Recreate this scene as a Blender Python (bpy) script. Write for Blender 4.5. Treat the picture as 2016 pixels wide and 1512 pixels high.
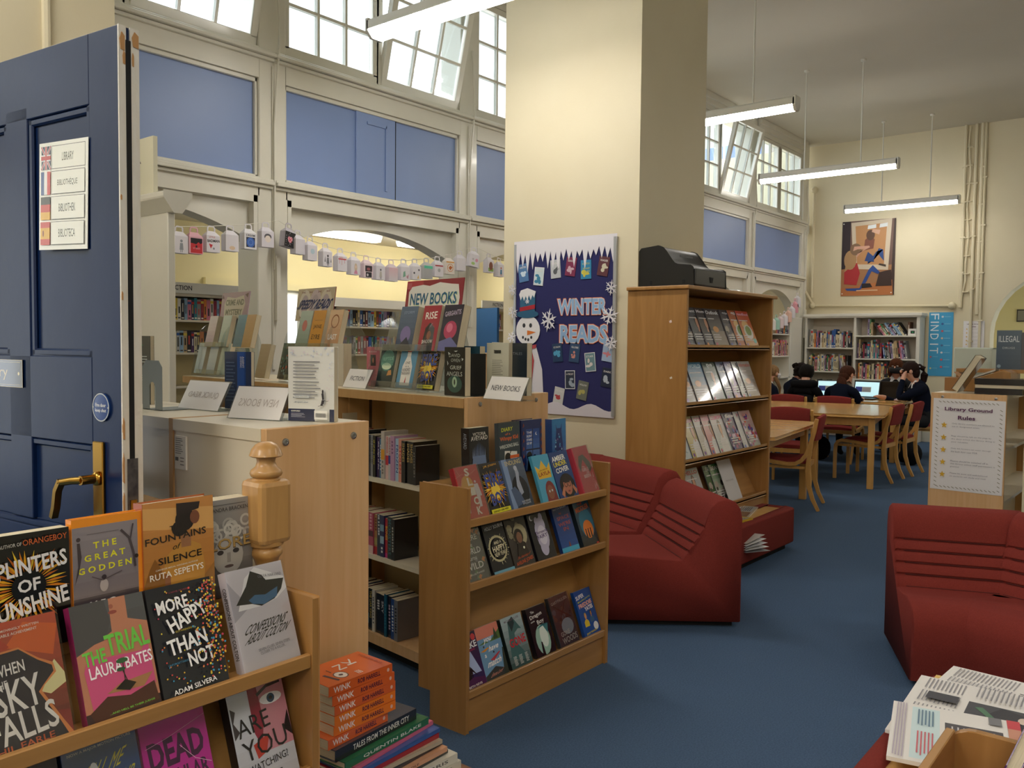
import bpy, bmesh, math, random
from mathutils import Vector, Matrix
from math import sin, cos, pi, radians as R
for o in list(bpy.data.objects): bpy.data.objects.remove(o)
S = bpy.context.scene; COL = S.collection
# ------------------------------------------------------------------ camera, sky, exposure
XA = Vector((0.631, -0.029, 0.775)); XA.normalize()
F = 1690.0; CX, CY = 1008, 756
def _hy(x): return 684 + .0102*(x-1625)
_p1 = Vector((-CX, _hy(0)-CY, F)); _p2 = Vector((2000-CX, _hy(2000)-CY, F))
ZA = _p1.cross(_p2).normalized()
if ZA.y > 0: ZA = -ZA
XA = Vector((2384-CX, _hy(2384)-CY, F)).normalized()
YA = ZA.cross(XA)
EYE = Vector((0, 0, 1.4))
cam = bpy.data.objects.new('camera', bpy.data.cameras.new('camera')); COL.objects.link(cam)
# rows: world axes in camera coordinates (x right, y down, z forward)
rt = Vector((XA.x, YA.x, ZA.x)); dn = Vector((XA.y, YA.y, ZA.y)); fw = Vector((XA.z, YA.z, ZA.z))
M = Matrix((rt, -dn, -fw)).transposed().to_4x4(); M.translation = EYE
cam.matrix_world = M
cam.data.sensor_width = 36; cam.data.lens = 36*F/2016; cam.data.clip_end = 200; cam.data.clip_start = .05
S.camera = cam
W = bpy.data.worlds.new('world'); S.world = W; W.use_nodes = True
bg = W.node_tree.nodes['Background']; bg.inputs[0].default_value = (.86, .93, 1, 1); bg.inputs[1].default_value = 1.5
S.view_settings.view_transform = 'Standard'; S.view_settings.look = 'None'; S.view_settings.gamma = 1
S.view_settings.use_curve_mapping = False
S.view_settings.exposure = 1.5
LAMP = 13.0; AISLE_LAMP = 6.0; LOBBY_FILL = 6.0
S.cycles.max_bounces = 8; S.cycles.diffuse_bounces = 5; S.cycles.transparent_max_bounces = 16
S.cycles.sample_clamp_indirect = 6; S.cycles.caustics_reflective = False; S.cycles.caustics_refractive = False

def ray(x, y): return rt*(x-CX) + dn*(y-CY) + fw*F
def onz(x, y, z): d = ray(x, y); return EYE + d*((z-EYE.z)/d.z)
def onx(x, y, X): d = ray(x, y); return EYE + d*(X/d.x)
def ony(x, y, Y): d = ray(x, y); return EYE + d*(Y/d.y)
# ------------------------------------------------------------------ materials
def lin(c):
    if isinstance(c, str):
        c = c.lstrip('#')
        if len(c) == 3: c = ''.join(k*2 for k in c)
        c = [int(c[i:i+2], 16)/255 for i in (0, 2, 4)]
    return tuple((k/12.92 if k <= .04045 else ((k+.055)/1.055)**2.4) for k in c)
MATS = {}
def mat(name, c=None, rough=.5, metal=0, c2=None, scale=8, stretch=(1, 1, 1), bump=0, bscale=60, coat=0, spec=.5, kind='noise', emit=None, detail=4, croughness=.1):
    if name in MATS: return MATS[name]
    m = bpy.data.materials.new(name); m.use_nodes = True; MATS[name] = m
    nt = m.node_tree; N = nt.nodes; L = nt.links; b = N['Principled BSDF']
    b.inputs['Roughness'].default_value = rough; b.inputs['Metallic'].default_value = metal
    b.inputs['Coat Weight'].default_value = coat; b.inputs['Coat Roughness'].default_value = croughness
    b.inputs['Specular IOR Level'].default_value = spec
    tc = N.new('ShaderNodeTexCoord')
    if c is None:
        a = N.new('ShaderNodeAttribute'); a.attribute_name = 'Col'; L.new(a.outputs['Color'], b.inputs['Base Color'])
    else:
        l1 = (*lin(c), 1); b.inputs['Base Color'].default_value = l1
        if c2 is not None:
            mp = N.new('ShaderNodeMapping'); mp.inputs['Scale'].default_value = stretch; L.new(tc.outputs['Object'], mp.inputs[0])
            if kind == 'wood':
                nz = N.new('ShaderNodeTexNoise'); nz.inputs['Scale'].default_value = scale; nz.inputs['Detail'].default_value = 6; nz.inputs['Distortion'].default_value = 1.2
            else:
                nz = N.new('ShaderNodeTexNoise'); nz.inputs['Scale'].default_value = scale; nz.inputs['Detail'].default_value = detail
            L.new(mp.outputs[0], nz.inputs['Vector'])
            r = N.new('ShaderNodeValToRGB'); r.color_ramp.elements[0].position = .3; r.color_ramp.elements[1].position = .7
            r.color_ramp.elements[0].color = l1; r.color_ramp.elements[1].color = (*lin(c2), 1)
            L.new(nz.outputs[0], r.inputs[0]); L.new(r.outputs[0], b.inputs['Base Color'])
    if bump:
        nb = N.new('ShaderNodeTexNoise'); nb.inputs['Scale'].default_value = bscale; nb.inputs['Detail'].default_value = 3
        L.new(tc.outputs['Object'], nb.inputs['Vector'])
        bm_ = N.new('ShaderNodeBump'); bm_.inputs['Strength'].default_value = bump; bm_.inputs['Distance'].default_value = .01
        L.new(nb.outputs[0], bm_.inputs['Height']); L.new(bm_.outputs[0], b.inputs['Normal'])
    if emit: b.inputs['Emission Color'].default_value = (*lin(emit[0]), 1); b.inputs['Emission Strength'].default_value = emit[1]
    return m
def clear_mat(name, tint, gloss=.08, rough=.02, op=0.0):
    m = bpy.data.materials.new(name); m.use_nodes = True; MATS[name] = m; nt = m.node_tree; nt.nodes.clear(); N = nt.nodes; L = nt.links
    o = N.new('ShaderNodeOutputMaterial'); t = N.new('ShaderNodeBsdfTransparent'); t.inputs[0].default_value = (*tint, 1)
    g = N.new('ShaderNodeBsdfGlossy'); g.inputs['Roughness'].default_value = rough
    fr = N.new('ShaderNodeLayerWeight'); fr.inputs[0].default_value = .35
    mul = N.new('ShaderNodeMath'); mul.operation = 'MULTIPLY_ADD'; mul.inputs[1].default_value = .35; mul.inputs[2].default_value = gloss*.5
    L.new(fr.outputs['Fresnel'], mul.inputs[0])
    mx = N.new('ShaderNodeMixShader'); L.new(mul.outputs[0], mx.inputs[0]); L.new(t.outputs[0], mx.inputs[1]); L.new(g.outputs[0], mx.inputs[2]); L.new(mx.outputs[0], o.inputs[0])
    return m
cream = mat('cream_wall', 'd9cfb2', .6, c2='d4c9aa', scale=1.5, bump=.05, bscale=90)
yellow = mat('yellow_wall', 'e9deb0', .7, c2='e4d8a6', scale=1.2, bump=.03)
ceilm = mat('ceiling_paint', 'cfc9ba', .8, c2='c9c2b2', scale=.8)
white = mat('white_gloss_paint', 'd9d6cb', .3, c2='d3d0c4', scale=3, bump=.04, bscale=25, coat=.2)
whitem = mat('white_paint', 'dedbd0', .5)
bluep = mat('blue_panel_paint', '7d93c4', .45, c2='7a90bf', scale=1.5)
carpet = mat('blue_carpet', '465a74', .95, c2='536a88', scale=160, bump=.5, bscale=400, spec=.1, detail=8)
beech = mat('beech_laminate', 'd3a673', .4, c2='dcb384', scale=5, stretch=(6, 6, .35), kind='wood')
beechd = mat('beech_edge', 'b98e58', .45, c2='c29862', scale=6, stretch=(5, 5, .4), kind='wood')
greyl = mat('cream_laminate', 'ddd3bd', .35)
oak = mat('oak_veneer', '9c6f3b', .35, c2='ae8049', scale=3.5, stretch=(4, 4, .45), kind='wood', coat=.15)
oakx = mat('oak_veneer_long', 'a1743e', .35, c2='b4864e', scale=3.5, stretch=(.5, 5, 5), kind='wood', coat=.15)
pine = mat('turned_pine', 'a87a42', .4, c2='c09459', scale=5, stretch=(5, 5, .6), kind='wood', coat=.25)
tablew = mat('beech_table', 'd9a860', .22, c2='e0b370', scale=3, stretch=(4, .7, 4), kind='wood', coat=.35)
legw = mat('beech_leg', 'c9964f', .35, c2='d3a25c', scale=5, stretch=(5, 5, .6), kind='wood')
redf = mat('red_wool', '85362f', .95, c2='79302a', scale=220, bump=.35, bscale=500, spec=.15)
redc = mat('red_chair_wool', '8f3b38', .95, c2='83312f', scale=200, bump=.3, bscale=500, spec=.15)
dblue = mat('dark_blue_gloss', '102650', .3, c2='0d2146', scale=2, bump=.05, bscale=14, spec=.25)
brass = mat('brass', 'b58a3c', .22, 1)
steel = mat('steel', 'a8a8a8', .3, 1)
black = mat('black_plastic', '141414', .35, c2='1b1b1b', scale=5)
dark = mat('dark_gap', '0b0b0d', .8)
grey = mat('grey_metal', '7b827f', .45)
printg = mat('print_gloss', None, .22, coat=.5, croughness=.06)
printm = mat('print_matte', None, .55)
flat = mat('coloured_paper', None, .75)
pagem = mat('page_edges', 'd8cbb0', .9, c2='c4b79b', scale=12, stretch=(1, 60, 1))
navyf = mat('navy_wool', '131827', .95, bump=.3, bscale=300, spec=.1)
blackf = mat('black_fleece', '17171a', .95, bump=.3, bscale=200, spec=.1)
skin1 = mat('fair_skin', 'cf9c84', .55); skin2 = mat('brown_skin', '7a4a34', .55)
glassm = clear_mat('window_glass', (.93, .97, .98), .08)
acry = clear_mat('clear_acrylic', (.93, .95, .95), .16, .05)
jacket = clear_mat('clear_jacket', (.98, .98, .98), .05, .12)
diff = mat('lit_diffuser', 'ffffff', .5, emit=('fffaf2', LAMP))
diff2 = mat('lit_diffuser_aisle', 'ffffff', .5, emit=('fffaf0', AISLE_LAMP))
# ------------------------------------------------------------------ mesh builder
class MB:
    def __init__(s): s.v = []; s.f = []; s.m = []; s.c = []; s.M = Matrix(); s.ci = 0; s.col = None
    def add(s, vs, fs, mi=0, col=None):
        b = len(s.v); s.v += [tuple(s.M @ Vector(v)) for v in vs]
        for f in fs: s.f.append([b+i for i in f]); s.m.append(mi); s.c.append(col or s.col)
        return s
    def box(s, x0, x1, y0, y1, z0, z1, mi=0, col=None):
        if x0 > x1: x0, x1 = x1, x0
        if y0 > y1: y0, y1 = y1, y0
        if z0 > z1: z0, z1 = z1, z0
        vs = [(x, y, z) for z in (z0, z1) for y in (y0, y1) for x in (x0, x1)]
        return s.add(vs, [(0, 2, 3, 1), (4, 5, 7, 6), (0, 1, 5, 4), (2, 6, 7, 3), (0, 4, 6, 2), (1, 3, 7, 5)], mi, col)
    def prism(s, pts, axis, a0, a1, mi=0, col=None):
        n = len(pts)
        def P(p, a): return {'x': (a, p[0], p[1]), 'y': (p[0], a, p[1]), 'z': (p[0], p[1], a)}[axis]
        vs = [P(p, a0) for p in pts]+[P(p, a1) for p in pts]
        ar = sum(pts[i][0]*pts[(i+1) % n][1]-pts[(i+1) % n][0]*pts[i][1] for i in range(n))
        fs = [list(range(n)), list(range(n, 2*n))[::-1]]+[[i, (i+1) % n+0, (i+1) % n+n, i+n] for i in range(n)]
        fl = (ar > 0) == (a1 > a0)
        if axis == 'y': fl = not fl
        if fl: fs = [f[::-1] for f in fs]
        return s.add(vs, fs, mi, col)
    def sweep(s, path, w, h, side=None, mi=0, col=None, round_=0):
        # rectangular (or n-gon) section along path; side = fixed sideways vector
        n = len(path); P = [Vector(p) for p in path]; rings = []
        for i in range(n):
            t = (P[min(i+1, n-1)]-P[max(i-1, 0)]).normalized()
            sd = Vector(side) if side else (t.cross(Vector((0, 0, 1))) if abs(t.z) < .95 else t.cross(Vector((0, 1, 0))))
            sd = (sd-t*sd.dot(t)).normalized(); up = sd.cross(t)
            ww = w[i] if isinstance(w, (list, tuple)) else w; hh = h[i] if isinstance(h, (list, tuple)) else h
            if round_: ring = [P[i]+sd*(ww/2*cos(2*pi*k/round_))+up*(hh/2*sin(2*pi*k/round_)) for k in range(round_)]
            else: ring = [P[i]+sd*(a*ww/2)+up*(b*hh/2) for a, b in ((-1, -1), (1, -1), (1, 1), (-1, 1))]
            rings.append(ring)
        k = len(rings[0]); vs = [v for r in rings for v in r]
        fs = [[i*k+j, i*k+(j+1) % k, (i+1)*k+(j+1) % k, (i+1)*k+j][::-1] for i in range(n-1) for j in range(k)]
        fs += [list(range(k)), list(range((n-1)*k, n*k))[::-1]]
        return s.add(vs, fs, mi, col)
    def tube(s, path, r, n=8, mi=0, col=None):
        d = [2*q for q in r] if isinstance(r, (list, tuple)) else 2*r
        return s.sweep(path, d, d, None, mi, col, n)
    def lathe(s, prof, n=24, mi=0, col=None, c=(0, 0, 0)):
        vs = [(c[0]+r*cos(2*pi*k/n), c[1]+r*sin(2*pi*k/n), c[2]+z) for r, z in prof for k in range(n)]
        fs = [[i*n+j, i*n+(j+1) % n, (i+1)*n+(j+1) % n, (i+1)*n+j] for i in range(len(prof)-1) for j in range(n)]
        fs += [list(range(n))[::-1], list(range((len(prof)-1)*n, len(prof)*n))]
        return s.add(vs, fs, mi, col)
    def ball(s, c, r, n=10, mi=0, col=None):
        rx, ry, rz = (r, r, r) if not isinstance(r, (tuple, list)) else r
        vs = [(c[0], c[1], c[2]-rz)]; m = n//2+1
        for i in range(1, m):
            a = -pi/2+pi*i/m
            vs += [(c[0]+rx*cos(a)*cos(2*pi*k/n), c[1]+ry*cos(a)*sin(2*pi*k/n), c[2]+rz*sin(a)) for k in range(n)]
        vs.append((c[0], c[1], c[2]+rz)); fs = [[0, 1+(k+1) % n, 1+k] for k in range(n)]
        for i in range(m-2): fs += [[1+i*n+k, 1+i*n+(k+1) % n, 1+(i+1)*n+(k+1) % n, 1+(i+1)*n+k] for k in range(n)]
        b = 1+(m-2)*n; fs += [[b+k, b+(k+1) % n, len(vs)-1] for k in range(n)]
        return s.add(vs, fs, mi, col)
    def mesh(s, name, mats):
        me = bpy.data.meshes.new(name); me.from_pydata(s.v, [], s.f)
        for m in (mats if isinstance(mats, (list, tuple)) else [mats]): me.materials.append(m)
        me.polygons.foreach_set('material_index', s.m)
        if any(c is not None for c in s.c):
            at = me.color_attributes.new('Col', 'FLOAT_COLOR', 'CORNER'); buf = []
            for p, c in zip(me.polygons, s.c):
                q = [*c, 1.0] if c is not None else [.8, .8, .8, 1.0]; buf += q*p.loop_total
            at.data.foreach_set('color', buf)
        me.update(); return me
    def build(s, name, mats, parent=None, M=None, smooth=0, bevel=0, bseg=2, fix=False):
        me = s.mesh(name, mats)
        if bevel or fix:
            b = bmesh.new(); b.from_mesh(me)
            if fix: bmesh.ops.recalc_face_normals(b, faces=b.faces)
            if bevel:
                bmesh.ops.remove_doubles(b, verts=b.verts, dist=1e-5)
                bmesh.ops.bevel(b, geom=[e for e in b.edges if len(e.link_faces) == 2 and e.calc_face_angle(0) > .5], offset=bevel, segments=bseg, affect='EDGES', profile=.5, clamp_overlap=True)
            b.to_mesh(me); b.free()
        o = bpy.data.objects.new(name, me); COL.objects.link(o)
        if parent: o.parent = parent
        if M is not None: o.matrix_local = M
        if smooth:
            me.polygons.foreach_set('use_smooth', [True]*len(me.polygons))
            try: me.set_sharp_from_angle(angle=R(smooth))
            except Exception: pass
        return o
LABELS = {}
def tag(o, label=None, cat=None, group=None, kind=None):
    if label:
        o['label'] = label
        if cat: LABELS.setdefault(label, []).append(group)
    if cat: o['category'] = cat
    if group: o['group'] = group
    if kind: o['kind'] = kind
    return o
def thing(name, label, cat, loc=(0, 0, 0), rz=0, group=None, M=None):
    o = bpy.data.objects.new(name, None); COL.objects.link(o); o.empty_display_size = .1
    o.matrix_world = M if M is not None else Matrix.Translation(loc) @ Matrix.Rotation(rz, 4, 'Z')
    return tag(o, label, cat, group)
def dup(o, parent=None):
    c = o.copy(); COL.objects.link(c)
    if parent: c.parent = parent
    for ch in list(o.children): dup(ch, c)
    return c
def T(x, y, z): return Matrix.Translation((x, y, z))
def RZ(a): return Matrix.Rotation(a, 4, 'Z')
def RX(a): return Matrix.Rotation(a, 4, 'X')
def RY(a): return Matrix.Rotation(a, 4, 'Y')
ORD = ['first', 'second', 'third', 'fourth', 'fifth', 'sixth', 'seventh', 'eighth', 'ninth', 'tenth', 'eleventh', 'twelfth', 'thirteenth', 'fourteenth', 'fifteenth', 'sixteenth', 'seventeenth', 'eighteenth', 'nineteenth', 'twentieth'] + ['twenty-'+k for k in ('first', 'second', 'third', 'fourth', 'fifth', 'sixth', 'seventh', 'eighth', 'ninth')]+['thirtieth']+['thirty-'+k for k in ('first', 'second', 'third', 'fourth', 'fifth', 'sixth', 'seventh', 'eighth', 'ninth')]+['fortieth']+['forty-'+k for k in ('first', 'second', 'third', 'fourth', 'fifth', 'sixth', 'seventh', 'eighth', 'ninth')]+['fiftieth']*1+['fifty-'+k for k in ('first','second','third','fourth','fifth','sixth','seventh','eighth','ninth')]
# ------------------------------------------------------------------ flat print: text and shapes as thin coloured faces
_TC = {}
def textmesh(t, bold=0):
    k = (t, bold)
    if k in _TC: return _TC[k]
    cu = bpy.data.curves.new('t', 'FONT'); cu.body = t; cu.size = 1; cu.resolution_u = 2; cu.fill_mode = 'FRONT'
    if bold: cu.offset = .012*bold
    ob = bpy.data.objects.new('t', cu); COL.objects.link(ob)
    dg = bpy.context.evaluated_depsgraph_get(); me = bpy.data.meshes.new_from_object(ob.evaluated_get(dg))
    vs = [(v.co.x, v.co.y) for v in me.vertices]; fs = [list(p.vertices) for p in me.polygons]
    if me.polygons and me.polygons[0].normal.z < 0: fs = [f[::-1] for f in fs]
    bpy.data.objects.remove(ob); bpy.data.curves.remove(cu); bpy.data.meshes.remove(me)
    if vs:
        x0 = min(v[0] for v in vs); x1 = max(v[0] for v in vs); y0 = min(v[1] for v in vs); y1 = max(v[1] for v in vs)
        vs = [((x-x0)/max(x1-x0, 1e-6)-.5, (y-y0)/max(y1-y0, 1e-6)-.5) for x, y in vs]
    else: x0 = y0 = 0; x1 = y1 = 1
    _TC[k] = (vs, fs, (x1-x0)/max(y1-y0, 1e-6)); return _TC[k]
class Art:
    """flat artwork in a w x h rectangle, u to the right, v up; every layer lies a hair further out"""
    def __init__(s, w, h, step=.00012): s.w = w; s.h = h; s.mb = MB(); s.k = 0; s.step = step; s.rng = random.Random(7)
    def _a(s, pts, fs, col):
        s.k += 1; e = -.0003-s.step*s.k
        s.mb.add([(x*s.w, e, y*s.h) for x, y in pts], fs, 0, lin(col) if not (isinstance(col, tuple) and col[0] == 'L') else col[1:]); return s
    def poly(s, col, *pts): return s._a(pts, [list(range(len(pts)))], col)
    def rect(s, col, x0, y0, x1, y1): return s.poly(col, (x0, y0), (x1, y0), (x1, y1), (x0, y1))
    def ell(s, col, cx, cy, rx, ry=None, n=16):
        ry = ry if ry is not None else rx*s.w/s.h
        return s.poly(col, *[(cx+rx*cos(2*pi*k/n), cy+ry*sin(2*pi*k/n)) for k in range(n)])
    def ring(s, col, cx, cy, r, th, n=20):
        q = s.w/s.h; pts = [(cx+r*cos(2*pi*k/n), cy+r*q*sin(2*pi*k/n)) for k in range(n)]+[(cx+(r-th)*cos(2*pi*k/n), cy+(r-th)*q*sin(2*pi*k/n)) for k in range(n)]
        return s._a(pts, [[k, (k+1) % n, n+(k+1) % n, n+k] for k in range(n)], col)
    def line(s, col, th, *p):
        for a, b in zip(p, p[1:]):
            dx, dy = (b[0]-a[0])*s.w, (b[1]-a[1])*s.h; L_ = math.hypot(dx, dy) or 1; nx, ny = -dy/L_*th/2, dx/L_*th/2*s.w/s.h
            s.poly(col, (a[0]-nx, a[1]-ny*1), (b[0]-nx, b[1]-ny), (b[0]+nx, b[1]+ny), (a[0]+nx, a[1]+ny))
        return s
    def grad(s, c0, c1, x0=0, y0=0, x1=1, y1=1, n=8):
        a, b = lin(c0), lin(c1); s.k += 1; e = -.0003-s.step*s.k
        for i in range(n):
            t = (i+.5)/n; c = tuple(a[j]*(1-t)+b[j]*t for j in range(3)); ya = y0+(y1-y0)*i/n; yb = y0+(y1-y0)*(i+1)/n
            s.mb.add([(x*s.w, e, y*s.h) for x, y in ((x0, ya), (x1, ya), (x1, yb), (x0, yb))], [[0, 1, 2, 3]], 0, c)
        return s
    def text(s, col, t, cx, cy, w, h, rot=0, bold=1, shear=0):
        vs, fs, asp = textmesh(t, bold); W_ = w*s.w; H_ = h*s.h; c_, s_ = cos(R(rot)), sin(R(rot)); pts = []
        for x, y in vs:
            x, y = (x+shear*y)*W_, y*H_; pts.append((cx+(x*c_-y*s_)/s.w, cy+(x*s_+y*c_)/s.h))
        return s._a(pts, fs, col)
    def vtext(s, col, t, cx, cy, ln, th, bold=1, rot=-90):
        return s.text(col, t, cx, cy, ln*s.h/s.w, th*s.w/s.h, rot, bold)
    def lines(s, col, x0, y0, x1, y1, n, fill=.4, rag=.15):
        for i in range(n):
            y = y1-(y1-y0)*(i+.5)/n; hh = (y1-y0)/n*fill/2; xe = x1-(x1-x0)*rag*s.rng.random()
            s.rect(col, x0, y-hh, xe, y+hh)
        return s
    def rays(s, cols, cx, cy, r0, r1, n=30, wd=.5):
        q = s.w/s.h
        for i in range(n):
            a = 2*pi*i/n+s.rng.uniform(-.05, .05); a1 = a+wd*pi/n; a0 = a-wd*pi/n; rr = r1*s.rng.uniform(.75, 1.1); am = (a+s.rng.uniform(-.04, .04))
            P = [(cx+r0*cos(a), cy+r0*q*sin(a)), (cx+(r0+rr)/2*cos(a0), cy+(r0+rr)/2*q*sin(a0)), (cx+rr*cos(am), cy+rr*q*sin(am)), (cx+(r0+rr)/2*cos(a1), cy+(r0+rr)/2*q*sin(a1))]
            s.poly(cols[i % len(cols)], *[(min(1, max(0, x)), min(1, max(0, y))) for x, y in P])
        return s
    def dots(s, cols, n, x0, y0, x1, y1, r, r2=None):
        for i in range(n): s.ell(s.rng.choice(cols), s.rng.uniform(x0, x1), s.rng.uniform(y0, y1), s.rng.uniform(r, r2 or r), n=7)
        s.k = min(s.k, 60); return s
    def person(s, hair, skin, top, cx, y0, y1, w, back=False):
        H = y1-y0
        s.poly(top, (cx-w, y0), (cx+w, y0), (cx+w*.95, y0+H*.35), (cx+w*.4, y0+H*.52), (cx-w*.4, y0+H*.52), (cx-w*.95, y0+H*.35))
        s.rect(skin, cx-w*.17, y0+H*.45, cx+w*.17, y0+H*.62)
        s.ell(hair, cx, y0+H*.78, w*.46, H*.23)
        if not back: s.ell(skin, cx+w*.04, y0+H*.74, w*.33, H*.19)
        return s
    def build(s, name, parent, M=None, m=None):
        o = s.mb.build(name, m or printg, parent, M); return o
def starp(cx, cy, r, q=1, n=5, ri=.42): return [(cx+(r if i % 2 == 0 else r*ri)*sin(pi*i/n), cy+(r if i % 2 == 0 else r*ri)*cos(pi*i/n)*q) for i in range(2*n)]
# ------------------------------------------------------------------ books
def shade(c, k): return '%02x%02x%02x' % tuple(max(0, min(255, int(int(c[i:i+2], 16)*k))) for i in (0, 2, 4))
def book(label, group, M, w, h, t, col, art=None, spine=None, hard=False, cat='book', name='book', jack=False, spcol=None):
    """x 0..w across the front cover, y 0..t into the book, z 0..h; spine on x = 0; root mesh is the cover"""
    b = MB(); k = .0022 if hard else .0006; e = .003 if hard else 0
    c = lin(col); cs = lin(spcol or col)
    b.box(0, w, 0, k, 0, h, 0, c); b.box(0, w, t-k, t, 0, h, 0, c); b.box(-.0004, k, 0, t, 0, h, 0, cs)
    o = b.build(name, printg, None, M); tag(o, label, cat, group)
    p = MB(); p.box(k, w-e-.0008, k, t-k, e, h-e-.0004); p.build('pages', pagem, o)
    if art:
        a = Art(w, h); art(a); a.build('cover_print', o)
    if spine:
        a = Art(t, h); spine(a); a.mb.v = [(y-.0002, t-x, z) for x, y, z in a.mb.v]; a.build('spine_print', o)
    if jack:
        q = MB(); q.box(-.0016, w+.0015, -.006, -.0058, 0, h+.002); q.build('clear_jacket', jacket, o)
    return o
# ------------------------------------------------------------------ room shell
def struct(name, mb, m, parent=None, **k):
    o = mb.build(name, m, parent, **k)
    if not parent: o['kind'] = 'structure'
    return o
CEIL = 4.63; WY = 5.1; FX = 13.9
struct('floor', MB().box(-3, 16, -4.2, 8.2, -.06, 0), carpet)
struct('ceiling', MB().box(-3, FX+.3, -4.2, WY+.35, CEIL, CEIL+.1), ceilm)
struct('wall_back', MB().box(-3.1, -3, -4.2, 8.2, 0, CEIL), cream)
struct('wall_right', MB().box(-3, FX, -4.2, -4.1, 0, CEIL), cream)
# far wall with an arched passage
b = MB(); pts = [(8.2, 0), (8.2, CEIL), (-4.2, CEIL), (-4.2, 0), (.75, 0)]
ac, ar, az = 1.61, .86, 1.62
pts += [(.75, az)]+[(ac-ar*cos(a*pi/16), az+ar*sin(a*pi/16)) for a in range(1, 16)]+[(2.47, az), (2.47, 0)]
b.prism(pts, 'x', FX, FX+.3); fw_ = struct('wall_far', b, cream, fix=True)
b = MB(); b.box(FX+2.2, FX+2.3, -1, 4, 0, 3.2); b.box(FX+.3, FX+2.2, 3.2, 3.3, 0, 3.2); struct('wall_passage', b, yellow)
b = MB(); b.box(FX+2.15, FX+2.19, 1.45, 2.15, 0, 2.0); struct('door_1', b, mat('grey_door', 'b9bdb8', .4))
struct('ceiling_passage', MB().box(FX+.3, FX+2.3, -1, 3.3, 3.2, 3.25), ceilm)
struct('baseboard_far', MB().box(FX-.02, FX, 2.5, WY, 0, .15), white)
# big square pillar
struct('pillar_near', MB().box(4.85, 5.76, 2.9, 4.03, 0, CEIL), cream)
# near left wall end beside the door, and its painted screen pier
q = ony(226, 60, 3.75)
struct('wall_left', MB().box(q.x-.4, q.x, 3.75, 5.4, 0, CEIL).box(q.x-1.2, q.x-.4, 3.75, 3.95, 0, CEIL), cream)
b = MB(); b.tube([(q.x-.29, 3.738, 0.0), (q.x-.29, 3.738, CEIL)], .017, 8); struct('trim_1', b, cream, smooth=40)
b = MB(); b.box(1.95, 1.985, 3.505, 3.80, 0, 1.955); b.prism([(1.95, 1.95), (1.985, 1.95), (2.03, 2.01), (2.03, 2.035), (1.905, 2.035), (1.905, 2.01)], 'y', 3.45, 3.82)
struct('trim_2', b, white, bevel=.004, bseg=1)
# ---- window wall: posts, rails, blue boards, arches; windows over it
posts = [-.43, 1.6, 3.617, 5.642, 7.65, 9.66, 11.64, 13.66]
wl = MB(); wl.box(-1.4, FX, WY+.02, WY+.2, 3.23, 3.37); wo = wl.build('wall_window', white); wo['kind'] = 'structure'
for i, x in enumerate(posts):
    b = MB(); b.box(x-.125, x+.125, WY, WY+.24, 0, 2.5); b.box(x-.11, x+.11, WY, WY+.24, 2.5, CEIL); b.box(x-.012, x+.012, WY-.012, WY, 1.2, 3.3)
    b.build('post', white, wo, bevel=.006, bseg=1)
    # conduit with drop cord
    b = MB(); b.tube([(x+.03, WY-.012, 3.95), (x+.035, WY-.03, 3.6), (x+.02, WY-.05, 3.42), (x+.012, WY-.03, 3.2), (x, WY-.02, 2.9), (x, WY-.02, 1.9)], .008, 6)
    b.box(x+.0, x+.03, WY-.045, WY, 1.55, 2.0); b.build('cord_duct', white, wo)
def moulding(x0, x1, z, d=.05, name='moulding'):
    b = MB(); b.box(x0, x1, WY-d, WY+.02, z-.012, z+.012); b.box(x0, x1, WY-d*.65, WY+.02, z+.012, z+.03); b.box(x0, x1, WY-d*.45, WY+.02, z-.035, z-.012)
    b.build(name, white, wo, bevel=.004, bseg=1)
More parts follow.
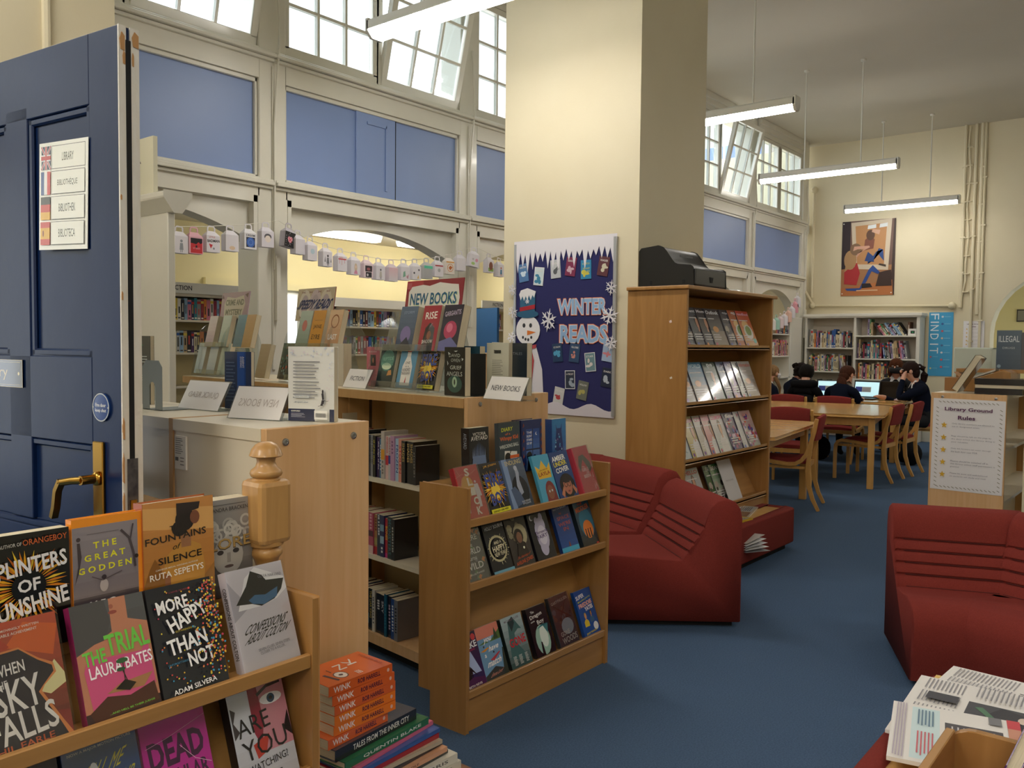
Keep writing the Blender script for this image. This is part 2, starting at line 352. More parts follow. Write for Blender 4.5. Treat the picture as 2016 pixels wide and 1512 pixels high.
for i in range(len(posts)-1):
    a, c = posts[i]+.11, posts[i+1]-.11
    b = MB(); b.box(a, c, WY, WY+.2, 3.2, 3.40); b.build('rail', white, wo)
    b = MB(); b.box(a, c, WY, WY+.2, 2.40, 2.53); b.build('rail', white, wo)
    b = MB(); b.box(a, c, WY+.02, WY+.2, 4.44, CEIL); b.box(a, c, WY-.06, WY+.2, 4.56, CEIL); b.box(a, c, WY-.03, WY+.2, 4.5, 4.56); b.build('cornice', white, wo)
    moulding(a-.11, c+.11, 3.36, .06); moulding(a-.1, c+.1, 2.49, .045)
    # blue board with a beaded frame
    b = MB(); b.box(a, c, WY+.045, WY+.07, 2.53, 3.2); b.build('blue_panel', bluep, wo)
    b = MB(); w_ = .02
    for (x0, x1, z0, z1) in ((a, c, 3.19-w_, 3.2), (a, c, 2.53, 2.54+w_*.3), (a, a+w_, 2.53, 3.2), (c-w_, c, 2.53, 3.2)): b.box(x0, x1, WY+.02, WY+.05, z0, z1)
    b.build('bead', white, wo, bevel=.004, bseg=1)
    # arched spandrel, set back
    ap, sp_ = (2.27, 1.72) if i == 6 else ((2.285, 2.09) if i < 4 else (2.25, 1.95))
    a2, c2 = posts[i]+.125, posts[i+1]-.125; n = 20
    P = [(a2+(c2-a2)*k/n, sp_+(ap-sp_)*math.sqrt(max(0, 1-(2*k/n-1)**2)) if i == 6 else sp_+(ap-sp_)*(1-(2*k/n-1)**2)) for k in range(n+1)]
    b = MB()
    for k in range(n):
        (x0, z0), (x1, z1) = P[k], P[k+1]
        b.add([(x0, WY+.06, z0), (x1, WY+.06, z1), (x1, WY+.06, 2.4), (x0, WY+.06, 2.4), (x0, WY+.2, z0), (x1, WY+.2, z1), (x1, WY+.2, 2.4), (x0, WY+.2, 2.4)], [[0, 1, 2, 3], [5, 4, 7, 6], [0, 4, 5, 1]])
    b.build('arch_board', white, wo, smooth=30)
    b = MB(); b.box(a2, a2+.03, WY+.0, WY+.07, sp_-.02, 2.4); b.box(c2-.03, c2, WY+.0, WY+.07, sp_-.02, 2.4); b.box(a2, c2, WY, WY+.07, 2.355, 2.4); b.build('spandrel_frame', white, wo)
# cupboard door let into the second blue board
b = MB(); b.box(4.394, 4.80, WY+.03, WY+.046, 2.545, 3.185); d_ = b.build('hatch_door', bluep, wo, bevel=.004, bseg=1)
b = MB()
for (x0, x1, z0, z1) in ((4.50, 4.70, 3.09, 3.11), (4.69, 4.71, 2.6, 3.11)): b.box(x0, x1, WY+.022, WY+.031, z0, z1)
b.build('hatch_panel', bluep, d_)
b = MB(); b.box(4.797, 4.803, WY+.028, WY+.047, 2.54, 3.19); b.build('hatch_gap', dark, d_)
# windows: two sashes a bay, three by three panes
def sash(root, x0, x1, z0, z1, tilt):
    w, h = x1-x0, z1-z0; Mx = T(x0, WY+.055, z0) @ RX(R(tilt)); s = .055
    b = MB(); b.box(0, w, -.025, .025, 0, s+.02); b.box(0, w, -.025, .025, h-s, h); b.box(0, s, -.025, .025, s, h-s); b.box(w-s, w, -.025, .025, s, h-s)
    o = b.build('sash', white, root, Mx, bevel=.005, bseg=1)
    iw, ih = w-2*s, h-2*s-.02
    for k in (1, 2):
        b = MB(); x = s+iw*k/3; b.box(x-.011, x+.011, -.018, .018, s, h-s); b.build('glazing_bar', white, o)
        b = MB(); z = s+.02+ih*k/3; b.box(s, w-s, -.016, .016, z-.011, z+.011); b.build('glazing_bar', white, o)
    me = None
    for i in range(3):
        for j in range(3):
            if me is None:
                b = MB(); b.box(0, iw/3-.022, -.002, .002, 0, ih/3-.022); me = b.mesh('pane', glassm)
            p = bpy.data.objects.new('pane', me); COL.objects.link(p); p.parent = o; p.matrix_local = T(s+iw*i/3+.011, 0, s+.02+ih*j/3+.011)
for i in range(len(posts)-1):
    a, c = posts[i]+.11, posts[i+1]-.11; m_ = (a+c)/2
    r = bpy.data.objects.new('window_%d' % (i+1), None); COL.objects.link(r); r['kind'] = 'structure'
    b = MB(); b.box(m_-.03, m_+.03, WY+.03, WY+.12, 3.40, 4.45); b.box(a, c, WY, WY+.2, 3.385, 3.41); b.build('window_frame', white, r)
    sash(r, a, m_-.012, 3.41, 4.44, 0)
    sash(r, m_+.012, c, 3.41, 4.44, 13 if i in (1, 2, 5) else 0)
# ---- lower side aisle behind the arches
struct('ceiling_aisle', MB().box(-1.4, FX, WY+.2, 8.2, 2.62, 2.7), ceilm)
struct('wall_aisle', MB().box(-1.4, FX, 8.12, 8.2, 0, 2.62), yellow)
struct('trim_3', MB().box(4.9, 6.2, 8.07, 8.12, 1.98, 2.06), yellow)
r = struct('window_9', MB().box(5.05, 6.1, 8.1, 8.118, .85, 1.98), white)
b = MB(); b.box(5.1, 6.05, 8.08, 8.1, .9, 1.93); b.build('roller_blind', mat('blind', 'c9d3dc', .8, emit=('dfe9f4', .8)), r)
# ---- what the windows look out on
brickm = mat('far_brick', '8a5345', .9)
nt = brickm.node_tree; bt = nt.nodes.new('ShaderNodeTexBrick'); tc = nt.nodes.new('ShaderNodeTexCoord'); mp = nt.nodes.new('ShaderNodeMapping'); mp.inputs['Rotation'].default_value = (0, R(90), R(90))
bt.inputs['Color1'].default_value = (*lin('9a5f4f'), 1); bt.inputs['Color2'].default_value = (*lin('7d4b41'), 1); bt.inputs['Mortar'].default_value = (*lin('cfc8ba'), 1)
bt.inputs['Scale'].default_value = 1; bt.inputs['Brick Width'].default_value = .23; bt.inputs['Row Height'].default_value = .085; bt.inputs['Mortar Size'].default_value = .012
sx = nt.nodes.new('ShaderNodeSeparateXYZ'); cb = nt.nodes.new('ShaderNodeCombineXYZ'); nt.links.new(tc.outputs['Object'], sx.inputs[0]); nt.links.new(sx.outputs['Y'], cb.inputs['X']); nt.links.new(sx.outputs['Z'], cb.inputs['Y'])
nt.links.new(cb.outputs[0], bt.inputs['Vector']); nt.links.new(bt.outputs[0], nt.nodes['Principled BSDF'].inputs['Base Color'])
bw = thing('brick_wing', 'red brick wing of the building outside the far high windows', 'building')
MB().box(17, 20, 5.6, 9.6, 2.7, 9).build('brick_wall', brickm, bw)
b = MB(); b.box(16.55, 17, 6.95, 8.35, 2.8, 6.1); b.build('bay_body', white, bw)
b = MB()
for k in range(3):
    b.box(16.53, 16.55, 7.05+k*.44, 7.05+k*.44+.38, 3.6, 5.5)
b.build('bay_board', bluep, bw)
b = MB(); b.box(16.3, 17, 6.8, 8.5, 6.1, 6.3); b.build('bay_cornice', white, bw)
# ---- pipes and conduits on the far wall
pipes = [(2.86, 2.0, .022), (2.72, 1.0, .02), (2.64, 1.9, .026), (2.60, 1.3, .018)]
for i, (y, z0, r_) in enumerate(pipes):
    z1 = CEIL; b = MB(); y0 = y
    b.tube([(FX-.03, y, z0), (FX-.03, y, z1)], r_, 8)
    for k in range(4):
        zz = z0+.5+k*(z1-z0-.6)/4; b.box(FX-.05, FX, y-.035, y+.035, zz, zz+.02)
    o = b.build('wall_pipe', cream, smooth=40); tag(o, ['leftmost cream painted pipe running up the far wall to the ceiling', 'slim cream pipe down the far wall behind the star poster', 'thick cream pipe on the far wall, stopping above the notice', 'rightmost thin cream conduit running up beside the arch'][i], 'pipe')
b = MB(); P = [(FX-.03, 2.80+.015*sin(k*.9), 4.6-k*.13) for k in range(18)]+[(FX-.03, 2.86, 2.1), (FX-.03, 2.875, 2.0)]
b.tube(P, .012, 6)
for k in range(9): b.box(FX-.045, FX, 2.76, 2.84, 4.3-k*.26, 4.315-k*.26)
tag(b.build('wall_cable', cream, smooth=40), 'thin wavy cream cable clipped between the tall wall pipes', 'cable')
b = MB(); b.tube([(FX-.03, 5.045, 3.92), (FX-.03, 5.045, 2.2)], .022, 8); b.ball((FX-.03, 5.045, 3.93), .055, 10)
tag(b.build('wall_pipe', cream, smooth=40), 'short cream upright pipe with a round cap by the window wall corner', 'pipe')
b = MB(); b.tube([(FX-.03, 5.03, 2.075), (FX-.03, 2.98, 2.03)], .018, 8); b.ball((FX-.03, 5.03, 2.08), .055, 10); b.ball((FX-.03, 2.97, 2.03), .055, 10)
b.tube([(FX-.05, 5.02, 2.1), (FX-.2, 5.09, 2.3)], .02, 6)
tag(b.build('wall_conduit', cream, smooth=40), 'long level cream conduit with round end boxes above the white bookcase', 'conduit')
# ---- hanging lamps
def lamp(X, Y0, Y1, label, w=.095):
    zc = 3.42; t = thing('pendant_light', label, 'lamp', (X, (Y0+Y1)/2, zc), group='linear pendant lights')
    L_ = (Y1-Y0)/2; b = MB(); pr = [(-w/2, .0), (w/2, .0), (w/2, .055), (w*.3, .07), (-w*.3, .07), (-w/2, .055)]
    b.prism(pr, 'y', -L_, L_); b.build('housing', whitem, t)
    b = MB(); pr = [(-w/2+.004, .0), (-w/2+.004, -.012), (-w*.25, -.045), (w*.25, -.045), (w/2-.004, -.012), (w/2-.004, .0)]
    b.prism(pr, 'y', -L_+.02, L_-.02); b.build('diffuser', diff, t)
    for s in (-1, 1):
        b = MB(); pr = [(-w/2, .07), (w/2, .07), (w/2, -.01), (w*.27, -.05), (-w*.27, -.05), (-w/2, -.01)]; b.prism(pr, 'y', s*L_-.012, s*L_+.012); b.build('end_cap', whitem, t)
        b = MB(); yy = .32*s-.07; b.tube([(0, yy, .07), (0, yy, CEIL-zc)], .008, 8); b.lathe([(.008, CEIL-zc-.03), (.03, CEIL-zc-.02), (.03, CEIL-zc)], 12, c=(0, yy, 0)); b.build('rod', whitem, t)
    return t
lamp(3.85, 2.76, 4.3, 'bright pendant strip light at the top, in front of the left windows', .17)
lamp(7.12, 2.76, 4.3, 'pendant strip light half hidden behind the big pillar', .11)
lamp(10.05, 2.74, 4.32, 'middle pendant strip light, hanging before the last high windows')
lamp(12.95, 2.73, 4.25, 'farthest pendant strip light, hanging in front of the painting')
for X, q_ in ((.9, 'first'), (3.9, 'second'), (7.0, 'third'), (10.0, 'fourth'), (13.0, 'fifth')):  # row out of view, added for ambient fill
    lamp(X, -1.3, .25, 'added pendant fill light, %s from the door in the unseen right-hand row' % q_)
lamp(-1.3, .9, 2.4, 'added pendant fill light over the entrance, unseen behind the viewer')  # this and the next pendant are added to brighten the near bookcases
lamp(-1.3, -2.4, -.9, 'added pendant fill light, unseen at the very back of the room')
lamp(.9, 2.75, 4.2, 'white pendant strip light high over the open door, above the view')
for i, (x0, x1) in enumerate(((5.35, 6.62), (6.95, 8.3), (9.6, 11.0), (2.0, 3.4), (11.6, 13.0))):
    y = 7.35; t = thing('ceiling_light', ['bright fluorescent ceiling fitting seen through the middle arch', 'second bright fluorescent fitting beside the ceiling sensor, middle arch', 'bright fluorescent fitting seen through the arch beside the pillar', 'fluorescent fitting over the left aisle bookcase', 'fluorescent fitting at the far end of the side aisle'][i], 'lamp', (0, y, 0), group='aisle ceiling lights')
    MB().box(x0, x1, -.07, .07, 2.585, 2.62).build('housing', whitem, t)
    b = MB(); b.prism([(-.085, 2.585), (.085, 2.585), (.06, 2.53), (-.06, 2.53)], 'x', x0+.02, x1-.02); b.build('diffuser', diff2, t)
b = MB(); b.prism([(-.1, 0), (-.07, .1), (.07, .1), (.1, 0), (.07, -.1), (-.07, -.1)], 'z', 2.5, 2.62); tag(b.build('ceiling_sensor', mat('grey_box', 'b9b4a6', .6), None, T(6.78, 6.85, 0)), 'grey boxy sensor on the aisle ceiling between two strip lights', 'sensor')

for k, (x, y) in enumerate(((-1.6, 1.6), (-1.6, -.9))):  # unseen glowing panels on rods, added as fill for the foreground
    t = thing('ceiling_light', 'added lobby fill light, unseen behind the viewer, %s the door' % ('beside' if k == 0 else 'away from'), 'lamp', (x, y, 3.2), group='added lobby fill lights'); MB().box(-.65, .65, -.45, .45, 0, .05).build('housing', whitem, t); MB().box(-.62, .62, -.42, .42, -.01, 0).build('diffuser', mat('lobby_fill_panel', 'ffffff', .5, emit=('fff8ee', LOBBY_FILL)), t); b = MB()
    for q_ in (-.5, .5): b.tube([(q_, 0, .05), (q_, 0, CEIL-3.2)], .01, 6)
    b.build('rod', whitem, t)
# ------------------------------------------------------------------ slanted display racks
def rack(label, X0, X1, Y0):
    t = thing('display_rack', label, 'bookcase', (X0, Y0, 0)); w = X1-X0; H = .887
    prof = [(0, 0), (.175, 0), (.175, .12), (.235, .12), (.235, H), (0, H)]
    for x in (0, w-.018):
        b = MB(); b.prism(prof, 'x', x, x+.018); b.build('side_panel', oak, t, bevel=.002, bseg=1)
    a, c = .018, w-.018
    MB().box(a, c, .125, .232, .862, .884).build('top_board', oakx, t)
    for (zl, zt, y1) in ((.745, .862, .10), (.515, .745, .15), (.122, .515, .20)):
        b = MB(); b.box(a, c, .002, .015, zl, zl+.029); b.box(a, c, .015, .06, zl+.008, zl+.020); b.build('ledge', oakx, t, bevel=.002, bseg=1)
        b = MB(); b.add([(a, .06, zl+.005), (c, .06, zl+.005), (c, y1+.03, zt), (a, y1+.03, zt), (a, .066, zl+.005), (c, .066, zl+.005), (c, y1+.036, zt), (a, y1+.036, zt)], [[0, 1, 2, 3], [7, 6, 5, 4], [0, 4, 5, 1], [3, 2, 6, 7]])
        b.build('sloping_back', oakx, t)
    MB().box(a, c, .012, .03, 0, .122).build('kickboard', oakx, t)
    MB().box(a, c, .225, .232, .12, .862).build('back_board', oak, t)
    return t
R0X, R0Y, R1X, R1Y = 1.085, 1.378, 2.237, 2.018
rack('oak display rack of teenage books in the near foreground', R0X-.93, R0X, R0Y)
rack('waist-high oak display rack standing on the blue carpet by the red seats', R1X, R1X+.93, R1Y)
def tier(Y0, k, x, th=20, dz=0, rot=0, dy=0):
    if k == 0: return T(x, Y0+.115+dy, .886+dz) @ RX(R(-2)) @ RY(R(rot))
    z = {1: .767, 2: .537, 3: .144}[k]; return T(x, Y0+.018+dy, z+dz) @ RX(R(-th)) @ RY(R(rot))
# ---- near rack art
def a_splint(a):
    a.rect('12110f', 0, 0, 1, 1).rays(['e2a31c', 'd07b1a', 'e8c136', 'b9611c'], .5, .55, .17, .5, 46, .75)
    a.ell('0e0d0c', .5, .55, .2).text('c05a28', 'ORANGEBOY', .7, .93, .52, .05, 2).text('b9b4a8', 'BY THE AUTHOR OF', .22, .915, .42, .03, 2)
    a.text('e7e3e2', 'SPLINTERS', .5, .73, .9, .14, 5, 2).text('e7e3e2', 'OF', .5, .565, .26, .11, 3, 2).text('e7e3e2', 'SUNSHINE', .5, .4, .92, .15, 8, 2)
def a_godden(a):
    a.rect('ef9321', 0, 0, 1, 1).grad('6a6064', '8f868a', 0, 0, .93, .93).rect('4f474b', 0, 0, .93, .33)
    for t_, y, w in (('THE', .765, .33), ('GREAT', .665, .58), ('GODDEN', .565, .76)): a.text('e3dc2c', ' '.join(t_), .45, y, w, .055, 2, 2)
    a.text('f2eeee', 'M E G', .4, .265, .36, .05, 1, 2).rect('6e6669', .2, .86, .65, .865)
    a.poly('463c3e', (.02, .45), (.07, .6), (.06, .8), (.1, .8), (.12, .68), (.08, .55)); a.ell('463c3e', .08, .83, .03)
    a.line('4a4044', .035, (.68, .86), (.8, .78), (.86, .64), (.88, .52)); a.line('4a4044', .02, (.86, .9), (.81, .76)); a.ell('2d2527', .9, .61, .03)
    a.ell('b3a8a6', .42, .41, .06, .055).line('5d5154', .014, (.25, .5), (.4, .455), (.68, .505)); a.ell('3a3033', .42, .48, .035)
def a_fount(a):
    a.grad('a3691f', 'c98a4a').poly('d9a35f', (0, .78), (1, .7), (1, .9), (0, .96)); a.poly('8a5a24', (0, 0), (.26, 0), (.3, .3), (.22, .44), (.15, .52), (.08, .44), (0, .3)); a.poly('9a6a30', (.8, 0), (1, 0), (1, .4), (.85, .3))
    a.poly('c08a3c', (.3, 0), (.82, 0), (.86, .4), (.8, .58), (.62, .64), (.48, .62), (.3, .52), (.26, .38), (.36, .34)); a.poly('8c5a3a', (.28, .38), (.36, .36), (.36, .05), (.28, .06)); a.rect('9b6a46', .52, .58, .66, .7)
    a.ell('20191a', .58, .82, .14, .1).poly('2a1f20', (.46, .86), (.78, .9), (.8, .96), (.46, .97)); a.ell('20191a', .5, .75, .11, .07); a.ell('7c4a33', .72, .83, .07, .06)
    for t_, x, y, w in (('THE', .45, .765, .18), ('FOUNTAINS', .45, .685, .86), ('SILENCE', .5, .5, .62)): a.text('241c14', t_, x, y, w, .06 if t_ != 'THE' else .04, 3, 1)
    a.text('241c14', 'of', .45, .6, .1, .05, 3, 0, .3).text('f0e8da', 'RUTA SEPETYS', .45, .375, .76, .055, 3, 1).text('e4d8c0', 'CARNEGIE MEDAL WINNING AUTHOR', .45, .43, .6, .014, 3)
def a_lore(a):
    a.grad('55504e', '989491'); rg = a.rng
    for i in range(16):
        x = rg.uniform(.05, .9); y = rg.uniform(.6, .86); r_ = rg.uniform(.08, .15); a.ring(rg.choice(['b9b5ae', 'a9a49d', 'c4c0b8']), x, y, r_, .045, 14)
    a.ell('a7a29d', .45, .42, .33, .2).ell('3b3533', .28, .46, .07, .025).ell('3b3533', .62, .46, .07, .025).ell('5d4f4c', .46, .31, .1, .016).rect('8d8783', .42, .35, .5, .45)
    a.text('4d3b28', 'LORE', .5, .545, .92, .12, 2, 2).text('a98a52', 'LORE', .5, .55, .9, .11, 2, 1).text('4a4543', 'ALEXANDRA BRACKEN', .4, .9, 1.0, .04, 1, 1).rect('5a5553', .1, .945, .85, .952)
def a_sky(a):
    a.grad('5a2420', 'c05036').poly('d9632f', (.35, .8), (.9, .66), (1, .9), (.6, .97)).poly('b23c2c', (0, .7), (.4, .8), (.2, .95), (0, .9)); a.poly('e9dfa4', (.62, .42), (.9, .62), (1, .5), (1, .42), (.8, .36)); a.poly('8c2a26', (0, .2), (.3, .3), (1, .2), (1, 0), (0, 0))
    a.poly('e08a4f', (.06, .3), (.02, .6), (.2, .77), (.5, .78), (.72, .66), (.88, .6), (.9, .52), (.74, .44), (.7, .4), (.9, .14), (1, .02), (0, 0)); a.poly('25202f', (.05, .3), (.04, .6), (.2, .755), (.5, .765), (.7, .65), (.86, .58), (.87, .53), (.72, .44), (.66, .4), (.86, .14), (.95, 0), (0, 0))
    a.text('f0ebe4', 'WHEN', .36, .63, .36, .09, 3, 1).text('f0ebe4', 'THE', .24, .52, .16, .06, 3, 0).text('f0ebe4', 'SKY', .42, .42, .56, .25, 5, 1).text('f0ebe4', 'FALLS', .44, .19, .8, .22, 6, 1).text('c9603a', 'PHIL EARLE', .4, .04, .74, .05, 3, 1)
    a.text('e9d9cc', 'DEEPLY FELT, MOVINGLY WRITTEN', .4, .93, .76, .022, 2).text('e9d9cc', 'A REMARKABLE ACHIEVEMENT', .42, .895, .66, .022, 2)
def a_trial(a):
    a.grad('3a2422', '57595a').poly('b77a5e', (0, .58), (.3, .66), (.5, .72), (.52, 1), (.75, 1), (.74, .8), (1, .74), (1, .1), (0, .1)); a.poly('4b4a4a', (0, .62), (.38, .66), (.5, .8), (.46, 1), (0, 1)); a.ell('8f4a40', .55, .88, .06, .016).ell('9c5f4c', .54, .93, .03, .02)
    a.poly('c8507c', (.06, .44), (.14, .56), (.3, .52), (.85, .5), (.95, .6), (.97, .2), (.1, .1)); a.poly('4c2c22', (.05, .1), (.3, .2), (.6, .16), (.95, .22), (.98, .05), (.1, .02)); a.poly('a5764e', (.3, .22), (.5, .28), (.95, .3), (.8, .2))
    a.text('6cc24a', 'THE', .22, .54, .3, .12, 3, 2).text('6cc24a', 'TRIAL', .68, .62, .6, .18, 3, 2).text('f4eef0', 'LAURA BATES', .55, .43, .86, .1, 3, 1)
    a.line('2c2a22', .012, (.56, .26), (.57, .45)).line('2c2a22', .012, (.6, .26), (.55, .38)); a.ell('35603a', .56, .46, .08, .022).ell('2f5236', .53, .39, .06, .016).poly('251f1a', (.42, .24), (.56, .3), (.7, .25), (.6, .2)); a.text('7cc24a', '...AND HELL BE THEIR JUDGE', .6, .06, .62, .02, 2)
def a_happy(a):
    a.rect('23252b', 0, 0, 1, 1); c = ['e8b63a', 'd9504a', '3f93b8', 'e08a4a', 'e9d24a', 'b8405a']
    a.dots(c, 40, .08, .05, .6, .97, .012).dots(c, 130, .55, .1, .98, .97, .012, .017).dots(c, 120, .78, .25, .98, .98, .013, .018); a.k = 62
    for t_, x, y, w, h, r_ in (('MORE', .33, .82, .48, .12, 4), ('HAPPY', .52, .69, .62, .14, 18), ('THAN', .45, .46, .6, .14, 6), ('NOT', .62, .31, .4, .13, 5)): a.text('f2f0ee', t_, x, y, w, h, r_, 2)
    a.text('f2f0ee', 'ADAM SILVERA', .45, .065, .66, .045, 3, 1).text('b9a53a', 'GUT-WRENCHING', .45, .575, .3, .018, 2).text('3f7f9c', 'UNFORGETTABLE', .26, .3, .3, .018, 2).text('8c3a44', 'A NOVEL OF HOPE', .45, .93, .3, .015, 2)
def a_conf(a):
    a.rect('cfcad2', 0, 0, 1, 1).poly('aaa6b0', (0, .5), (.3, .62), (.1, .8), (0, .9)).poly('f2f0f2', (.1, .6), (.3, .9), (.5, .99), (.98, .84), (1, .72), (.8, .64), (.5, .6)); a.poly('14161b', (.08, .66), (.3, .82), (.42, .96), (.6, .9), (.66, .84), (.98, .82), (.9, .72), (.75, .64), (.5, .6), (.35, .64))
    a.poly('3f6c94', (.3, .68), (.42, .72), (.6, .7), (.84, .75), (.8, .66), (.55, .61), (.36, .64)); a.text('222', 'CONFESSIONS', .52, .42, .72, .085, 4, 1, .2).text('222', 'ABOUT COLTON', .52, .33, .74, .08, 4, 1, .2)
    a.text('6b6872', 'OLIVIA HARVARD', .74, .88, .42, .03, -4, 0).text('6b6872', 'SEVEN CLUES. SEVEN STEPS', .58, .2, .56, .026, 3, 0).text('6b6872', 'CLOSER TO A KILLER...', .55, .165, .46, .026, 3, 0)
def a_dead(a):
    a.rect('b5268c', 0, 0, 1, 1).text('431a40', 'DEAD', .5, .64, .84, .25, 2, 3).text('431a40', 'POPULAR', .52, .4, .84, .16, 2, 2).line('d98fc4', .006, (.05, .72), (.4, .76), (1, .86)); a.line('e9b8dc', .006, (.55, .66), (.75, .5), (.98, .42)).rect('8c1c6c', 0, 0, 1, .04)
def a_watch(a):
    a.grad('b0aeb6', 'cfd3dc').poly('c0808c', (.35, 1), (1, 1), (1, .3), (.5, .3), (.42, .6)).poly('8c2338', (.36, 1), (.52, 1), (.55, .6), (.45, .35), (.36, .5)); a.poly('2b2028', (.5, .86), (.7, .92), (.95, .92), (.95, .9), (.7, .89), (.52, .83)); a.ell('eceaf0', .74, .78, .2, .055).ell('34506a', .74, .78, .07).ell('0d0d12', .74, .78, .03)
    a.poly('1d1a20', (.98, .62), (.86, .45), (1, .36)).poly('b5392e', (.3, .4), (.6, .46), (.5, .3), (.34, .26)).poly('3b3438', (.02, .8), (.1, .76), (.04, .66), (.12, .56), (.02, .5))
    a.text('16141a', 'ARE', .36, .6, .56, .17, 5, 0).text('16141a', 'YOU', .5, .38, .78, .19, 5, 0).text('16141a', 'WATCHING?', .5, .2, .7, .07, 4, 0).rect('16141a', .12, .06, .7, .1)
def a_name(a):
    a.grad('10305f', '1c4f94').text('d8cf3a', 'CALL ME', .5, .72, .6, .12, 12, 0, .3).text('d8cf3a', 'BY YOUR', .6, .56, .6, .12, 10, 0, .3).text('d8cf3a', 'NAME', .62, .4, .56, .14, 10, 0, .3).text('c8cfda', 'NOW A MAJOR MOTION PICTURE', .5, .9, .86, .03, 2).ell('e9eef6', .38, .7, .06, .08)
G0 = 'books on the foreground rack'
def N(*t): return tuple(t)
R0B = [  # tier, x, width, height, thick, colour, art, label, spine colour, dy
 (0, .515, .135, .196, .03, '141210', a_splint, 'black book with an orange petal burst titled SPLINTERS OF SUNSHINE', 0, .0),
 (0, .655, .124, .205, .022, 'ef9321', a_godden, 'grey photo book with bright orange edges and yellow title, standing on the foreground rack', 1, .0),
 (0, .778, .142, .216, .032, 'a5582c', a_fount, 'sepia hardback showing a woman in a hat from behind, foreground rack', 1, -.005),
 (0, .925, .104, .196, .05, '8e8b88', a_lore, 'thick grey book with a snake-haired statue, at the right end of the rack top', 0, .03),
 (1, .485, .125, .198, .018, '3a1c22', a_sky, 'red book WHEN THE SKY FALLS with a dark head silhouette', 0, 0),
 (1, .632, .127, .198, .02, '8c2456', a_trial, 'pink and grey book titled THE TRIAL in green letters', 0, 0),
 (1, .764, .128, .198, .018, '23252b', a_happy, 'black book sprinkled with coloured dots titled MORE HAPPY THAN NOT', 0, .0),
 (1, .925, .129, .198, .026, 'c4bfc8', a_conf, 'pale grey book with a torn dark hole, by the end panel of the rack', 0, 0),
 (2, .48, .127, .198, .018, '2a1a30', None, 'dark purple book at the bottom left corner, mostly out of sight', 0, 0),
 (2, .614, .127, .198, .018, '12356b', a_name, 'shiny blue book with yellow handwritten title, lowest visible row', 0, 0),
 (2, .746, .127, .198, .02, 'a8207f', a_dead, 'magenta book titled DEAD POPULAR in black capitals', 0, 0),
 (2, .922, .129, .198, .026, '1a171c', a_watch, 'book with half a face and the title ARE YOU WATCHING?', 0, 0)]
for (k, x, w, h, t_, c, art, lb, hard, dy) in R0B:
    sp = None
    if art is a_conf: sp = lambda a: a.vtext('3a3840', 'CONFESSIONS ABOUT COLTON', .5, .5, .7, .45)
    book(lb, G0, tier(R0Y, k, x, dy=dy), w, h, t_, c, art, sp, hard=hard, jack=(k == 1 and x > .9) or art in (a_sky, a_name))
# ---- middle rack art
def tx(bg, *items, extra=None):
    def f(a):
        if isinstance(bg, tuple): a.grad(*bg)
        else: a.rect(bg, 0, 0, 1, 1)
        if extra: extra(a)
        for it in items: a.text(*it)
    return f
def fire(a):
    a.rays(['e3a62a', 'd9832a', 'efc94a'], .5, .5, .1, .62, 40, .9); a.ell('f2cf4a', .5, .45, .2, .16)
    a.rect('d9d42a', .08, .02, .95, .1)
a_fire = tx('24211f', ('3d4a8c', 'FIRE', .52, .66, .8, .26, 3, 3), ('3d4a8c', 'BOY', .56, .3, .72, .24, 6, 3), ('d8a13a', 'J.M. JOSEPH', .5, .93, .6, .05, 3), ('222222', 'ONE BOY. ONE WISH.', .5, .06, .7, .035, 2), extra=fire)
def slick(a):
    a.grad('cf3f34', 'c8333c').ell('e0a03c', .42, .62, .26, .2)
    for p in (((0, .8), (.3, .86), (.5, .8), (.9, .9)), ((0, .3), (.3, .4), (.25, .6)), ((.6, .1), (.8, .3), (1, .25)), ((.1, .95), (.25, .75), (.1, .6))): a.line('e0837c', .012, *p)
    a.ell('e2d6d8', .75, .68, .04).poly('e2d6d8', (.66, .64), (.84, .64), (.9, .4), (.82, .4), (.8, .2), (.7, .2), (.68, .42)); a.ell('e2d6d8', .22, .58, .03).poly('e2d6d8', (.14, .54), (.28, .54), (.3, .3), (.25, .12), (.18, .12))
    for i, ch in enumerate('SLICK'): a.text('f4ead8', ch, .5+.03*i, .88-.185*i, .2, .15, 0, 3)
def endl(a):
    a.grad('2f3947', '566275').poly('7d93b8', (0, 0), (.2, 0), (.22, 1), (0, 1)); a.ell('121722', .55, .35, .38, .3); a.poly('9fa6b8', (.5, .82), (.62, .82), (.66, .7), (.6, .55), (.66, .3), (.5, .25), (.42, .45), (.5, .68)); a.ell('b3b9c8', .55, .8, .08); a.poly('4a5a78', (.1, .4), (.3, .45), (.5, .3), (.6, .1), (.2, .05))
    a.text('c9b98c', 'ENDLING', .5, .92, .76, .09, 2, 1).text('c0c4cc', 'KATHERINE', .66, .13, .4, .035, 2).text('c0c4cc', 'APPLEGATE', .66, .085, .4, .035, 2)
def layla(a):
    a.rect('4fa3c4', 0, 0, 1, 1).poly('e8b93a', (.12, .5), (.88, .5), (.95, .82), (.72, .7), (.5, .88), (.28, .7), (.05, .78)); a.ell('7c2f30', .62, .2, .3, .24).poly('7c2f30', (.3, 0), (.95, 0), (.9, .24), (.34, .2)); a.ell('8a5440', .6, .2, .2, .15); a.ell('eeeeee', .54, .22, .04).ell('eeeeee', .7, .23, .04).ell('1a1a1a', .55, .22, .02).ell('1a1a1a', .7, .23, .02)
    a.text('9c3a28', 'LAYLA', .5, .6, .7, .08, 4, 1).text('7c3a28', 'you must be', .5, .68, .5, .04, 4, 0, .2)
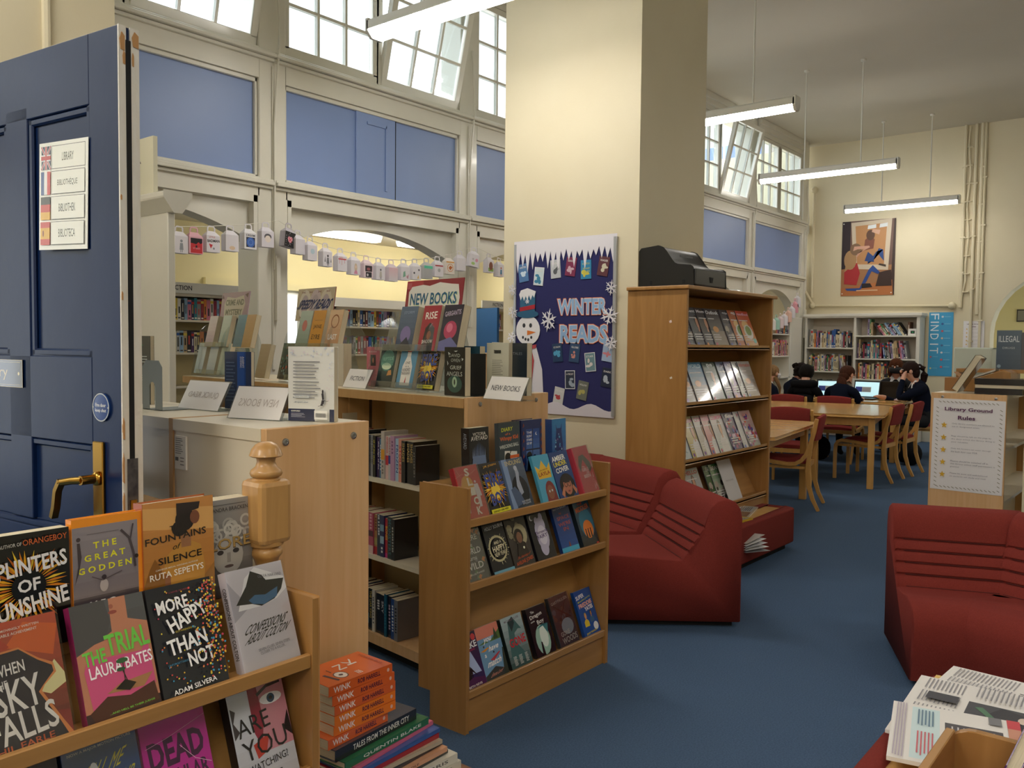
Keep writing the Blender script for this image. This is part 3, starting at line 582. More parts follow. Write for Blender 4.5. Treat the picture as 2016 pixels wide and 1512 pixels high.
def amber(a):
    a.rect('20407c', 0, 0, 1, 1).text('f0efe8', 'AMBER', .45, .86, .72, .11, 4, 2).text('e0d23a', 'UNDER', .46, .74, .7, .1, 5, 2).text('f0efe8', 'COVER', .5, .61, .7, .11, 5, 2); a.ell('17151c', .55, .26, .4, .26).ell('b5715a', .55, .26, .22, .2).ell('2a2024', .55, .4, .28, .08); a.ring('1a1a1a', .46, .28, .08, .02).ring('1a1a1a', .64, .28, .08, .02); a.ell('8c3a34', .55, .14, .06, .02).poly('c07a5c', (.12, .1), (.3, .26), (.36, .2), (.24, .02)).poly('c07a5c', (.82, .26), (.98, .14), (.9, .04), (.76, .2))
def girls(a):
    a.rect('d2455a', 0, 0, 1, 1).poly('565a5e', (.2, .45), (.15, .6), (.3, .8), (.6, .82), (.9, .64), (.92, .5), (.75, .42), (.7, .5), (.5, .72), (.34, .6)); a.text('f6dfe2', 'GIRLS', .5, .5, .42, .07, 2, 1).text('f6dfe2', 'BEEN', .52, .36, .4, .07, 2, 1).text('f6dfe2', "I'VE", .6, .43, .16, .05, 2).text('f6dfe2', 'THE', .42, .56, .16, .03, 2)
    for p in ((.9, .1), (.85, .3), (.95, .5), (.8, .05)): a.poly('f4cdd4', (p[0], p[1]), (p[0]+.04, p[1]+.01), (p[0]+.02, p[1]+.14))
def warst(a):
    a.rect('1f2023', 0, 0, 1, 1)
    for i in range(9): a.poly('7f92b4', (.16+i*.075, .42), (.21+i*.075, .42), (.19+i*.075, .62+.12*(1-abs(i-4)/4)*1.0))
    a.poly('6a7da0', (.14, .3), (.86, .3), (.82, .46), (.18, .46)); a.text('ded7c8', 'VICTORIA', .5, .88, .66, .06, 1, 1).text('ded7c8', 'AVEYARD', .5, .8, .84, .085, 1, 1).text('7f8893', 'WAR', .56, .25, .5, .1, 1, 0).text('5b626c', 'STORM', .5, .12, .86, .1, 1, 0)
def diary(a):
    a.rect('39454c', 0, 0, 1, 1).text('cfd33a', 'DIARY', .4, .87, .54, .075, 2, 2).text('dd6a3c', 'of a', .42, .78, .24, .04, 2, 2).text('dd6a3c', 'Wimpy Kid', .48, .69, .86, .1, 2, 3).text('c9cfca', 'WRECKING BALL', .48, .55, .9, .07, 3, 2)
    a.poly('e6e2da', (.22, .05), (.84, .08), (.84, .42), (.26, .46)).ell('1b1b1d', .4, .33, .14).line('1b1b1d', .03, (.5, .4), (.56, .46)).rect('e2662e', .5, .3, .93, .36)
def silent(a):
    a.rect('1f2f66', 0, 0, 1, 1).grad('5a83c0', '22448c', .22, .02, .88, .82); a.rect('142048', .52, .02, .55, .82).rect('142048', .22, .4, .88, .43)
    for t_, y in (('THE', .75), ('SILENT', .68), ('STARS', .61), ('GO BY', .54)): a.text('eef1f6', t_, .37, y, .26, .045, 0, 1)
    a.ell('e8edf6', .72, .72, .05).ell('2a4f98', .745, .725, .045); a.poly('16171f', (.24, .02), (.8, .02), (.76, .2), (.5, .26), (.3, .22)).ell('16171f', .36, .3, .13, .08).ell('16171f', .62, .26, .07, .05).rect('d9dfe6', .68, .04, .84, .12)
    for i in range(6): a.poly('7c4038', (.04, .1+i*.15), (.12, .14+i*.15), (.07, .2+i*.15)); a.poly('7c4038', (.92, .1+i*.15), (.98, .14+i*.15), (.94, .2+i*.15))
def castle(a):
    a.grad('2f4f9c', '2f7fb8').poly('1c3370', (.1, 0), (.3, .75), (.26, .9), (.34, .8), (.62, .8), (.7, .92), (.68, .72), (.92, 0)); a.dots(['5fb0dc', '3a4f9c', '7a5a9c', '8cc4e4'], 30, .2, .05, .8, .7, .03, .05)
def wild(a):
    a.rect('353a40', 0, 0, 1, 1).dots(['557a54', '3e5f49', '6c6f7c'], 24, 0, 0, 1, 1, .04, .08)
    for (x, y) in ((.75, .9), (.9, .86), (.2, .12), (.9, .35), (.6, .06)): a.poly('d97a34', (x-.08, y), (x, y+.05), (x+.09, y+.02), (x+.02, y-.02), (x+.05, y-.06), (x-.03, y-.03))
    for t_, y, w, h in (('WHERE', .78, .78, .1), ('the', .66, .24, .07), ('WORLD', .54, .82, .11), ('turns', .41, .36, .06), ('WILD', .27, .76, .12)): a.text('ecebe4', t_, .47, y, w, h, 1, 1 if h > .08 else 0)
    a.text('ecebe4', 'Nicola Penfold', .5, .14, .6, .04, 2, 0)
def happyny(a):
    a.grad('1a1b22', '23242d').ring('c9bf94', .5, .48, .42, .07, 26).rays(['c9bf94'], .5, .48, .4, .5, 40, .4); a.ell('141419', .5, .48, .33)
    a.text('e6dcb8', 'AND A', .5, .6, .36, .06, 3, 1).text('e6dcb8', 'HAPPY', .5, .49, .6, .11, 4, 2).text('e6dcb8', 'NEW YEAR?', .52, .38, .56, .08, 4, 1).text('cfd2d8', 'HOLLY BOURNE', .5, .9, .9, .07, 3, 1).rect('6fa9c0', 0, 0, 1, .07)
def aveline(a):
    a.rect('3a3330', 0, 0, 1, 1).dots(['8c8469', '6b6452', 'a29a7c'], 16, .1, .5, .9, .98, .08, .14).ell('b0a684', .6, .62, .32, .22).poly('2a201e', (.25, .22), (.8, .22), (.74, .45), (.6, .5), (.4, .48)); a.ell('2a201c', .5, .6, .22, .15).ell('8a5f48', .52, .57, .13, .11).ell('f0ecd0', .62, .36, .04)
    a.text('c9542c', 'The Haunting of', .5, .2, .66, .06, 6, 0, .2).text('c9542c', 'AVELINE JONES', .5, .1, .84, .09, 6, 1)
def fairy(a):
    a.rect('1b1a24', 0, 0, 1, 1); 
    for (x, y, r_) in ((.55, .45, .3), (.45, .6, .22), (.6, .7, .2), (.5, .25, .2), (.66, .86, .1), (.4, .8, .1)): a.ell('b9b3cc', x, y, r_, r_*.85)
    a.ell('d7d2e2', .55, .5, .22, .2).ell('e9e6ef', .18, .88, .09).ell('1b1a24', .22, .89, .075).text('4c3a6c', 'Thirteenth', .52, .57, .66, .06, 4, 1).text('4c3a6c', 'FAIRY', .52, .48, .52, .08, 4, 1)
def space(a):
    a.grad('1f4f9c', '1d3470').rect('3fa8d0', 0, 0, 1, .12).text('d8dde6', 'KATYA BALEN', .45, .95, .76, .04, 4, 1).text('b05648', 'THE', .4, .83, .14, .04, 2)
    for t_, y in (('SPACE', .74), ("WE'RE", .61), ('IN', .5)): a.text('b05648', t_, .52, y, .18*len(t_)*.8, .08, 3, 1)
    a.poly('8c4a3a', (.45, .12), (.55, .12), (.52, .22), (.48, .22))
def middler(a):
    a.grad('28221f', '1f4f6c').ell('25708c', .55, .5, .42, .34).ell('e07c34', .55, .36, .3, .2).text('c9562c', 'THE', .42, .93, .3, .05, 4, 1).text('d8683a', 'MIDDLER', .5, .83, .84, .11, 6, 2)
    for x in (.38, .52, .66): a.poly('1a1a22', (x-.04, .18), (x+.04, .18), (x+.02, .34), (x-.02, .34)).ell('1a1a22', x, .36, .03)
    a.rect('c23030', .8, 0, .95, .04)
def wake(a):
    a.grad('27235c', '3a1f3c').poly('aebfe6', (.1, .25), (.9, .25), (.6, .66), (.3, .66)).text('f0eef4', 'WAKE', .55, .76, .8, .12, 4, 2).text('b8305c', 'THE WAKENING', .5, .67, .66, .04, 4, 1); a.ell('d9424a', .85, .9, .1).poly('12101c', (.35, .02), (.46, .3), (.42, .42), (.36, .44), (.34, .3), (.2, .2)).poly('12101c', (.46, .02), (.5, .3), (.7, .2), (.44, .4)); a.poly('4a2050', (0, 0), (1, 0), (1, .14), (.5, .2), (0, .12)).text('ecdede', 'BETH REVIS', .5, .05, .6, .04, 2)
def match(a):
    a.rect('6f9cc0', 0, 0, 1, 1).rect('d9806c', 0, .78, 1, 1).poly('4f7038', (0, .68), (.3, .72), (.5, .68), (1, .86), (1, .68)).poly('2c4a34', (.7, .7), (.8, .92), (.9, .7)); a.poly('36403f', (0, 0), (1, 0), (1, .1), (.5, .22), (0, .1)).poly('2e4038', (.78, 0), (.95, .5), (1, .5), (1, 0))
    a.text('f6f4f0', 'you', .42, .72, .34, .1, 3, 2, .2).text('f6f4f0', 'have', .62, .57, .44, .1, 3, 2, .2).text('f6f4f0', 'a', .2, .46, .08, .06, 3, 2, .2).text('f6f4f0', 'match', .52, .31, .6, .12, 3, 2, .2).text('e8a08c', 'Emma Lord', .5, .1, .5, .06, 4, 0, .3)
    a.poly('d98f34', (.02, .56), (.36, .6), (.4, .58), (.2, .54)).poly('b8404a', (.34, .36), (.8, .46), (.82, .44), (.5, .33)); a.ell('2a2430', .56, .48, .03).ell('2a2430', .2, .63, .03)
def gone(a):
    a.grad('1c4a48', 'a9bcc0').poly('3f6c6c', (.1, .2), (.3, .9), (.55, .98), (.85, .7), (.7, .72), (.5, .66), (.45, .5), (.7, .3), (.9, .1)); a.poly('1f3c40', (.3, .9), (.55, .97), (.6, .85), (.4, .7)).text('c9303c', 'GONE', .55, .5, .76, .17, 3, 2).text('6d5b66', 'MICHELLE CLOSE', .5, .93, .7, .04, 3)
    for x in (.25, .5, .78): a.lines('d8e0dc', x-.08, .06, x+.08, .24, 8, .4, .3)
def dragon(a):
    a.rect('17161f', 0, 0, 1, 1).ell('9fc4b4', .5, .32, .36, .3).ell('e2efe6', .58, .38, .2, .22).poly('15131c', (.3, 0), (.45, 0), (.42, .28), (.36, .3)).poly('3f7f84', (.3, .55), (.9, .6), (.8, .4), (.6, .62)).text('eeece6', 'The', .28, .9, .18, .05, 4, 1).text('eeece6', 'Dragon', .42, .81, .62, .1, 6, 1).text('eeece6', 'and the', .2, .72, .2, .03, 5).text('eeece6', 'Boy', .58, .67, .36, .11, 6, 1)
def woods(a):
    a.grad('3a4450', '34332f').dots(['5a4a3c', '2c2a28', '4c5a66'], 14, .05, .4, .95, .9, .05, .1).ell('9fb4c4', .6, .36, .3, .16).line('2a211c', .05, (.1, .85), (.4, .7), (.9, .5)).line('2a211c', .04, (.9, .95), (.6, .7), (.3, .5)); a.text('b3b0a8', 'GARY PAULSEN', .5, .88, .84, .06, 4, 1).text('dcd9d2', 'GONE', .4, .25, .46, .09, 4, 1).text('dcd9d2', 'WOODS', .55, .12, .76, .12, 3, 1)
def super_(a):
    a.rect('1d4f9c', 0, 0, 1, 1).text('eef0f4', 'SUPER', .3, .86, .5, .09, 6, 2).text('c9d23a', 'Miraculous Journey', .5, .78, .8, .05, 8, 1).text('f0b8a8', 'FREDDIE', .5, .68, .8, .09, 5, 3).text('f2f0f2', 'YATES', .64, .58, .5, .09, 5, 3); a.person('c9a13a', 'd9a07c', 'e0c43a', .32, .2, .5, .14).person('2c2c2c', 'b5825c', '36648c', .66, .26, .52, .12); a.ell('e9eef2', .78, .16, .14).text('e0d23a', 'JENNY PEARSON', .45, .06, .66, .05, 4, 1)
G1 = 'books on the middle rack'
r1 = [  # tier, px, py of the lower left front corner, width, height, thick, colour, art, label, rot
 (0, 919, .112, .198, .04, '1b1b1e', warst, 'thick black paperback with a spiky grey crown, top left of the middle rack', 0),
 (0, 978, .132, .205, .02, '39454c', diary, 'slate grey hardback with a black ball on a white card, middle rack top', -3),
 (0, 1022, .135, .208, .05, '26305c', silent, 'thick blue book showing a night window and moon, middle rack top', 0),
 (0, 1082, .1, .2, .035, '33569c', castle, 'blue book with a dark castle tower, at the right end of the middle rack top', 0),
 (1, 905, .127, .196, .022, '9c2f34', slick, 'red book with white letters running down it, first on the upper ledge', -4),
 (1, 957, .127, .196, .026, '2a2620', a_fire, 'black and orange flame book with yellow tape, second on the upper ledge', -3),
 (1, 1008, .128, .198, .02, '6f86b0', endl, 'grey-blue book with a pale upright animal on the cover', -3),
 (1, 1066, .11, .196, .014, '4fa3c4', layla, 'light blue book with a yellow crown, upper ledge', -2),
 (1, 1100, .13, .198, .016, '20407c', amber, 'dark blue comic book with a girl lifting her glasses, upper ledge', -3),
 (1, 1146, .118, .204, .026, 'cf4a5c', girls, 'glossy pink-red book leaning at the right end of the upper ledge', -6),
 (2, 913, .132, .2, .02, '353a40', wild, 'grey leafy book with orange foxes at the left of the middle ledge', -4),
 (2, 968, .12, .196, .02, '1b1c22', happyny, 'black book with a pale gold ring of sparks, middle ledge', -2),
 (2, 1011, .127, .198, .014, '332c28', aveline, 'brown book with a dark-haired girl and orange script, middle ledge', -3),
 (2, 1056, .126, .198, .016, '1a1a22', fairy, 'black book with a pale plume of smoke and a moon, middle ledge', -3),
 (2, 1105, .12, .198, .016, '1d3a78', space, 'plain blue book with red-brown lettering, middle ledge', -2),
 (2, 1146, .12, .198, .022, '24303c', middler, 'blue and orange book with three small figures, at the right of the middle ledge', -4),
 (3, 905, .12, .196, .02, '2b2250', wake, 'purple and pink book partly hidden by the rack end, lowest ledge', 0),
 (3, 950, .13, .198, .022, 'b5604c', match, 'coral and blue book with white script, lowest ledge', -2),
 (3, 1005, .128, .198, .024, '1e2c2c', gone, 'sea green book with red capitals GONE, lowest ledge', -2),
 (3, 1055, .126, .2, .022, '1b1a22', dragon, 'black book with a pale cave mouth and title THE DRAGON AND THE BOY', -2),
 (3, 1100, .137, .21, .016, '2d3034', woods, 'dark grey glossy book with bare branches, lowest ledge', -4),
 (3, 1148, .125, .196, .016, '1d4f9c', super_, 'bright blue comic book at the right end of the lowest ledge', -2)]
xe = {}
for (k, px_, w, h, t_, c, art, lb, rot) in r1:
    yl = {0: .13, 1: .03, 2: .03, 3: .03}[k]; zz = {0: .89, 1: .765, 2: .53, 3: .14}[k]
    # pixel column of the lower left corner turned into a distance along the ledge
    x = None; lo, hi = R1X-.05, R1X+1.0
    for _ in range(40):
        m_ = (lo+hi)/2; v = Vector((m_, R1Y+yl, zz))-EYE; u = CX+F*v.dot(rt)/v.dot(fw)
        if u < px_: lo = m_
        else: hi = m_
    x = max(lo, R1X+.02); pr_ = xe.get(k, 0)
    if x < pr_: x = pr_+.001
    w = min(w, R1X+.908-x); xe[k] = x+w
    sp = None
    if art is a_fire: sp = lambda a: a.rect('d9a12a', 0, .1, 1, .6).vtext('222222', 'FIRE BOY', .5, .35, .4, .5, 2)
    if art is silent: sp = lambda a: a.vtext('d9dde6', 'THE SILENT STARS GO BY', .4, .5, .6, .25)
    if art is warst: sp = lambda a: a.vtext('8b8f96', 'AVEYARD', .5, .75, .3, .4)
    book(lb, G1, tier(R1Y, k, x, rot=rot*.35, dy=0 if k else .0), w, h, t_, c, art, sp, hard=(k == 0 and art in (silent, diary)), jack=art in (girls, wild, woods, slick))
# ------------------------------------------------------------------ blue door, standing open
D = Vector((.98, 1.9)) ; dd = Vector((-.056, .5)).normalized()     # free edge corner, direction towards the hinges
DM = Matrix(((dd.x, dd.y, 0, .946), (dd.y, -dd.x, 0, 1.905), (0, 0, 1, 0), (0, 0, 0, 1)))   # x along the leaf to the hinges, y towards the viewer
# keep the frame right-handed: x = hinges, y = towards +X side, z up
nx = Vector((dd.y, -dd.x))
DM = Matrix(((dd.x, -nx.x, 0, .946), (dd.y, -nx.y, 0, 1.905), (0, 0, 1, 0), (0, 0, 0, 1)))  # y points to the viewer's side
DW = .86; DT = .05; DH = 2.1
door = thing('door_2', None, None, M=DM); door['kind'] = 'structure'
b = MB(); b.box(.002, DW, -DT+.002, 0-.012, .01, DH-.001); b.build('leaf', dblue, door)
def stile(x0, x1, z0, z1):
    b = MB(); b.box(x0, x1, -.02, 0, z0, z1); b.build('stile', dblue, door, bevel=.002, bseg=1)
stile(.001, .115, .01, DH); stile(DW-.115, DW, .01, DH); stile(.38, .48, .95, 1.97-.0)
for z0, z1 in ((1.97, DH), (1.16, 1.33), (.01, .25), (.82-.04, .92)): 
    pass
stile(.115, DW-.115, 1.94, DH); stile(.115, DW-.115, 1.155, 1.36); stile(.115, DW-.115, .80, .93); stile(.115, DW-.115, .01, .26)
def panel_bead(x0, x1, z0, z1):
    b = MB()
    for (a, c, e, f) in ((x0, x1, z1-.018, z1), (x0, x1, z0, z0+.018), (x0, x0+.018, z0, z1), (x1-.018, x1, z0, z1)): b.box(a, c, -.013, -.003, e, f)
    b.build('panel_bead', dblue, door, bevel=.004, bseg=1)
panel_bead(.115, .38, 1.36, 1.94); panel_bead(.48, DW-.115, 1.36, 1.94); panel_bead(.115, DW-.115, .93, 1.155); panel_bead(.115, DW-.115, .26, .80)
chip = mat('chipped_paint', 'dcd9d2', .35, c2='d8d2c6', scale=30, stretch=(3, 3, .6), bump=.2, bscale=60)
b = MB(); b.box(-.0025, .002, -DT, -.028, 0, DH); b.box(-.0025, .002, -.018, .0, 0, DH); b.build('edge_lipping', chip, door)
b = MB(); b.box(-.003, .002, -.0295, -.0165, .99, DH-.03); b.build('smoke_seal', dark, door)
cw = mat('bare_wood_chip', 'b98b5a', .8); b = MB()
for (y, z, w, h) in ((-.008, 2.065, .012, .04), (-.012, 2.03, .006, .03), (-.04, 2.075, .016, .035), (-.034, 2.03, .004, .03), (-.002, 1.72, .004, .012), (-.002, 1.5, .004, .02), (-.002, 1.2, .005, .05), (-.001, 1.11, .004, .07), (-.001, 1.03, .004, .05), (-.001, .93, .006, .06)):
    b.prism([(y-w/2, z-h/2), (y+w*.3, z-h*.45), (y+w/2, z+h*.1), (y+w*.1, z+h/2), (y-w/2, z+h*.3)], 'x', -.0045, -.001)
b.build('paint_chip', cw, door)
b = MB(); b.box(-.005, 0, -.036, -.010, .90, 1.13); b.build('lock_faceplate', mat('worn_steel', '8d8990', .25, .9, c2='5c5a60', scale=60), door); 
b = MB(); b.box(-.007, -.004, -.031, -.016, .985, 1.035); b.build('latch_bolt', brass, door)
# furniture: lever handle, plates and signs
def handle(y, s):
    h = MB(); h.box(.065, .105, y, y+s*.008, .93, 1.165); hp = h.build('handle_plate', brass, door, bevel=.002, bseg=1)
    h = MB(); h.tube([(.085, y, 1.08), (.085, y+s*.05, 1.08)], .011, 10); h.ball((.085, y+s*.012, 1.08), (.017, .008, .017)); h.tube([(.085, y+s*.045, 1.08), (.11, y+s*.052, 1.078), (.155, y+s*.056, 1.07)], .009, 10)
    h.sweep([(.15, y+s*.056, 1.075), (.168, y+s*.056, 1.05), (.176, y+s*.056, 1.01), (.186, y+s*.056, .985)], .016, .012, (0, 1, 0)); h.build('lever', brass, hp, smooth=50)
handle(0, 1); handle(-DT, -1)
def sign(name, x0, z0, w, h, f, m=None, rot=0, y=.0035, th=.0015, base='efefe8', parent=None, label=None):
    b = MB(); b.box(0, w, 0, th, 0, h, 0, lin(base)); o = b.build(name, m or printg, door, T(x0+w, y, z0) @ RZ(pi) @ RY(R(rot)))
    a = Art(w, h, .00008); f(a); a.build('sign_print', o); 
    if label: o['label'] = label
    return o
# note: signs face the viewer, so u runs towards the free edge
def f_lib(a):
    rows = [('uk', 'LIBRARY'), ('fr', 'BIBLIOTHÈQUE'), ('de', 'BIBLIOTHEK'), ('es', 'BIBLIOTECA')]
    for i, (f, t_) in enumerate(rows):
        y1 = .965-i*.235; y0 = y1-.215
        a.rect('555555', .27, y0, .95, y1).rect('ecece4', .275, y0+.005, .945, y1-.005); a.text('3a3a3a', t_, .6, (y0+y1)/2, .034*len(t_), .075, 0, 0)
        X0, X1 = .05, .25
        if f == 'uk':
            a.rect('2b2f55', X0, y0, X1, y1).line('d8d4da', .035, (X0, y0), (X1, y1)).line('d8d4da', .035, (X0, y1), (X1, y0)).line('c23a44', .014, (X0, y0), (X1, y1)).line('c23a44', .014, (X0, y1), (X1, y0)); m_ = (y0+y1)/2
            a.rect('e2dee2', .125, y0, .175, y1).rect('e2dee2', X0, m_-.03, X1, m_+.03).rect('c23a44', .137, y0, .163, y1).rect('c23a44', X0, m_-.018, X1, m_+.018)
        if f == 'fr': a.rect('2f4f8f', X0, y0, .117, y1).rect('e8e6e6', .117, y0, .183, y1).rect('cf3a40', .183, y0, X1, y1)
        if f == 'de': a.rect('221f1c', X0, y0+.143, X1, y1).rect('c8352c', X0, y0+.072, X1, y0+.143).rect('e2ac2c', X0, y0, X1, y0+.072)
        if f == 'es': a.rect('c8352c', X0, y0, X1, y1).rect('e2ac2c', X0, y0+.055, X1, y1-.055).ell('8c4a2c', .11, (y0+y1)/2, .016, .03)
sign('language_sign', .122, 1.618, .205, .255, f_lib, rot=2.0, label='laminated paper sign with four flags and the word library in four languages')
def f_plaque(a): a.rect('8c7a4a', .0, .0, 1, 1).rect('10162c', .012, .03, .988, .97).rect('8c7a4a', .03, .08, .97, .92).rect('10162c', .036, .1, .964, .9).text('b49a5c', 'Library', .42, .5, .6, .5, 0, 0); a.ell('c9b98c', .93, .5, .018)
sign('name_plaque', .412, 1.278, .25, .07, f_plaque, base='10162c', m=mat('plaque', None, .45, spec=.2))
b = MB(); n = 28; b.lathe([(.0, 0), (.033, 0), (.033, .003), (.029, .0035), (0, .0035)], n); fp = b.build('fire_door_plate', mat('blue_sign_disc', '20407f', .3), door, T(.075, .0005, 1.245) @ RX(-pi/2), smooth=30)
a = Art(.066, .066, .0001); a.ring('aab0b8', .5, .5, .5, .045, 30).text('e6e9ee', 'Fire door', .5, .58, .62, .13, 0, 1).text('e6e9ee', 'keep shut', .5, .38, .64, .15, 0, 1).ell('c9c9c4', .06, .5, .03).ell('c9c9c4', .94, .5, .03); a.build('sign_print', fp, T(.033, -.033, .0035) @ RX(R(-90)) @ T(0, 0, 0) @ RZ(pi) @ T(0, 0, 0))
fp.children[0].matrix_local = Matrix(((-1, 0, 0, .033), (0, 0, -1, .033), (0, -1, 0, .0037), (0, 0, 0, 1)))
# ------------------------------------------------------------------ low double-sided bookcases
def hit(px, P, d, z=None):
    A = Vector(P) if z is None else Vector((P[0], P[1], z)); A = A-EYE; B = Vector(d) if len(d) == 3 else Vector((*d, 0)); q = (px-CX)/F
    return (q*A.dot(fw)-A.dot(rt))/(B.dot(rt)-q*B.dot(fw))
def zat(P, py):
    A = Vector((P[0], P[1], 0))-EYE; B = Vector((0, 0, 1)); q = (py-CY)/F
    return (q*A.dot(fw)-A.dot(dn))/(B.dot(dn)-q*B.dot(fw))
def screw(parent, P, n):
    b = MB(); b.lathe([(0, 0), (.0095, 0), (.009, .003), (.005, .004), (.004, .002), (0, .002)], 14)
    return b.build('screw_cap', steel, parent, T(*P) @ Vector(n).to_track_quat('Z', 'Y').to_matrix().to_4x4(), smooth=30)
ZT = 1.19
c1 = thing('low_bookcase', 'nearest low bookcase with a beech end panel, cream back and pale top', 'bookcase', (1.22, 1.75, 0))
b = MB(); b.box(0, .325, 0, .022, 0, ZT); b.build('end_panel', beech, c1, bevel=.0015, bseg=1)
MB().box(.0, .325, .022, .425, ZT-.032, ZT-.001).build('top_board', greyl, c1)
MB().box(.004, .02, .022, .425, .05, ZT-.032).build('back_panel', greyl, c1)
for z in (.06, .42, .78): MB().box(.02, .315, .022, .425, z, z+.02).build('shelf', greyl, c1)
MB().box(0, .325, .425, .446, 0, ZT).build('side_panel', beechd, c1)
screw(c1, (.055, 0, ZT-.035), (0, -1, 0)); screw(c1, (.27, 0, ZT-.035), (0, -1, 0))
b = MB(); b.box(-.0006, .004, .36, .415, ZT-.135, ZT-.045, 0, lin('e4e0d6')); lb = b.build('asset_label', printm, c1)
a = Art(.055, .09); a.lines('77736c', .1, .45, .8, .95, 8, .35, .5).rect('55524c', .1, .25, .38, .36).lines('77736c', .55, .1, .9, .4, 3, .3, .2); a.build('label_print', lb, Matrix(((0, 1, 0, -.0008), (-1, 0, 0, .415), (0, 0, 1, ZT-.135), (0, 0, 0, 1))), printm)
c1b = thing('low_bookcase', 'second low bookcase, joined behind the nearest one and half hidden by the door', 'bookcase', (1.22, 2.197, 0))
MB().box(.0, .325, 0, .86, ZT-.032, ZT-.001).build('top_board', greyl, c1b); MB().box(.004, .02, 0, .86, .05, ZT-.032).build('back_panel', greyl, c1b)
for z in (.06, .42, .78): MB().box(.02, .315, 0, .86, z, z+.02).build('shelf', greyl, c1b)
MB().box(0, .325, .86, .882, 0, ZT).build('end_panel', beech, c1b)
# B2, turned seven degrees
CB = Vector((2.474, 2.232, 0)); sd = Vector((.1236, .9923, 0)); td = Vector((.9923, -.1236, 0))
BM = Matrix(((td.x, sd.x, 0, CB.x), (td.y, sd.y, 0, CB.y), (0, 0, 1, 0), (0, 0, 0, 1)))   # x into the case, y along it, z up
def unit(label, y0, L_, first=False):
    t = thing('low_bookcase', label, 'bookcase', M=BM @ T(0, y0, 0)); dep = .54
    pr = [(0, 0), (dep, .085), (dep, .107), (0, .022)] if first else [(0, 0), (dep, 0), (dep, .022), (0, .022)]
    b = MB(); b.prism(pr, 'z', 0, ZT); b.build('end_panel' if first else 'side_panel', beech if first else beechd, t, bevel=.0015, bseg=1, fix=True)
    b = MB(); b.prism([(0.0, .022), (dep, .107 if first else .022), (dep, L_), (0, L_)], 'z', ZT-.036, ZT-.001); b.build('top_board', mat('beech_top', 'dccfb2', .3), t, fix=True)
    b = MB(); b.box(-.004, .0, .022, L_, ZT-.042, ZT-.004); b.build('top_edge', beechd, t)
    MB().box(.262, .278, .06, L_, .05, ZT-.036).build('back_panel', mat('brown_laminate', 'b9a47c', .5), t)  # back panel a darker brown than the shelves
    for z in (.782, .433): MB().box(.004, .262, .022, L_, z, z+.02).build('shelf', greyl, t)
    MB().box(.0, .262, .022, L_, .056, .101).build('bottom_shelf', beech, t)
    MB().box(.05, .5, .09, L_, 0, .056).build('plinth', dark, t)
    b = MB(); b.box(.06, .262, L_-.012, L_, .101, ZT-.036); b.build('shelf_upright', beechd, t)
    b = MB(); b.box(.17, .185, L_-.014, L_-.011, .12, ZT-.05); 
    b.build('slotted_strip', mat('dark_slots', '4a3520', .6), t)
    return t
u1 = unit('low beech bookcase with white shelves of paperbacks, behind the middle rack', 0, .93, True)
screw(u1, (.075, .0115, ZT-.028), (.155, -.988, 0)); screw(u1, (.45, .0705, ZT-.028), (.155, -.988, 0))
b = MB(); b.box(.02, .1, .915, .9175, 1.03, 1.07, 0, lin('b5a88c')); b.build('shelf_label', printm, u1)
u2 = unit('low beech bookcase running back towards the white arches', .93, .93); u3 = unit('farthest low beech bookcase under the paper bunting', 1.86, .8)
# ---- rows of books, spines towards the viewer
def sbook(label, group, M, w, h, t, col, band=None, name='book', pages=True):
    b = MB(); c = lin(col); z1 = h-.0015
    b.box(0, w, 0, t, 0, z1, 0, c)
    if pages: b.box(.002, w-.001, .0012, t-.0012, z1, z1+.0005, 0, lin('cfc4ab'))
    if band:
        for (lo, hi, bc, ins) in band: b.box(-.0006, 0, t*ins, t*(1-ins), h*lo, h*hi, 0, lin(bc))
    return tag(b.build(name, printm, None, M), label, 'book', group)
TONE = [('black', '1c1b1f'), ('black', '232126'), ('dark navy', '1f2a4c'), ('blue', '2f5a9c'), ('pale blue', '8fb0cc'), ('red', 'a3302f'), ('crimson', '8c2440'), ('orange', 'd9823a'), ('yellow', 'd9bf4a'), ('green', '3a7a4c'), ('dark green', '24463a'), ('teal', '2f7f88'), ('white', 'dcd9d0'), ('cream', 'd3c6a3'), ('grey', '8c8c8c'), ('pale grey', 'b9b8b4'), ('pink', 'c9788c'), ('lilac', '9c8cb0'), ('purple', '4a2f5c'), ('brown', '6c4a33'), ('maroon', '5a2028'), ('beige', 'b9a078')]
TD = dict(TONE)
def bands(rng, col):
    lt = sum(lin(col)) > .9; c = '222222' if lt else rng.choice(['e6e2d6', 'c9b06a', 'd9d9dc', 'b9483f']); r = []
    a0 = rng.uniform(.2, .4); r.append((a0, a0+rng.uniform(.25, .45), c, rng.uniform(.3, .4)))
    if rng.random() < .5: r.append((.06, .12, 'e8e4da' if not lt else '44444a', .15))
    if rng.random() < .35: r.append((.78, .9, rng.choice(['c9362f', '2f5a9c', 'd9bf4a', '222222']), 0))
    return r
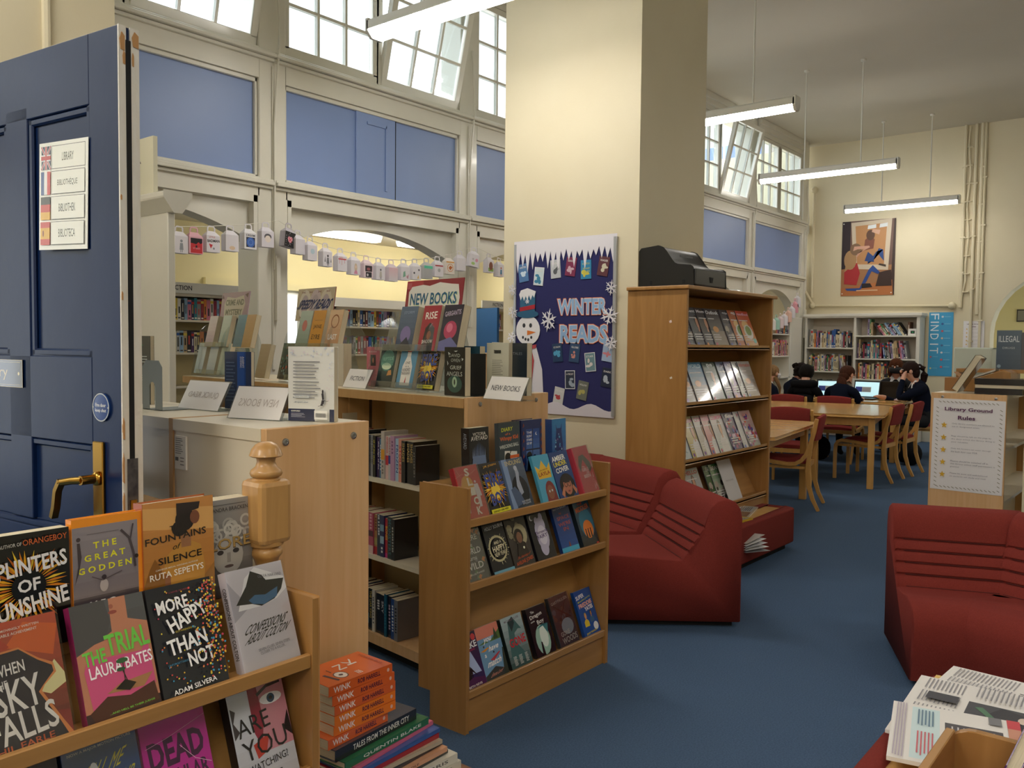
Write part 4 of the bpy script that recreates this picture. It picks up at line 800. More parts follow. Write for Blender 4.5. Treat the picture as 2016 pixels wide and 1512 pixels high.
def row(M0, L_, where, group, seed, h=(.18, .2), t=(.015, .03), w=.13, pal=None, lean=None, maxn=60, depth0=.0, gap=0.0, stuff=False):
    """books side by side along +y of M0 (to the viewer's left)"""
    rng = random.Random(seed); y = .004; out = []; n = 0
    while n < maxn:
        nm, c = (pal[n % len(pal)] if pal and isinstance(pal[0], tuple) and n < len(pal) else rng.choice(TONE)) if not (pal and isinstance(pal[0], str)) else (lambda k: (k, TD[k]))(rng.choice(pal))
        th = rng.uniform(*t); hh = rng.uniform(*h); 
        if y+th > L_-.003: break
        a = 0
        if lean and lean[0] <= n < lean[1]: a = lean[2]
        ww = w*rng.uniform(.92, 1.0); ofs = depth0+rng.uniform(0, .006)
        Mx = M0 @ T(ofs, y, .0) @ (T(0, 0, th*sin(abs(R(a)))) @ RX(R(a)) if a > 0 else RX(R(a)))
        o = sbook('%s book, %s from the right on %s' % (nm, ORD[n].replace('-', ' ') if 0 else ORD[n], where), group, Mx, ww, hh, th, c, bands(rng, c)); out.append(o)
        step = th/cos(R(a)) if a else th
        if lean and n == lean[1]-1 and a < 0: step += hh*sin(R(-a))*1.0
        if lean and n == lean[0]-1 and lean[2] > 0: step += hh*sin(R(lean[2]))
        y += step+.0006+gap; n += 1
    if stuff:
        bm_ = bmesh.new()
        for o in out:
            me = o.data.copy(); me.transform(o.matrix_world if 0 else o.matrix_basis); bm_.from_mesh(me); bpy.data.meshes.remove(me); bpy.data.objects.remove(o)
        me = bpy.data.meshes.new('books'); bm_.to_mesh(me); bm_.free(); me.materials.append(printm); o = bpy.data.objects.new('books', me); COL.objects.link(o); tag(o, 'row of small books on %s' % where, 'books', None, 'stuff')
    return out
def nearrow(zb, data, group, where, y0):
    y = y0
    for i, (nm, c, th, hh, f) in enumerate(data):
        M_ = BM @ T(.014+.003*((i*7) % 3), y, zb)
        w_ = .128
        o = book('%s on the %s of the low bookcase' % (nm, where), group, M_, w_, hh, th, c, None, f)
        y += th+.0008
def st(c, t_, lo=.12, hi=.88, th=.5, extra=None, b_=1):
    def f(a):
        if extra:
            for e in extra: a.rect(*e)
        a.vtext(c, t_, .5, (lo+hi)/2, hi-lo, th, b_)
    return f
def sl(c, lo=.2, hi=.8, extra=None):
    def f(a):
        if extra:
            for e in extra: a.rect(*e)
        rg = random.Random(hash(c+str(lo)) & 255); z = lo
        while z < hi: a.rect(c, .3, z, .7, z+.035+.02*rg.random()); z += .06+.03*rg.random()
    return f
# first columns stand beside the end panel, hidden behind the rack; the last stand by the inner upright
row1 = [('black book lettered in white', '1a1a1d', .022, .19, sl('d0cdd0')), ('black pair spine with a round badge', '202024', .02, .195, sl('9c9aa0', .3)), ('red book with a faded title', '8c2a2c', .022, .195, sl('b56a66')), ('dark purple slim book', '2b2038', .02, .19, sl('8c8699')), ('white book with a teal foot', 'd8d8d4', .014, .19, sl('a33a3a', .3, .7, [('2f6f7c', 0, 0, 1, .35)])), ('white book with red capitals', 'dedbd4', .022, .185, st('a8323a', 'QUEEN BARTO')), ('dark red book beside a white one', '5c1f28', .02, .185, sl('a34a4a', .5, .85)), ('blue-black book', '1d232c', .022, .2, sl('5a6670')), ('white book marked with a red diamond', 'dad6ce', .024, .165, st('b5a088', 'HOLD STILL', .3, .9, .3)), ('dark grey book', '34333a', .022, .185, sl('8c8a90')), ('grey book reading SAY HER NAME', '55555c', .017, .185, st('1b1b1f', 'SAY HER NAME', .3, .95, .45)), ('pale grey book with torn lettering', '8f8f94', .018, .185, st('1b1b1f', 'SAY HER NAME', .3, .95, .45)), ('black book with yellow top lettering', '1a1a1c', .02, .185, st('d9c93a', 'all of the above', .3, .9, .4)), ('violet book with white script', '33204c', .028, .18, st('ded8ea', 'the edge of the', .2, .9, .4)), ('teal blue slim book', '2f6f9c', .012, .175, sl('d0d8e0')),
 ('tall orange and grey book', 'b9b2ac', .026, .21, sl('77716c', .1, .4, [('d99a2f', 0, .4, 1, .62)])), ('pale pink book reading TIMEBOMB', 'd9b9b6', .024, .19, st('b53040', 'AFTERSHOCK', .6, .98, .5, [('c22f3c', 0, .33, 1, .55)])), ('grey and blue book', 'b9b8bc', .018, .195, st('b53a4c', 'BREAKER', .55, .95, .5, [('2a3a8c', 0, .36, 1, .55)])), ('mauve pink book', 'b58cae', .028, .195, sl('7c5a7c', .6, .9)), ('pale blue book titled FROZEN', 'a9c4dc', .026, .185, st('2f4a8c', 'FROZEN', .2, .85, .6)), ('peach book titled STOLEN', 'd3907c', .024, .185, st('c2402f', 'STOLEN', .2, .85, .6))]+[('black and gold book, %s of three alike' % k, '1a1815', .026, .18, st('b59c5c', 'SHADES', .5, .95, .6)) for k in ('leftmost', 'middle', 'rightmost')]+[('short black book beside the end panel', '201f22', .02, .165, sl('77736c'))]
row2 = [('lavender grey book', '8f8aa3', .018, .175, sl('5a5680')), ('lavender book', '9c90b3', .024, .175, sl('6c5f94')), ('white book with dark script', 'd6d4d0', .022, .175, sl('4a4a7c')), ('red slim book', 'b03a34', .02, .178, sl('d99a8c')), ('off-white book with green flecks', 'c9c6b8', .018, .175, sl('a88c7c')), ('cream book with red title', 'b9b29a', .02, .175, sl('b5402f')), ('dark grey book with a white label', '3a3a40', .018, .18, sl('8c8c8c', .3, .8)), ('maroon book with a white label', '5c2228', .02, .18, sl('e0dcd4', .55, .6)), ('orange yellow book', 'd9952a', .032, .175, sl('b5641c', .15, .9)), ('black book with silver marks', '1e1d22', .02, .185, sl('77757c')), ('pink book fading to white', 'b5506c', .036, .185, sl('d9a0b0', .6, .95, [('5a2c40', 0, .42, 1, .56), ('d9b9b9', 0, 0, 1, .2)])), ('tan and red book', 'a8794f', .026, .18, sl('6c2a24', .6, .9, [('b5252c', 0, 0, 1, .2), ('a89a5c', 0, .25, 1, .42)])), ('dark blue book titled in white', '24344c', .026, .185, sl('c9d0d8', .5, .95)), ('navy and pale blue patchwork book', '26305a', .028, .185, sl('d8dce4', .1, .2, [('8fb0c9', 0, .32, 1, .5), ('7ba3bc', 0, .62, 1, .78)])), ('orange and magenta book titled BONES', 'b5303c', .022, .175, st('e0b02f', 'BONES', .45, .8, .7, [('c22f7c', 0, 0, 1, .12)])), ('dark teal book with slanted letters', '152c34', .03, .185, st('4a6c74', 'MONSTERS', .1, .95, .7))]
row2 += [('black book', '1b1b1f', .025, .18, sl('9c9a94')), ('sea blue book', '2f6c84', .024, .18, sl('d0d8dc')), ('rust book', '8c4a2c', .024, .19, sl('e0c9a0')), ('cream book', 'cfc6ac', .026, .18, sl('6c3a34')), ('plum book', '4a2444', .022, .18, sl('b590b0'))]
row3 = [('white book', 'cfccc8', .02, .18, sl('77757c')), ('charcoal book', '34343a', .028, .18, sl('77757c')), ('white and pink book', 'd8c9cc', .024, .18, sl('b53a6c', .45, .9)), ('dark maroon book', '3c1c24', .024, .185, sl('8c5a60')), ('wine red book', '6c2c3c', .016, .18, sl('b57a84')), ('navy book with a white band', '202c54', .026, .185, sl('9c9ab0', .7, .9, [('d9d6d0', 0, .5, 1, .57)])), ('rose and black book', '5a2a34', .018, .18, sl('c98c94')), ('green book', '2a6a44', .026, .175, sl('b9dcc4')), ('black and sky blue book', '1c1c24', .03, .185, sl('b59a4a', .6, .9, [('5a9ab0', 0, .15, 1, .4)])), ('black book with gold title', '1b1a17', .03, .19, st('b5a04a', 'THE LIAR KING', .3, .95, .5)), ('white narrow book', 'd0cdc4', .02, .19, sl('55555c')), ('black book with small white words', '19191e', .04, .18, sl('d0d0d4', .6, .85)), ('black book with a silver mark', '1b1b21', .03, .18, st('c9c9d0', 'SKY', .55, .85, .5)), ('teal narrow book', '1f5a74', .018, .19, sl('2f7c94')), ('purple black book', '221c2c', .028, .185, sl('b5a0b9'))]
row3 += [('blue book', '2c4a84', .026, .18, sl('d0d8e4')), ('grey book', '77777c', .026, .18, sl('2a2a2e')), ('brown book', '5c4030', .024, .18, sl('c9b08c')), ('red book', '9c3030', .026, .18, sl('e4c0bc')), ('dark green book', '24443a', .026, .18, sl('b0c9b9')), ('black book by the end panel', '1b1b1f', .026, .18, sl('8c8a90'))]
row2 = row2[:17]; row3 = row3[:17]
for zb, data, wh in ((.8025, row1, 'top shelf'), (.4535, row2, 'middle shelf'), (.1015, row3, 'bottom shelf')):
    tot = sum(d[2]+.0008 for d in data); nearrow(zb, data[::-1], 'paperbacks on the low bookcase', wh, max(.03, .913-tot))
# ------------------------------------------------------------------ things standing on the low bookcases
def on2(px, tf, z=ZT):      # a point on the second row of bookcases, tf metres back from its front edge
    P = CB+td*tf; k = hit(px, P, sd, z); Q = P+sd*k; return Vector((Q.x, Q.y, z))
LM = Matrix(((-sd.x, td.x, 0, 0), (-sd.y, td.y, 0, 0), (0, 0, 1, 0), (0, 0, 0, 1)))      # x to the viewer's right, y away, z up
def at2(px, tf, z=ZT, dz=0): return T(*on2(px, tf, z)) @ T(0, 0, dz) @ LM
def cover(bg, *it, ex=None): return tx(bg, *it, extra=ex)
def stand(px, tf, label, group='clear book stands', wid=.36):
    M_ = at2(px, tf); t = thing('book_stand', label, 'stand', M=M_, group=group); w = wid
    b = MB(); b.add([(0, .015, .0), (w, .015, .0), (w, .10, .36), (0, .10, .36), (0, .018, .0), (w, .018, .0), (w, .103, .36), (0, .103, .36)], [[0, 1, 2, 3], [7, 6, 5, 4], [3, 2, 6, 7], [0, 4, 5, 1]])
    b.add([(0, .20, .0), (w, .20, .0), (w, .112, .36), (0, .112, .36), (0, .203, .0), (w, .203, .0), (w, .115, .36), (0, .115, .36)], [[0, 1, 2, 3], [7, 6, 5, 4], [3, 2, 6, 7]]); b.build('acrylic_back', acry, t)
    b = MB()
    for (y, z) in ((-.02, .008), (.0, .175)): b.box(0, w, y, y+.055, z, z+.003); b.box(0, w, y-.002, y+.001, z, z+.03)
    b.build('acrylic_ledge', acry, t)
    for x in (-.003, w):
        pts = [(-.05, 0), (.24, 0)]+[(.11+.13*cos(a*pi/12), .17+.16*sin(a*pi/12)) for a in range(0, 13)]
        b = MB(); b.prism(pts, 'x', x, x+.003); b.build('acrylic_side', acry, t, fix=True)
    return t
def topsign(px, tf, w, h, label, f, base):
    M_ = at2(px, tf+.098, dz=.325) @ RX(R(-8)); b = MB(); b.box(0, w, 0, .004, 0, h, 0, lin(base)); o = b.build('sign', printg, None, M_); tag(o, label, 'sign')
    a = Art(w, h); f(a); a.build('sign_print', o); return o
G2 = 'books in the clear stands'
def sb(px, tf, tier_, w, h, t_, c, art, label, th=13):
    dz, dy = ((.0125, .0) if tier_ == 0 else (.179, .02)); M_ = at2(px, tf, dz=dz) @ T(0, dy-.012, 0) @ RX(R(-th)); return book(label, G2, M_, w, h, t_, c, art, jack=False)
# new books stand
S3 = .10
stand(737, S3, 'clear tent stand under the red NEW BOOKS sign', wid=.385)
def f_new(a):
    a.rect('8c2530', 0, 0, 1, 1).rect('a8323c', 0, .8, .3, 1); a.poly('dcdad2', (.06, .2), (.05, .7), (.1, .84), (.3, .88), (.42, .84), (.6, .92), (.8, .86), (.92, .84), (.96, .5), (.95, .2), (.8, .12), (.6, .15), (.45, .1), (.2, .15))
    a.text('b5cc9c', 'NEW BOOKS', .505, .49, .84, .34, 0, 3).text('1f567c', 'NEW BOOKS', .5, .5, .82, .32, 0, 2); a.rect('b0505a', .02, .78, .09, .95).rect('8c2a34', .89, .05, .97, .24).rect('cfa8ac', .91, .08, .96, .2)
topsign(794, S3, .40, .17, 'red sign reading NEW BOOKS above the right-hand clear stand', f_new, '8c2530')
tide = cover('24403c', ('7fb59c', 'RIPTIDE', .55, .66, .66, .08, 4, 1), ('7fb59c', 'WARRIORS', .52, .54, .74, .09, 4, 1), ex=lambda a: a.ell('4c7f70', .5, .62, .42, .26).ell('cfe0c0', .5, .48, .3, .08).poly('1a2c2c', (0, 0), (1, 0), (1, .3), (.5, .24), (0, .38)).poly('c98c4c', (.6, .26), (.9, .28), (.84, .4), (.66, .38)))
hund = cover('5a93b5', ('4a4a50', 'ONE', .5, .58, .3, .06, 4, 0), ('4a4a50', 'in a', .5, .5, .2, .04, 4, 0), ('4a4a50', 'HUNDRED', .5, .42, .46, .07, 4, 0), ('4a4a50', 'THOUSAND', .5, .34, .5, .06, 4, 0), ex=lambda a: a.poly('e9e6e0', (.22, .06), (.8, .06), (.8, .5), (.62, .72), (.62, .84), (.4, .84), (.4, .72), (.22, .5)).rect('c23a40', .38, .83, .64, .89).poly('b5404a', (.48, .12), (.56, .12), (.53, .28)))
sb(743, S3, 0, .118, .196, .02, '24403c', tide, 'dark green book with a pale swirling title, front row of the right stand')
sb(782, S3, 0, .12, .196, .022, '5a93b5', hund, 'blue book with a white milk bottle, front row of the right stand')
sb(823, S3, 0, .125, .196, .03, '24211f', a_fire, 'black and orange flame book, front row of the right stand')
rise = cover('a02c38', ('f0e6dc', 'RISE', .5, .78, .66, .16, 3, 1), ('f0e6dc', 'SHADOW', .5, .2, .6, .08, 3, 1), ex=lambda a: a.poly('2f2a26', (.2, .0), (.85, 0), (.8, .5), (.5, .62), (.28, .5)).ell('a5623c', .54, .34, .12, .1))
sb(773, S3, 1, .122, .2, .04, '44546c', cover(('2f3c58', '5d6f84'), ('8fa0b9', 'STORM', .5, .86, .6, .06, 2, 0), ex=lambda a: a.ell('7c6fa0', .5, .35, .3, .2).poly('2c3040', (0, 0), (1, 0), (.6, .3))), 'misty grey-blue book, first in the back row of the right stand')
sb(817, S3, 1, .12, .2, .02, 'a02c38', rise, 'red book titled RISE in the back row of the right stand')
sb(857, S3, 1, .124, .2, .04, '2b2636', cover('2b2636', ('b9a8b9', 'GARGANTIS', .5, .82, .84, .11, 6, 1), ex=lambda a: a.ell('b53a5c', .5, .45, .34, .2).ell('d9708c', .45, .5, .16, .1).poly('6a6a9c', (0, .2), (.6, .3), (1, .12), (1, 0), (0, 0))), 'dark book with a pink creature shape, last in the back row of the right stand')
grief = cover('101214', ('b0b5a8', 'DAVID', .5, .83, .54, .07, 0, 0), ('b0b5a8', 'OWEN', .55, .73, .44, .07, 0, 0), ('c4c9bc', 'GRIEF', .56, .58, .56, .08, 0, 0), ('c4c9bc', 'ANGELS', .5, .45, .76, .09, 0, 0), ex=lambda a: a.ell('31534a', .5, .24, .36, .18).ell('9fbfa0', .5, .28, .12, .11).ell('101214', .5, .28, .03, .06).poly('c9ccc4', (.18, .9), (.3, .86), (.2, .84)).poly('c9ccc4', (.46, .92), (.66, .93), (.56, .9)).poly('c9ccc4', (.14, .72), (.2, .66), (.16, .62)).poly('c9ccc4', (.84, .78), (.94, .76), (.86, .72)))
book('black book with white birds, standing just left of the small NEW BOOKS card', 'books on the low bookcase tops', at2(875, .05) , .128, .196, .03, '101214', grief, None)
b = MB(); b.box(-.03, .16, -.01, .1, .0, .0015); b.box(.10, .102, 0, .1, 0, .17); tag(b.build('book_end', black, None, at2(888, .09)), 'black metal bookend holding the book with white birds', 'bookend')
for (px, tf, w, h, t_, c, a_, l) in ((905, .24, .13, .2, .03, '2f5a6c', cover('2f5a6c', ('e4e0c0', 'DANGER', .5, .5, .6, .1)), 'teal book wrapped in yellow tape, turned away behind the white-bird book'), (958, .26, .135, .215, .02, 'cfcbb6', cover('cfcdb9', ('55554a', 'Sis the', .5, .84, .34, .05, 0, 0), ex=lambda a: a.lines('8c8a7c', .25, .16, .75, .68, 15, .3, .4).rect('3a3a36', .36, .8, .66, .86)), 'pale book back with small centred print behind the NEW BOOKS card'), (1000, .28, .11, .215, .03, '28323a', cover('28323a', ('77818a', 'TALES', .5, .8, .5, .05, 0, 0)), 'charcoal book standing next to the pale book back'), (722, .22, .11, .19, .02, 'b5606c', cover('b5606c', ('d9b0b4', 'A REVIEW', .5, .88, .6, .04), ex=lambda a: a.rect('3a2220', .3, .52, .7, .8).ell('b5704c', .5, .66, .06, .07).lines('8c404c', .2, .12, .8, .42, 8, .3, .3)), 'dusty pink book with a small dark portrait, behind the FICTION card'), (650, .1, .12, .205, .045, 'c9c0ae', cover('c9c0ae', ex=lambda a: a.rect('a09680', 0, 0, .2, 1)), 'thick cream book beside the speedy reads stand')):
    book(l, 'books on the low bookcase tops', at2(px, tf), w, h, t_, c, a_)
def card(M_, label, text, w=.24, back=False):
    t = thing('sign_holder', label, 'sign', M=M_, group='clear card holders'); b = MB()
    b.add([(0, 0, 0), (w, 0, 0), (w, .045, .088), (0, .045, .088), (0, .003, 0), (w, .003, 0), (w, .048, .088), (0, .048, .088)], [[0, 1, 2, 3], [7, 6, 5, 4], [3, 2, 6, 7], [0, 3, 7, 4], [1, 5, 6, 2]])
    b.box(0, w, 0, .07, 0, .002); b.add([(0, .07, .0), (w, .07, 0), (w, .05, .088), (0, .05, .088)], [[0, 1, 2, 3]]); b.build('acrylic_holder', acry, t)
    b = MB(); b.add([(.006, -.001, .002), (w-.006, -.001, .002), (w-.006, .042, .086), (.006, .042, .086), (.006, .0, .002), (w-.006, .0, .002), (w-.006, .043, .086), (.006, .043, .086)], [[0, 1, 2, 3], [7, 6, 5, 4], [3, 2, 6, 7], [0, 3, 7, 4], [1, 5, 6, 2]], 0, lin('e6e2df')); p = b.build('card', printm, t)
    a = Art(w-.012, .094); a.text('b9b0aa' if back else '3c3a3e', text, .5, .5, min(.76, .085*len(text)), .24, 0, 0)
    if back: a.mb.v = [(w-.012-x, y, z) for x, y, z in a.mb.v]
    a.build('card_print', p, T(.006, -.0015, .002) @ RX(R(-27)), printm); return t
card(at2(950, .02), 'small clear card holder reading NEW BOOKS on the bookcase corner', 'NEW BOOKS', .215)
card(at2(673, .04), 'small clear card holder reading FICTION on the bookcase edge', 'FICTION', .2)
# speedy reads and crime stands
S2_ = .12
stand(580-15, S2_, 'clear tent stand under the SPEEDY READS sign', wid=.40)
def f_speed(a):
    a.rect('b5a68c', 0, 0, 1, 1)
    for x, c in ((.22, 'c9bfb0'), (.5, 'b9a8a8'), (.78, 'c4b8a4')): a.ell(c, x, .5, .16, .46).ell('a99a9c', x, .5, .1, .3).ell('b9aeb0', x, .5, .05, .16)
    for x in (.16, .36, .6, .82): a.text('6c2a34', '><', x, .88, .09, .06).text('6c2a34', '><', x, .1, .09, .06)
    a.text('26305c', 'SPEEDY READS', .5, .5, .86, .3, 0, 3, .15)
topsign(581, S2_, .375, .175, 'beige patterned sign reading SPEEDY READS', f_speed, '8c3a34')
jane = cover('c08526', ('3a2c1c', 'JANE', .5, .56, .66, .12, 0, 0), ('3a2c1c', 'EYRE', .5, .3, .66, .12, 0, 0), ex=lambda a: a.rect('3a2c1c', .2, .74, .8, .745))
sb(577, S2_, 1, .12, .2, .03, '9cab9c', cover(('7c8c7c', 'a9b5a4'), ex=lambda a: a.ell('b56a5c', .5, .6, .2, .15)), 'sage green book in the back row of the speedy reads stand')
sb(602, S2_, 1, .12, .2, .025, 'c08526', jane, 'mustard book titled JANE EYRE in the back row of the speedy reads stand')
sb(634, S2_, 1, .12, .2, .03, 'c49a6a', cover(('b5835a', 'd3b088'), ('f0ece4', 'LAST', .5, .3, .66, .14, 0, 1), ex=lambda a: a.ring('8c5a34', .5, .7, .3, .06)), 'tan book titled LAST, right end of the speedy reads back row')
sb(549, S2_, 0, .115, .196, .03, '2f3a34', cover(('3c2a28', '3f5548'), ex=lambda a: a.dots(['7c8c84', 'b55a3a', '4c6c5a'], 18, .1, .1, .9, .9, .05, .09)), 'dark green glossy book in the front row of the speedy reads stand')
sb(577, S2_, 0, .115, .196, .03, '3c4450', cover(('2c343e', '55606c'), ex=lambda a: a.ell('b5402f', .6, .3, .2, .1)), 'slate book in the front row of the speedy reads stand, behind the big white book')
stand(392, .10, 'clear tent stand under the CRIME AND MYSTERY sign', wid=.34)
def f_crime(a):
    a.rect('a88ca4', 0, 0, 1, 1).poly('c9c2bc', (.15, .2), (.12, .6), (.2, .86), (.5, .8), (.8, .88), (.88, .6), (.8, .2), (.6, .14), (.3, .16)).text('5c5f58', 'CRIME AND', .5, .66, .66, .2, 0, 3).text('5c5f58', 'MYSTERY', .5, .34, .6, .2, 0, 3); a.poly('5c3a4c', (.84, .9), (.96, .95), (.94, .8)).poly('5c3a4c', (.04, .95), (.1, .8), (.02, .8))
topsign(432, .10, .36, .185, 'mauve sign reading CRIME AND MYSTERY', f_crime, 'a88ca4')
for (px, k, c0, c1_, l) in ((400, 1, 'b59ab0', 'd8ccd8', 'pale pink glossy book, back row of the crime stand'), (426, 1, '9fb5b9', 'c9dcdc', 'pale silver glossy book, back row of the crime stand'), (455, 1, '2f6c94', '4f8cb0', 'bright blue book, back row of the crime stand'), (472, 1, 'b58c54', 'c9a06c', 'tan book, right end of the crime stand back row'), (385, 0, 'a9bccc', 'cfd8e0', 'pale blue glossy book, front row of the crime stand'), (408, 0, 'a0b0c4', 'c4d0dc', 'silvery book second in the front row of the crime stand'), (430, 0, 'b0c4c4', 'd0dcd8', 'pale aqua book third in the front row of the crime stand'), (505, 0, '9c8468', 'b9a488', 'tan illustrated book at the right of the crime stand front row')):
    sb(px, .10, k, .11, .19, .03, c0, cover((c0, c1_)), l)
book('bright green book leaning on the back of the crime stand', 'books on the low bookcase tops', at2(487, .30, dz=.08) @ RX(R(8)), .05, .2, .02, '4a8c34', None)
# on the near case: black comic, bookend, cards, blue book, big white book
C1 = Vector((1.22, 1.75, 0))
def on1(px, x_, z=ZT): k = hit(px, (x_, 0, z), (0, 1, 0)); return Vector((x_, k, z))
NM = Matrix(((0, 1, 0, 0), (-1, 0, 0, 0), (0, 0, 1, 0), (0, 0, 0, 1)))   # x to the viewer's right (-Y), y away (+X)
def oxf(a):
    a.rect('dcdcd8', 0, 0, 1, 1).rect('1f2748', 0, 0, .58, .165).rect('1f2748', .9, 0, 1, .165).text('e6e6e0', 'OXFORD', .16, .135, .2, .02, 0, 2).lines('b9bccc', .06, .05, .38, .11, 4, .3, .4)
    a.dots(['c3c9d6', 'cfd3dc', 'd6cfd4'], 26, .02, .86, .98, .99, .012, .03).dots(['cfd3dc', 'd9cfd2'], 14, .86, .2, .98, .8, .01, .02)
    for i in range(6): a.lines('77777c', .13, .79-.042*i, .74, .79-.042*i+.018, 1, .7, .25)
    for i in range(6): a.lines('77777c', .13, .52-.042*i, .74, .52-.042*i+.018, 1, .7, .25)
    a.rect('8fa3b9', .15, .315, .48, .35).rect('dcdcd8', .155, .319, .475, .346).text('55667c', 'Super-Readable', .315, .333, .28, .018).text('55667c', 'Barrington Stoke', .31, .255, .3, .022, 0, 1, .2).line('99999c', .003, (.14, .3), (.5, .3)).line('99999c', .003, (.24, .275), (.4, .275))
    a.ell('2a2430', .78, .4, .02, .03).poly('2a2430', (.75, .38), (.8, .38), (.81, .3), (.77, .29)).poly('2a2430', (.76, .29), (.82, .29), (.8, .24), (.74, .23)).line('2a2430', .008, (.8, .29), (.86, .275), (.9, .28)).line('2a2430', .008, (.74, .22), (.68, .205)).line('2a2430', .008, (.77, .22), (.8, .21)).poly('2a2430', (.74, .24), (.79, .24), (.78, .215), (.73, .215))
    a.rect('f0efea', .6, .03, .88, .15)
    for i in range(22): a.rect('33343c', .63+i*.0105, .06, .63+i*.0105+(.004 if i % 3 else .007), .115)
book('white book back with a navy foot and barcode, standing on the nearest bookcase', 'books on the low bookcase tops', T(*on1(568, 1.40)) @ NM @ RZ(R(26)), .132, .198, .024, 'dcdcd8', oxf, lambda a: a.rect('b9bcc4', 0, .16, .15, 1).rect('1f2748', 0, 0, 1, .16), hard=False)
def blu(a): a.rect('2c3a5c', 0, 0, 1, 1).rect('2a54a0', .48, 0, .8, 1).rect('24488c', .74, 0, .8, 1).lines('5a6c8c', .06, .12, .42, .84, 12, .3, .4).vtext('d9dde6', 'AGENT', .72, .82, .2, .07); a.vtext('d9dde6', 'ZODIAC', .64, .82, .2, .07)
book('dark blue glossy book standing at the far edge of the near bookcases', 'books on the low bookcase tops', T(*on1(443, 1.52)) @ NM @ RZ(R(12)), .11, .178, .014, '2c3a5c', blu)
def virt(a): a.rect('101512', 0, 0, 1, 1).text('2f8c4c', 'VIRTUAL', .36, .93, .5, .06, 0, 2).text('2f8c4c', 'KOMBAT', .48, .84, .56, .06, 0, 2).text('2f8c4c', 'NO', .14, .75, .2, .06, 0, 2).text('2f8c4c', 'LONGER', .26, .66, .42, .06, 0, 2).text('2f8c4c', 'A', .06, .57, .08, .06, 0, 2).text('2f8c4c', 'GAME', .3, .57, .3, .06, 0, 2).lines('c9cfca', .55, .6, .92, .72, 3, .35, .2).lines('c9cfca', .55, .34, .92, .44, 3, .35, .2).dots(['2f7c3c', '3c9c4c'], 24, .2, .28, .48, .44, .02, .05).rect('d0d0cc', .1, .06, .2, .12)
book('black book with green stencil lettering, beside the door edge', 'books on the low bookcase tops', T(*on1(240, 1.42)) @ NM @ RZ(R(4)), .17, .225, .014, '101512', virt)
def arch(w, h, th=.05):
    o = [(0, 0), (0, h-.02), (.02, h), (w-.02, h), (w, h-.02), (w, 0), (w-.04, 0)]+[(w/2+(w/2-.04)*cos(k*pi/10), h*.45+(w/2-.04)*sin(k*pi/10)) for k in range(0, 11)]+[(.04, 0)]; return o
b = MB(); b.prism(arch(.115, .15), 'y', 0, .0016); b.box(0, .115, 0, .12, 0, .0015); tag(b.build('book_end', grey, None, T(*on1(281, 1.33)) @ NM, fix=True), 'grey metal bookend with an arched opening, in front of the black book', 'bookend')
card(T(*on1(349, 1.42)) @ NM @ RZ(R(2)) , 'clear card holder with QUICK READ seen from behind, beside the bookend', 'QUICK READ', .22, True)
card(T(*on1(446, 1.33)) @ NM @ RZ(R(14)), 'clear card holder with NEW BOOKS seen from behind, nearest to the end panel', 'NEW BOOKS', .19, True)
# ---- newel post and handrail
nb = Vector((1.06, 1.62, 0)); k = hit(525, (0, 0, 1), (1.06, 1.70, 0)); nb = Vector((1.06, 1.70, 0))*1.0
nd = Vector((1.06, 1.70, 0)); q = hit(524, (nd.x, nd.y, 1.1), (0, 1, 0)); nb = Vector((nd.x, nd.y+q, 0))
zt = zat(nb, 869); t = thing('newel_post', 'turned pine newel post with a mushroom cap, in front of the low bookcase', 'post', nb, 0); s_ = .0385
b = MB(); b.box(-s_, s_, -s_, s_, zt-.212, zt-.078); 
o = b.build('square_block', pine, t, bevel=.012, bseg=2)
b = MB(); b.lathe([(0, 0), (.012, -.001), (.022, -.006), (.03, -.016), (.0345, -.029), (.031, -.0315), (.02, -.034), (.0185, -.042), (.022, -.052), (.031, -.059), (.0335, -.066), (.031, -.072), (.026, -.074), (.03, -.079), (.037, -.086)], 28, c=(0, 0, zt)); b.v = b.v[::1]; b.build('turned_cap', pine, t, smooth=50, fix=True)
b = MB(); b.lathe([(.036, -.208), (.035, -.216), (.027, -.221), (.0325, -.227), (.033, -.236), (.027, -.243), (.021, -.262), (.019, -.28), (.026, -.36), (.031, -.44), (.036, -.5), (.038, -.6), (.036, -.8), (.03, -.9), (.036, -.92), (.036, -.94)], 28, c=(0, 0, zt)); b.build('turned_shaft', pine, t, smooth=50, fix=True)
b = MB(); b.box(-s_, s_, -s_, s_, 0, zt-.93); b.build('base_block', pine, t, bevel=.004)
zr = zt-.2; b = MB(); pr = [(-.03, 0), (-.034, .018), (-.02, .04), (0, .045), (.02, .04), (.034, .018), (.03, 0)]; b.prism([(x, z+zr-.03) for x, z in pr], 'y', .047, 1.5); tag(b.build('handrail', mat('pine_rail', 'a07846', .45, c2='b98f58', scale=5, stretch=(5, .5, 5), kind='wood'), None, T(nb.x, nb.y, 0) @ RZ(R(-3)), smooth=30), 'pine handrail running from the newel post behind the blue door', 'handrail')
# small cream panel with a triangle standing on the painted pier
b = MB(); b.box(0, .02, -.22, 0, 0, .26, 0, lin('d8d4bd')); o = b.build('leaning_sign', printm, None, T(1.96, 3.86, 2.04)); tag(o, 'cream panel with a small black triangle, on top of the white pier by the door', 'sign')
b = MB(); b.add([(-.0008, -.065, .15), (-.0008, -.115, .15), (-.0008, -.09, .19)], [[0, 1, 2]], 0, lin('26282c')); b.add([(-.0012, -.08, .158), (-.0012, -.1, .158), (-.0012, -.09, .175)], [[0, 1, 2]], 0, lin('d8d4bd')); b.build('triangle_mark', printm, o)
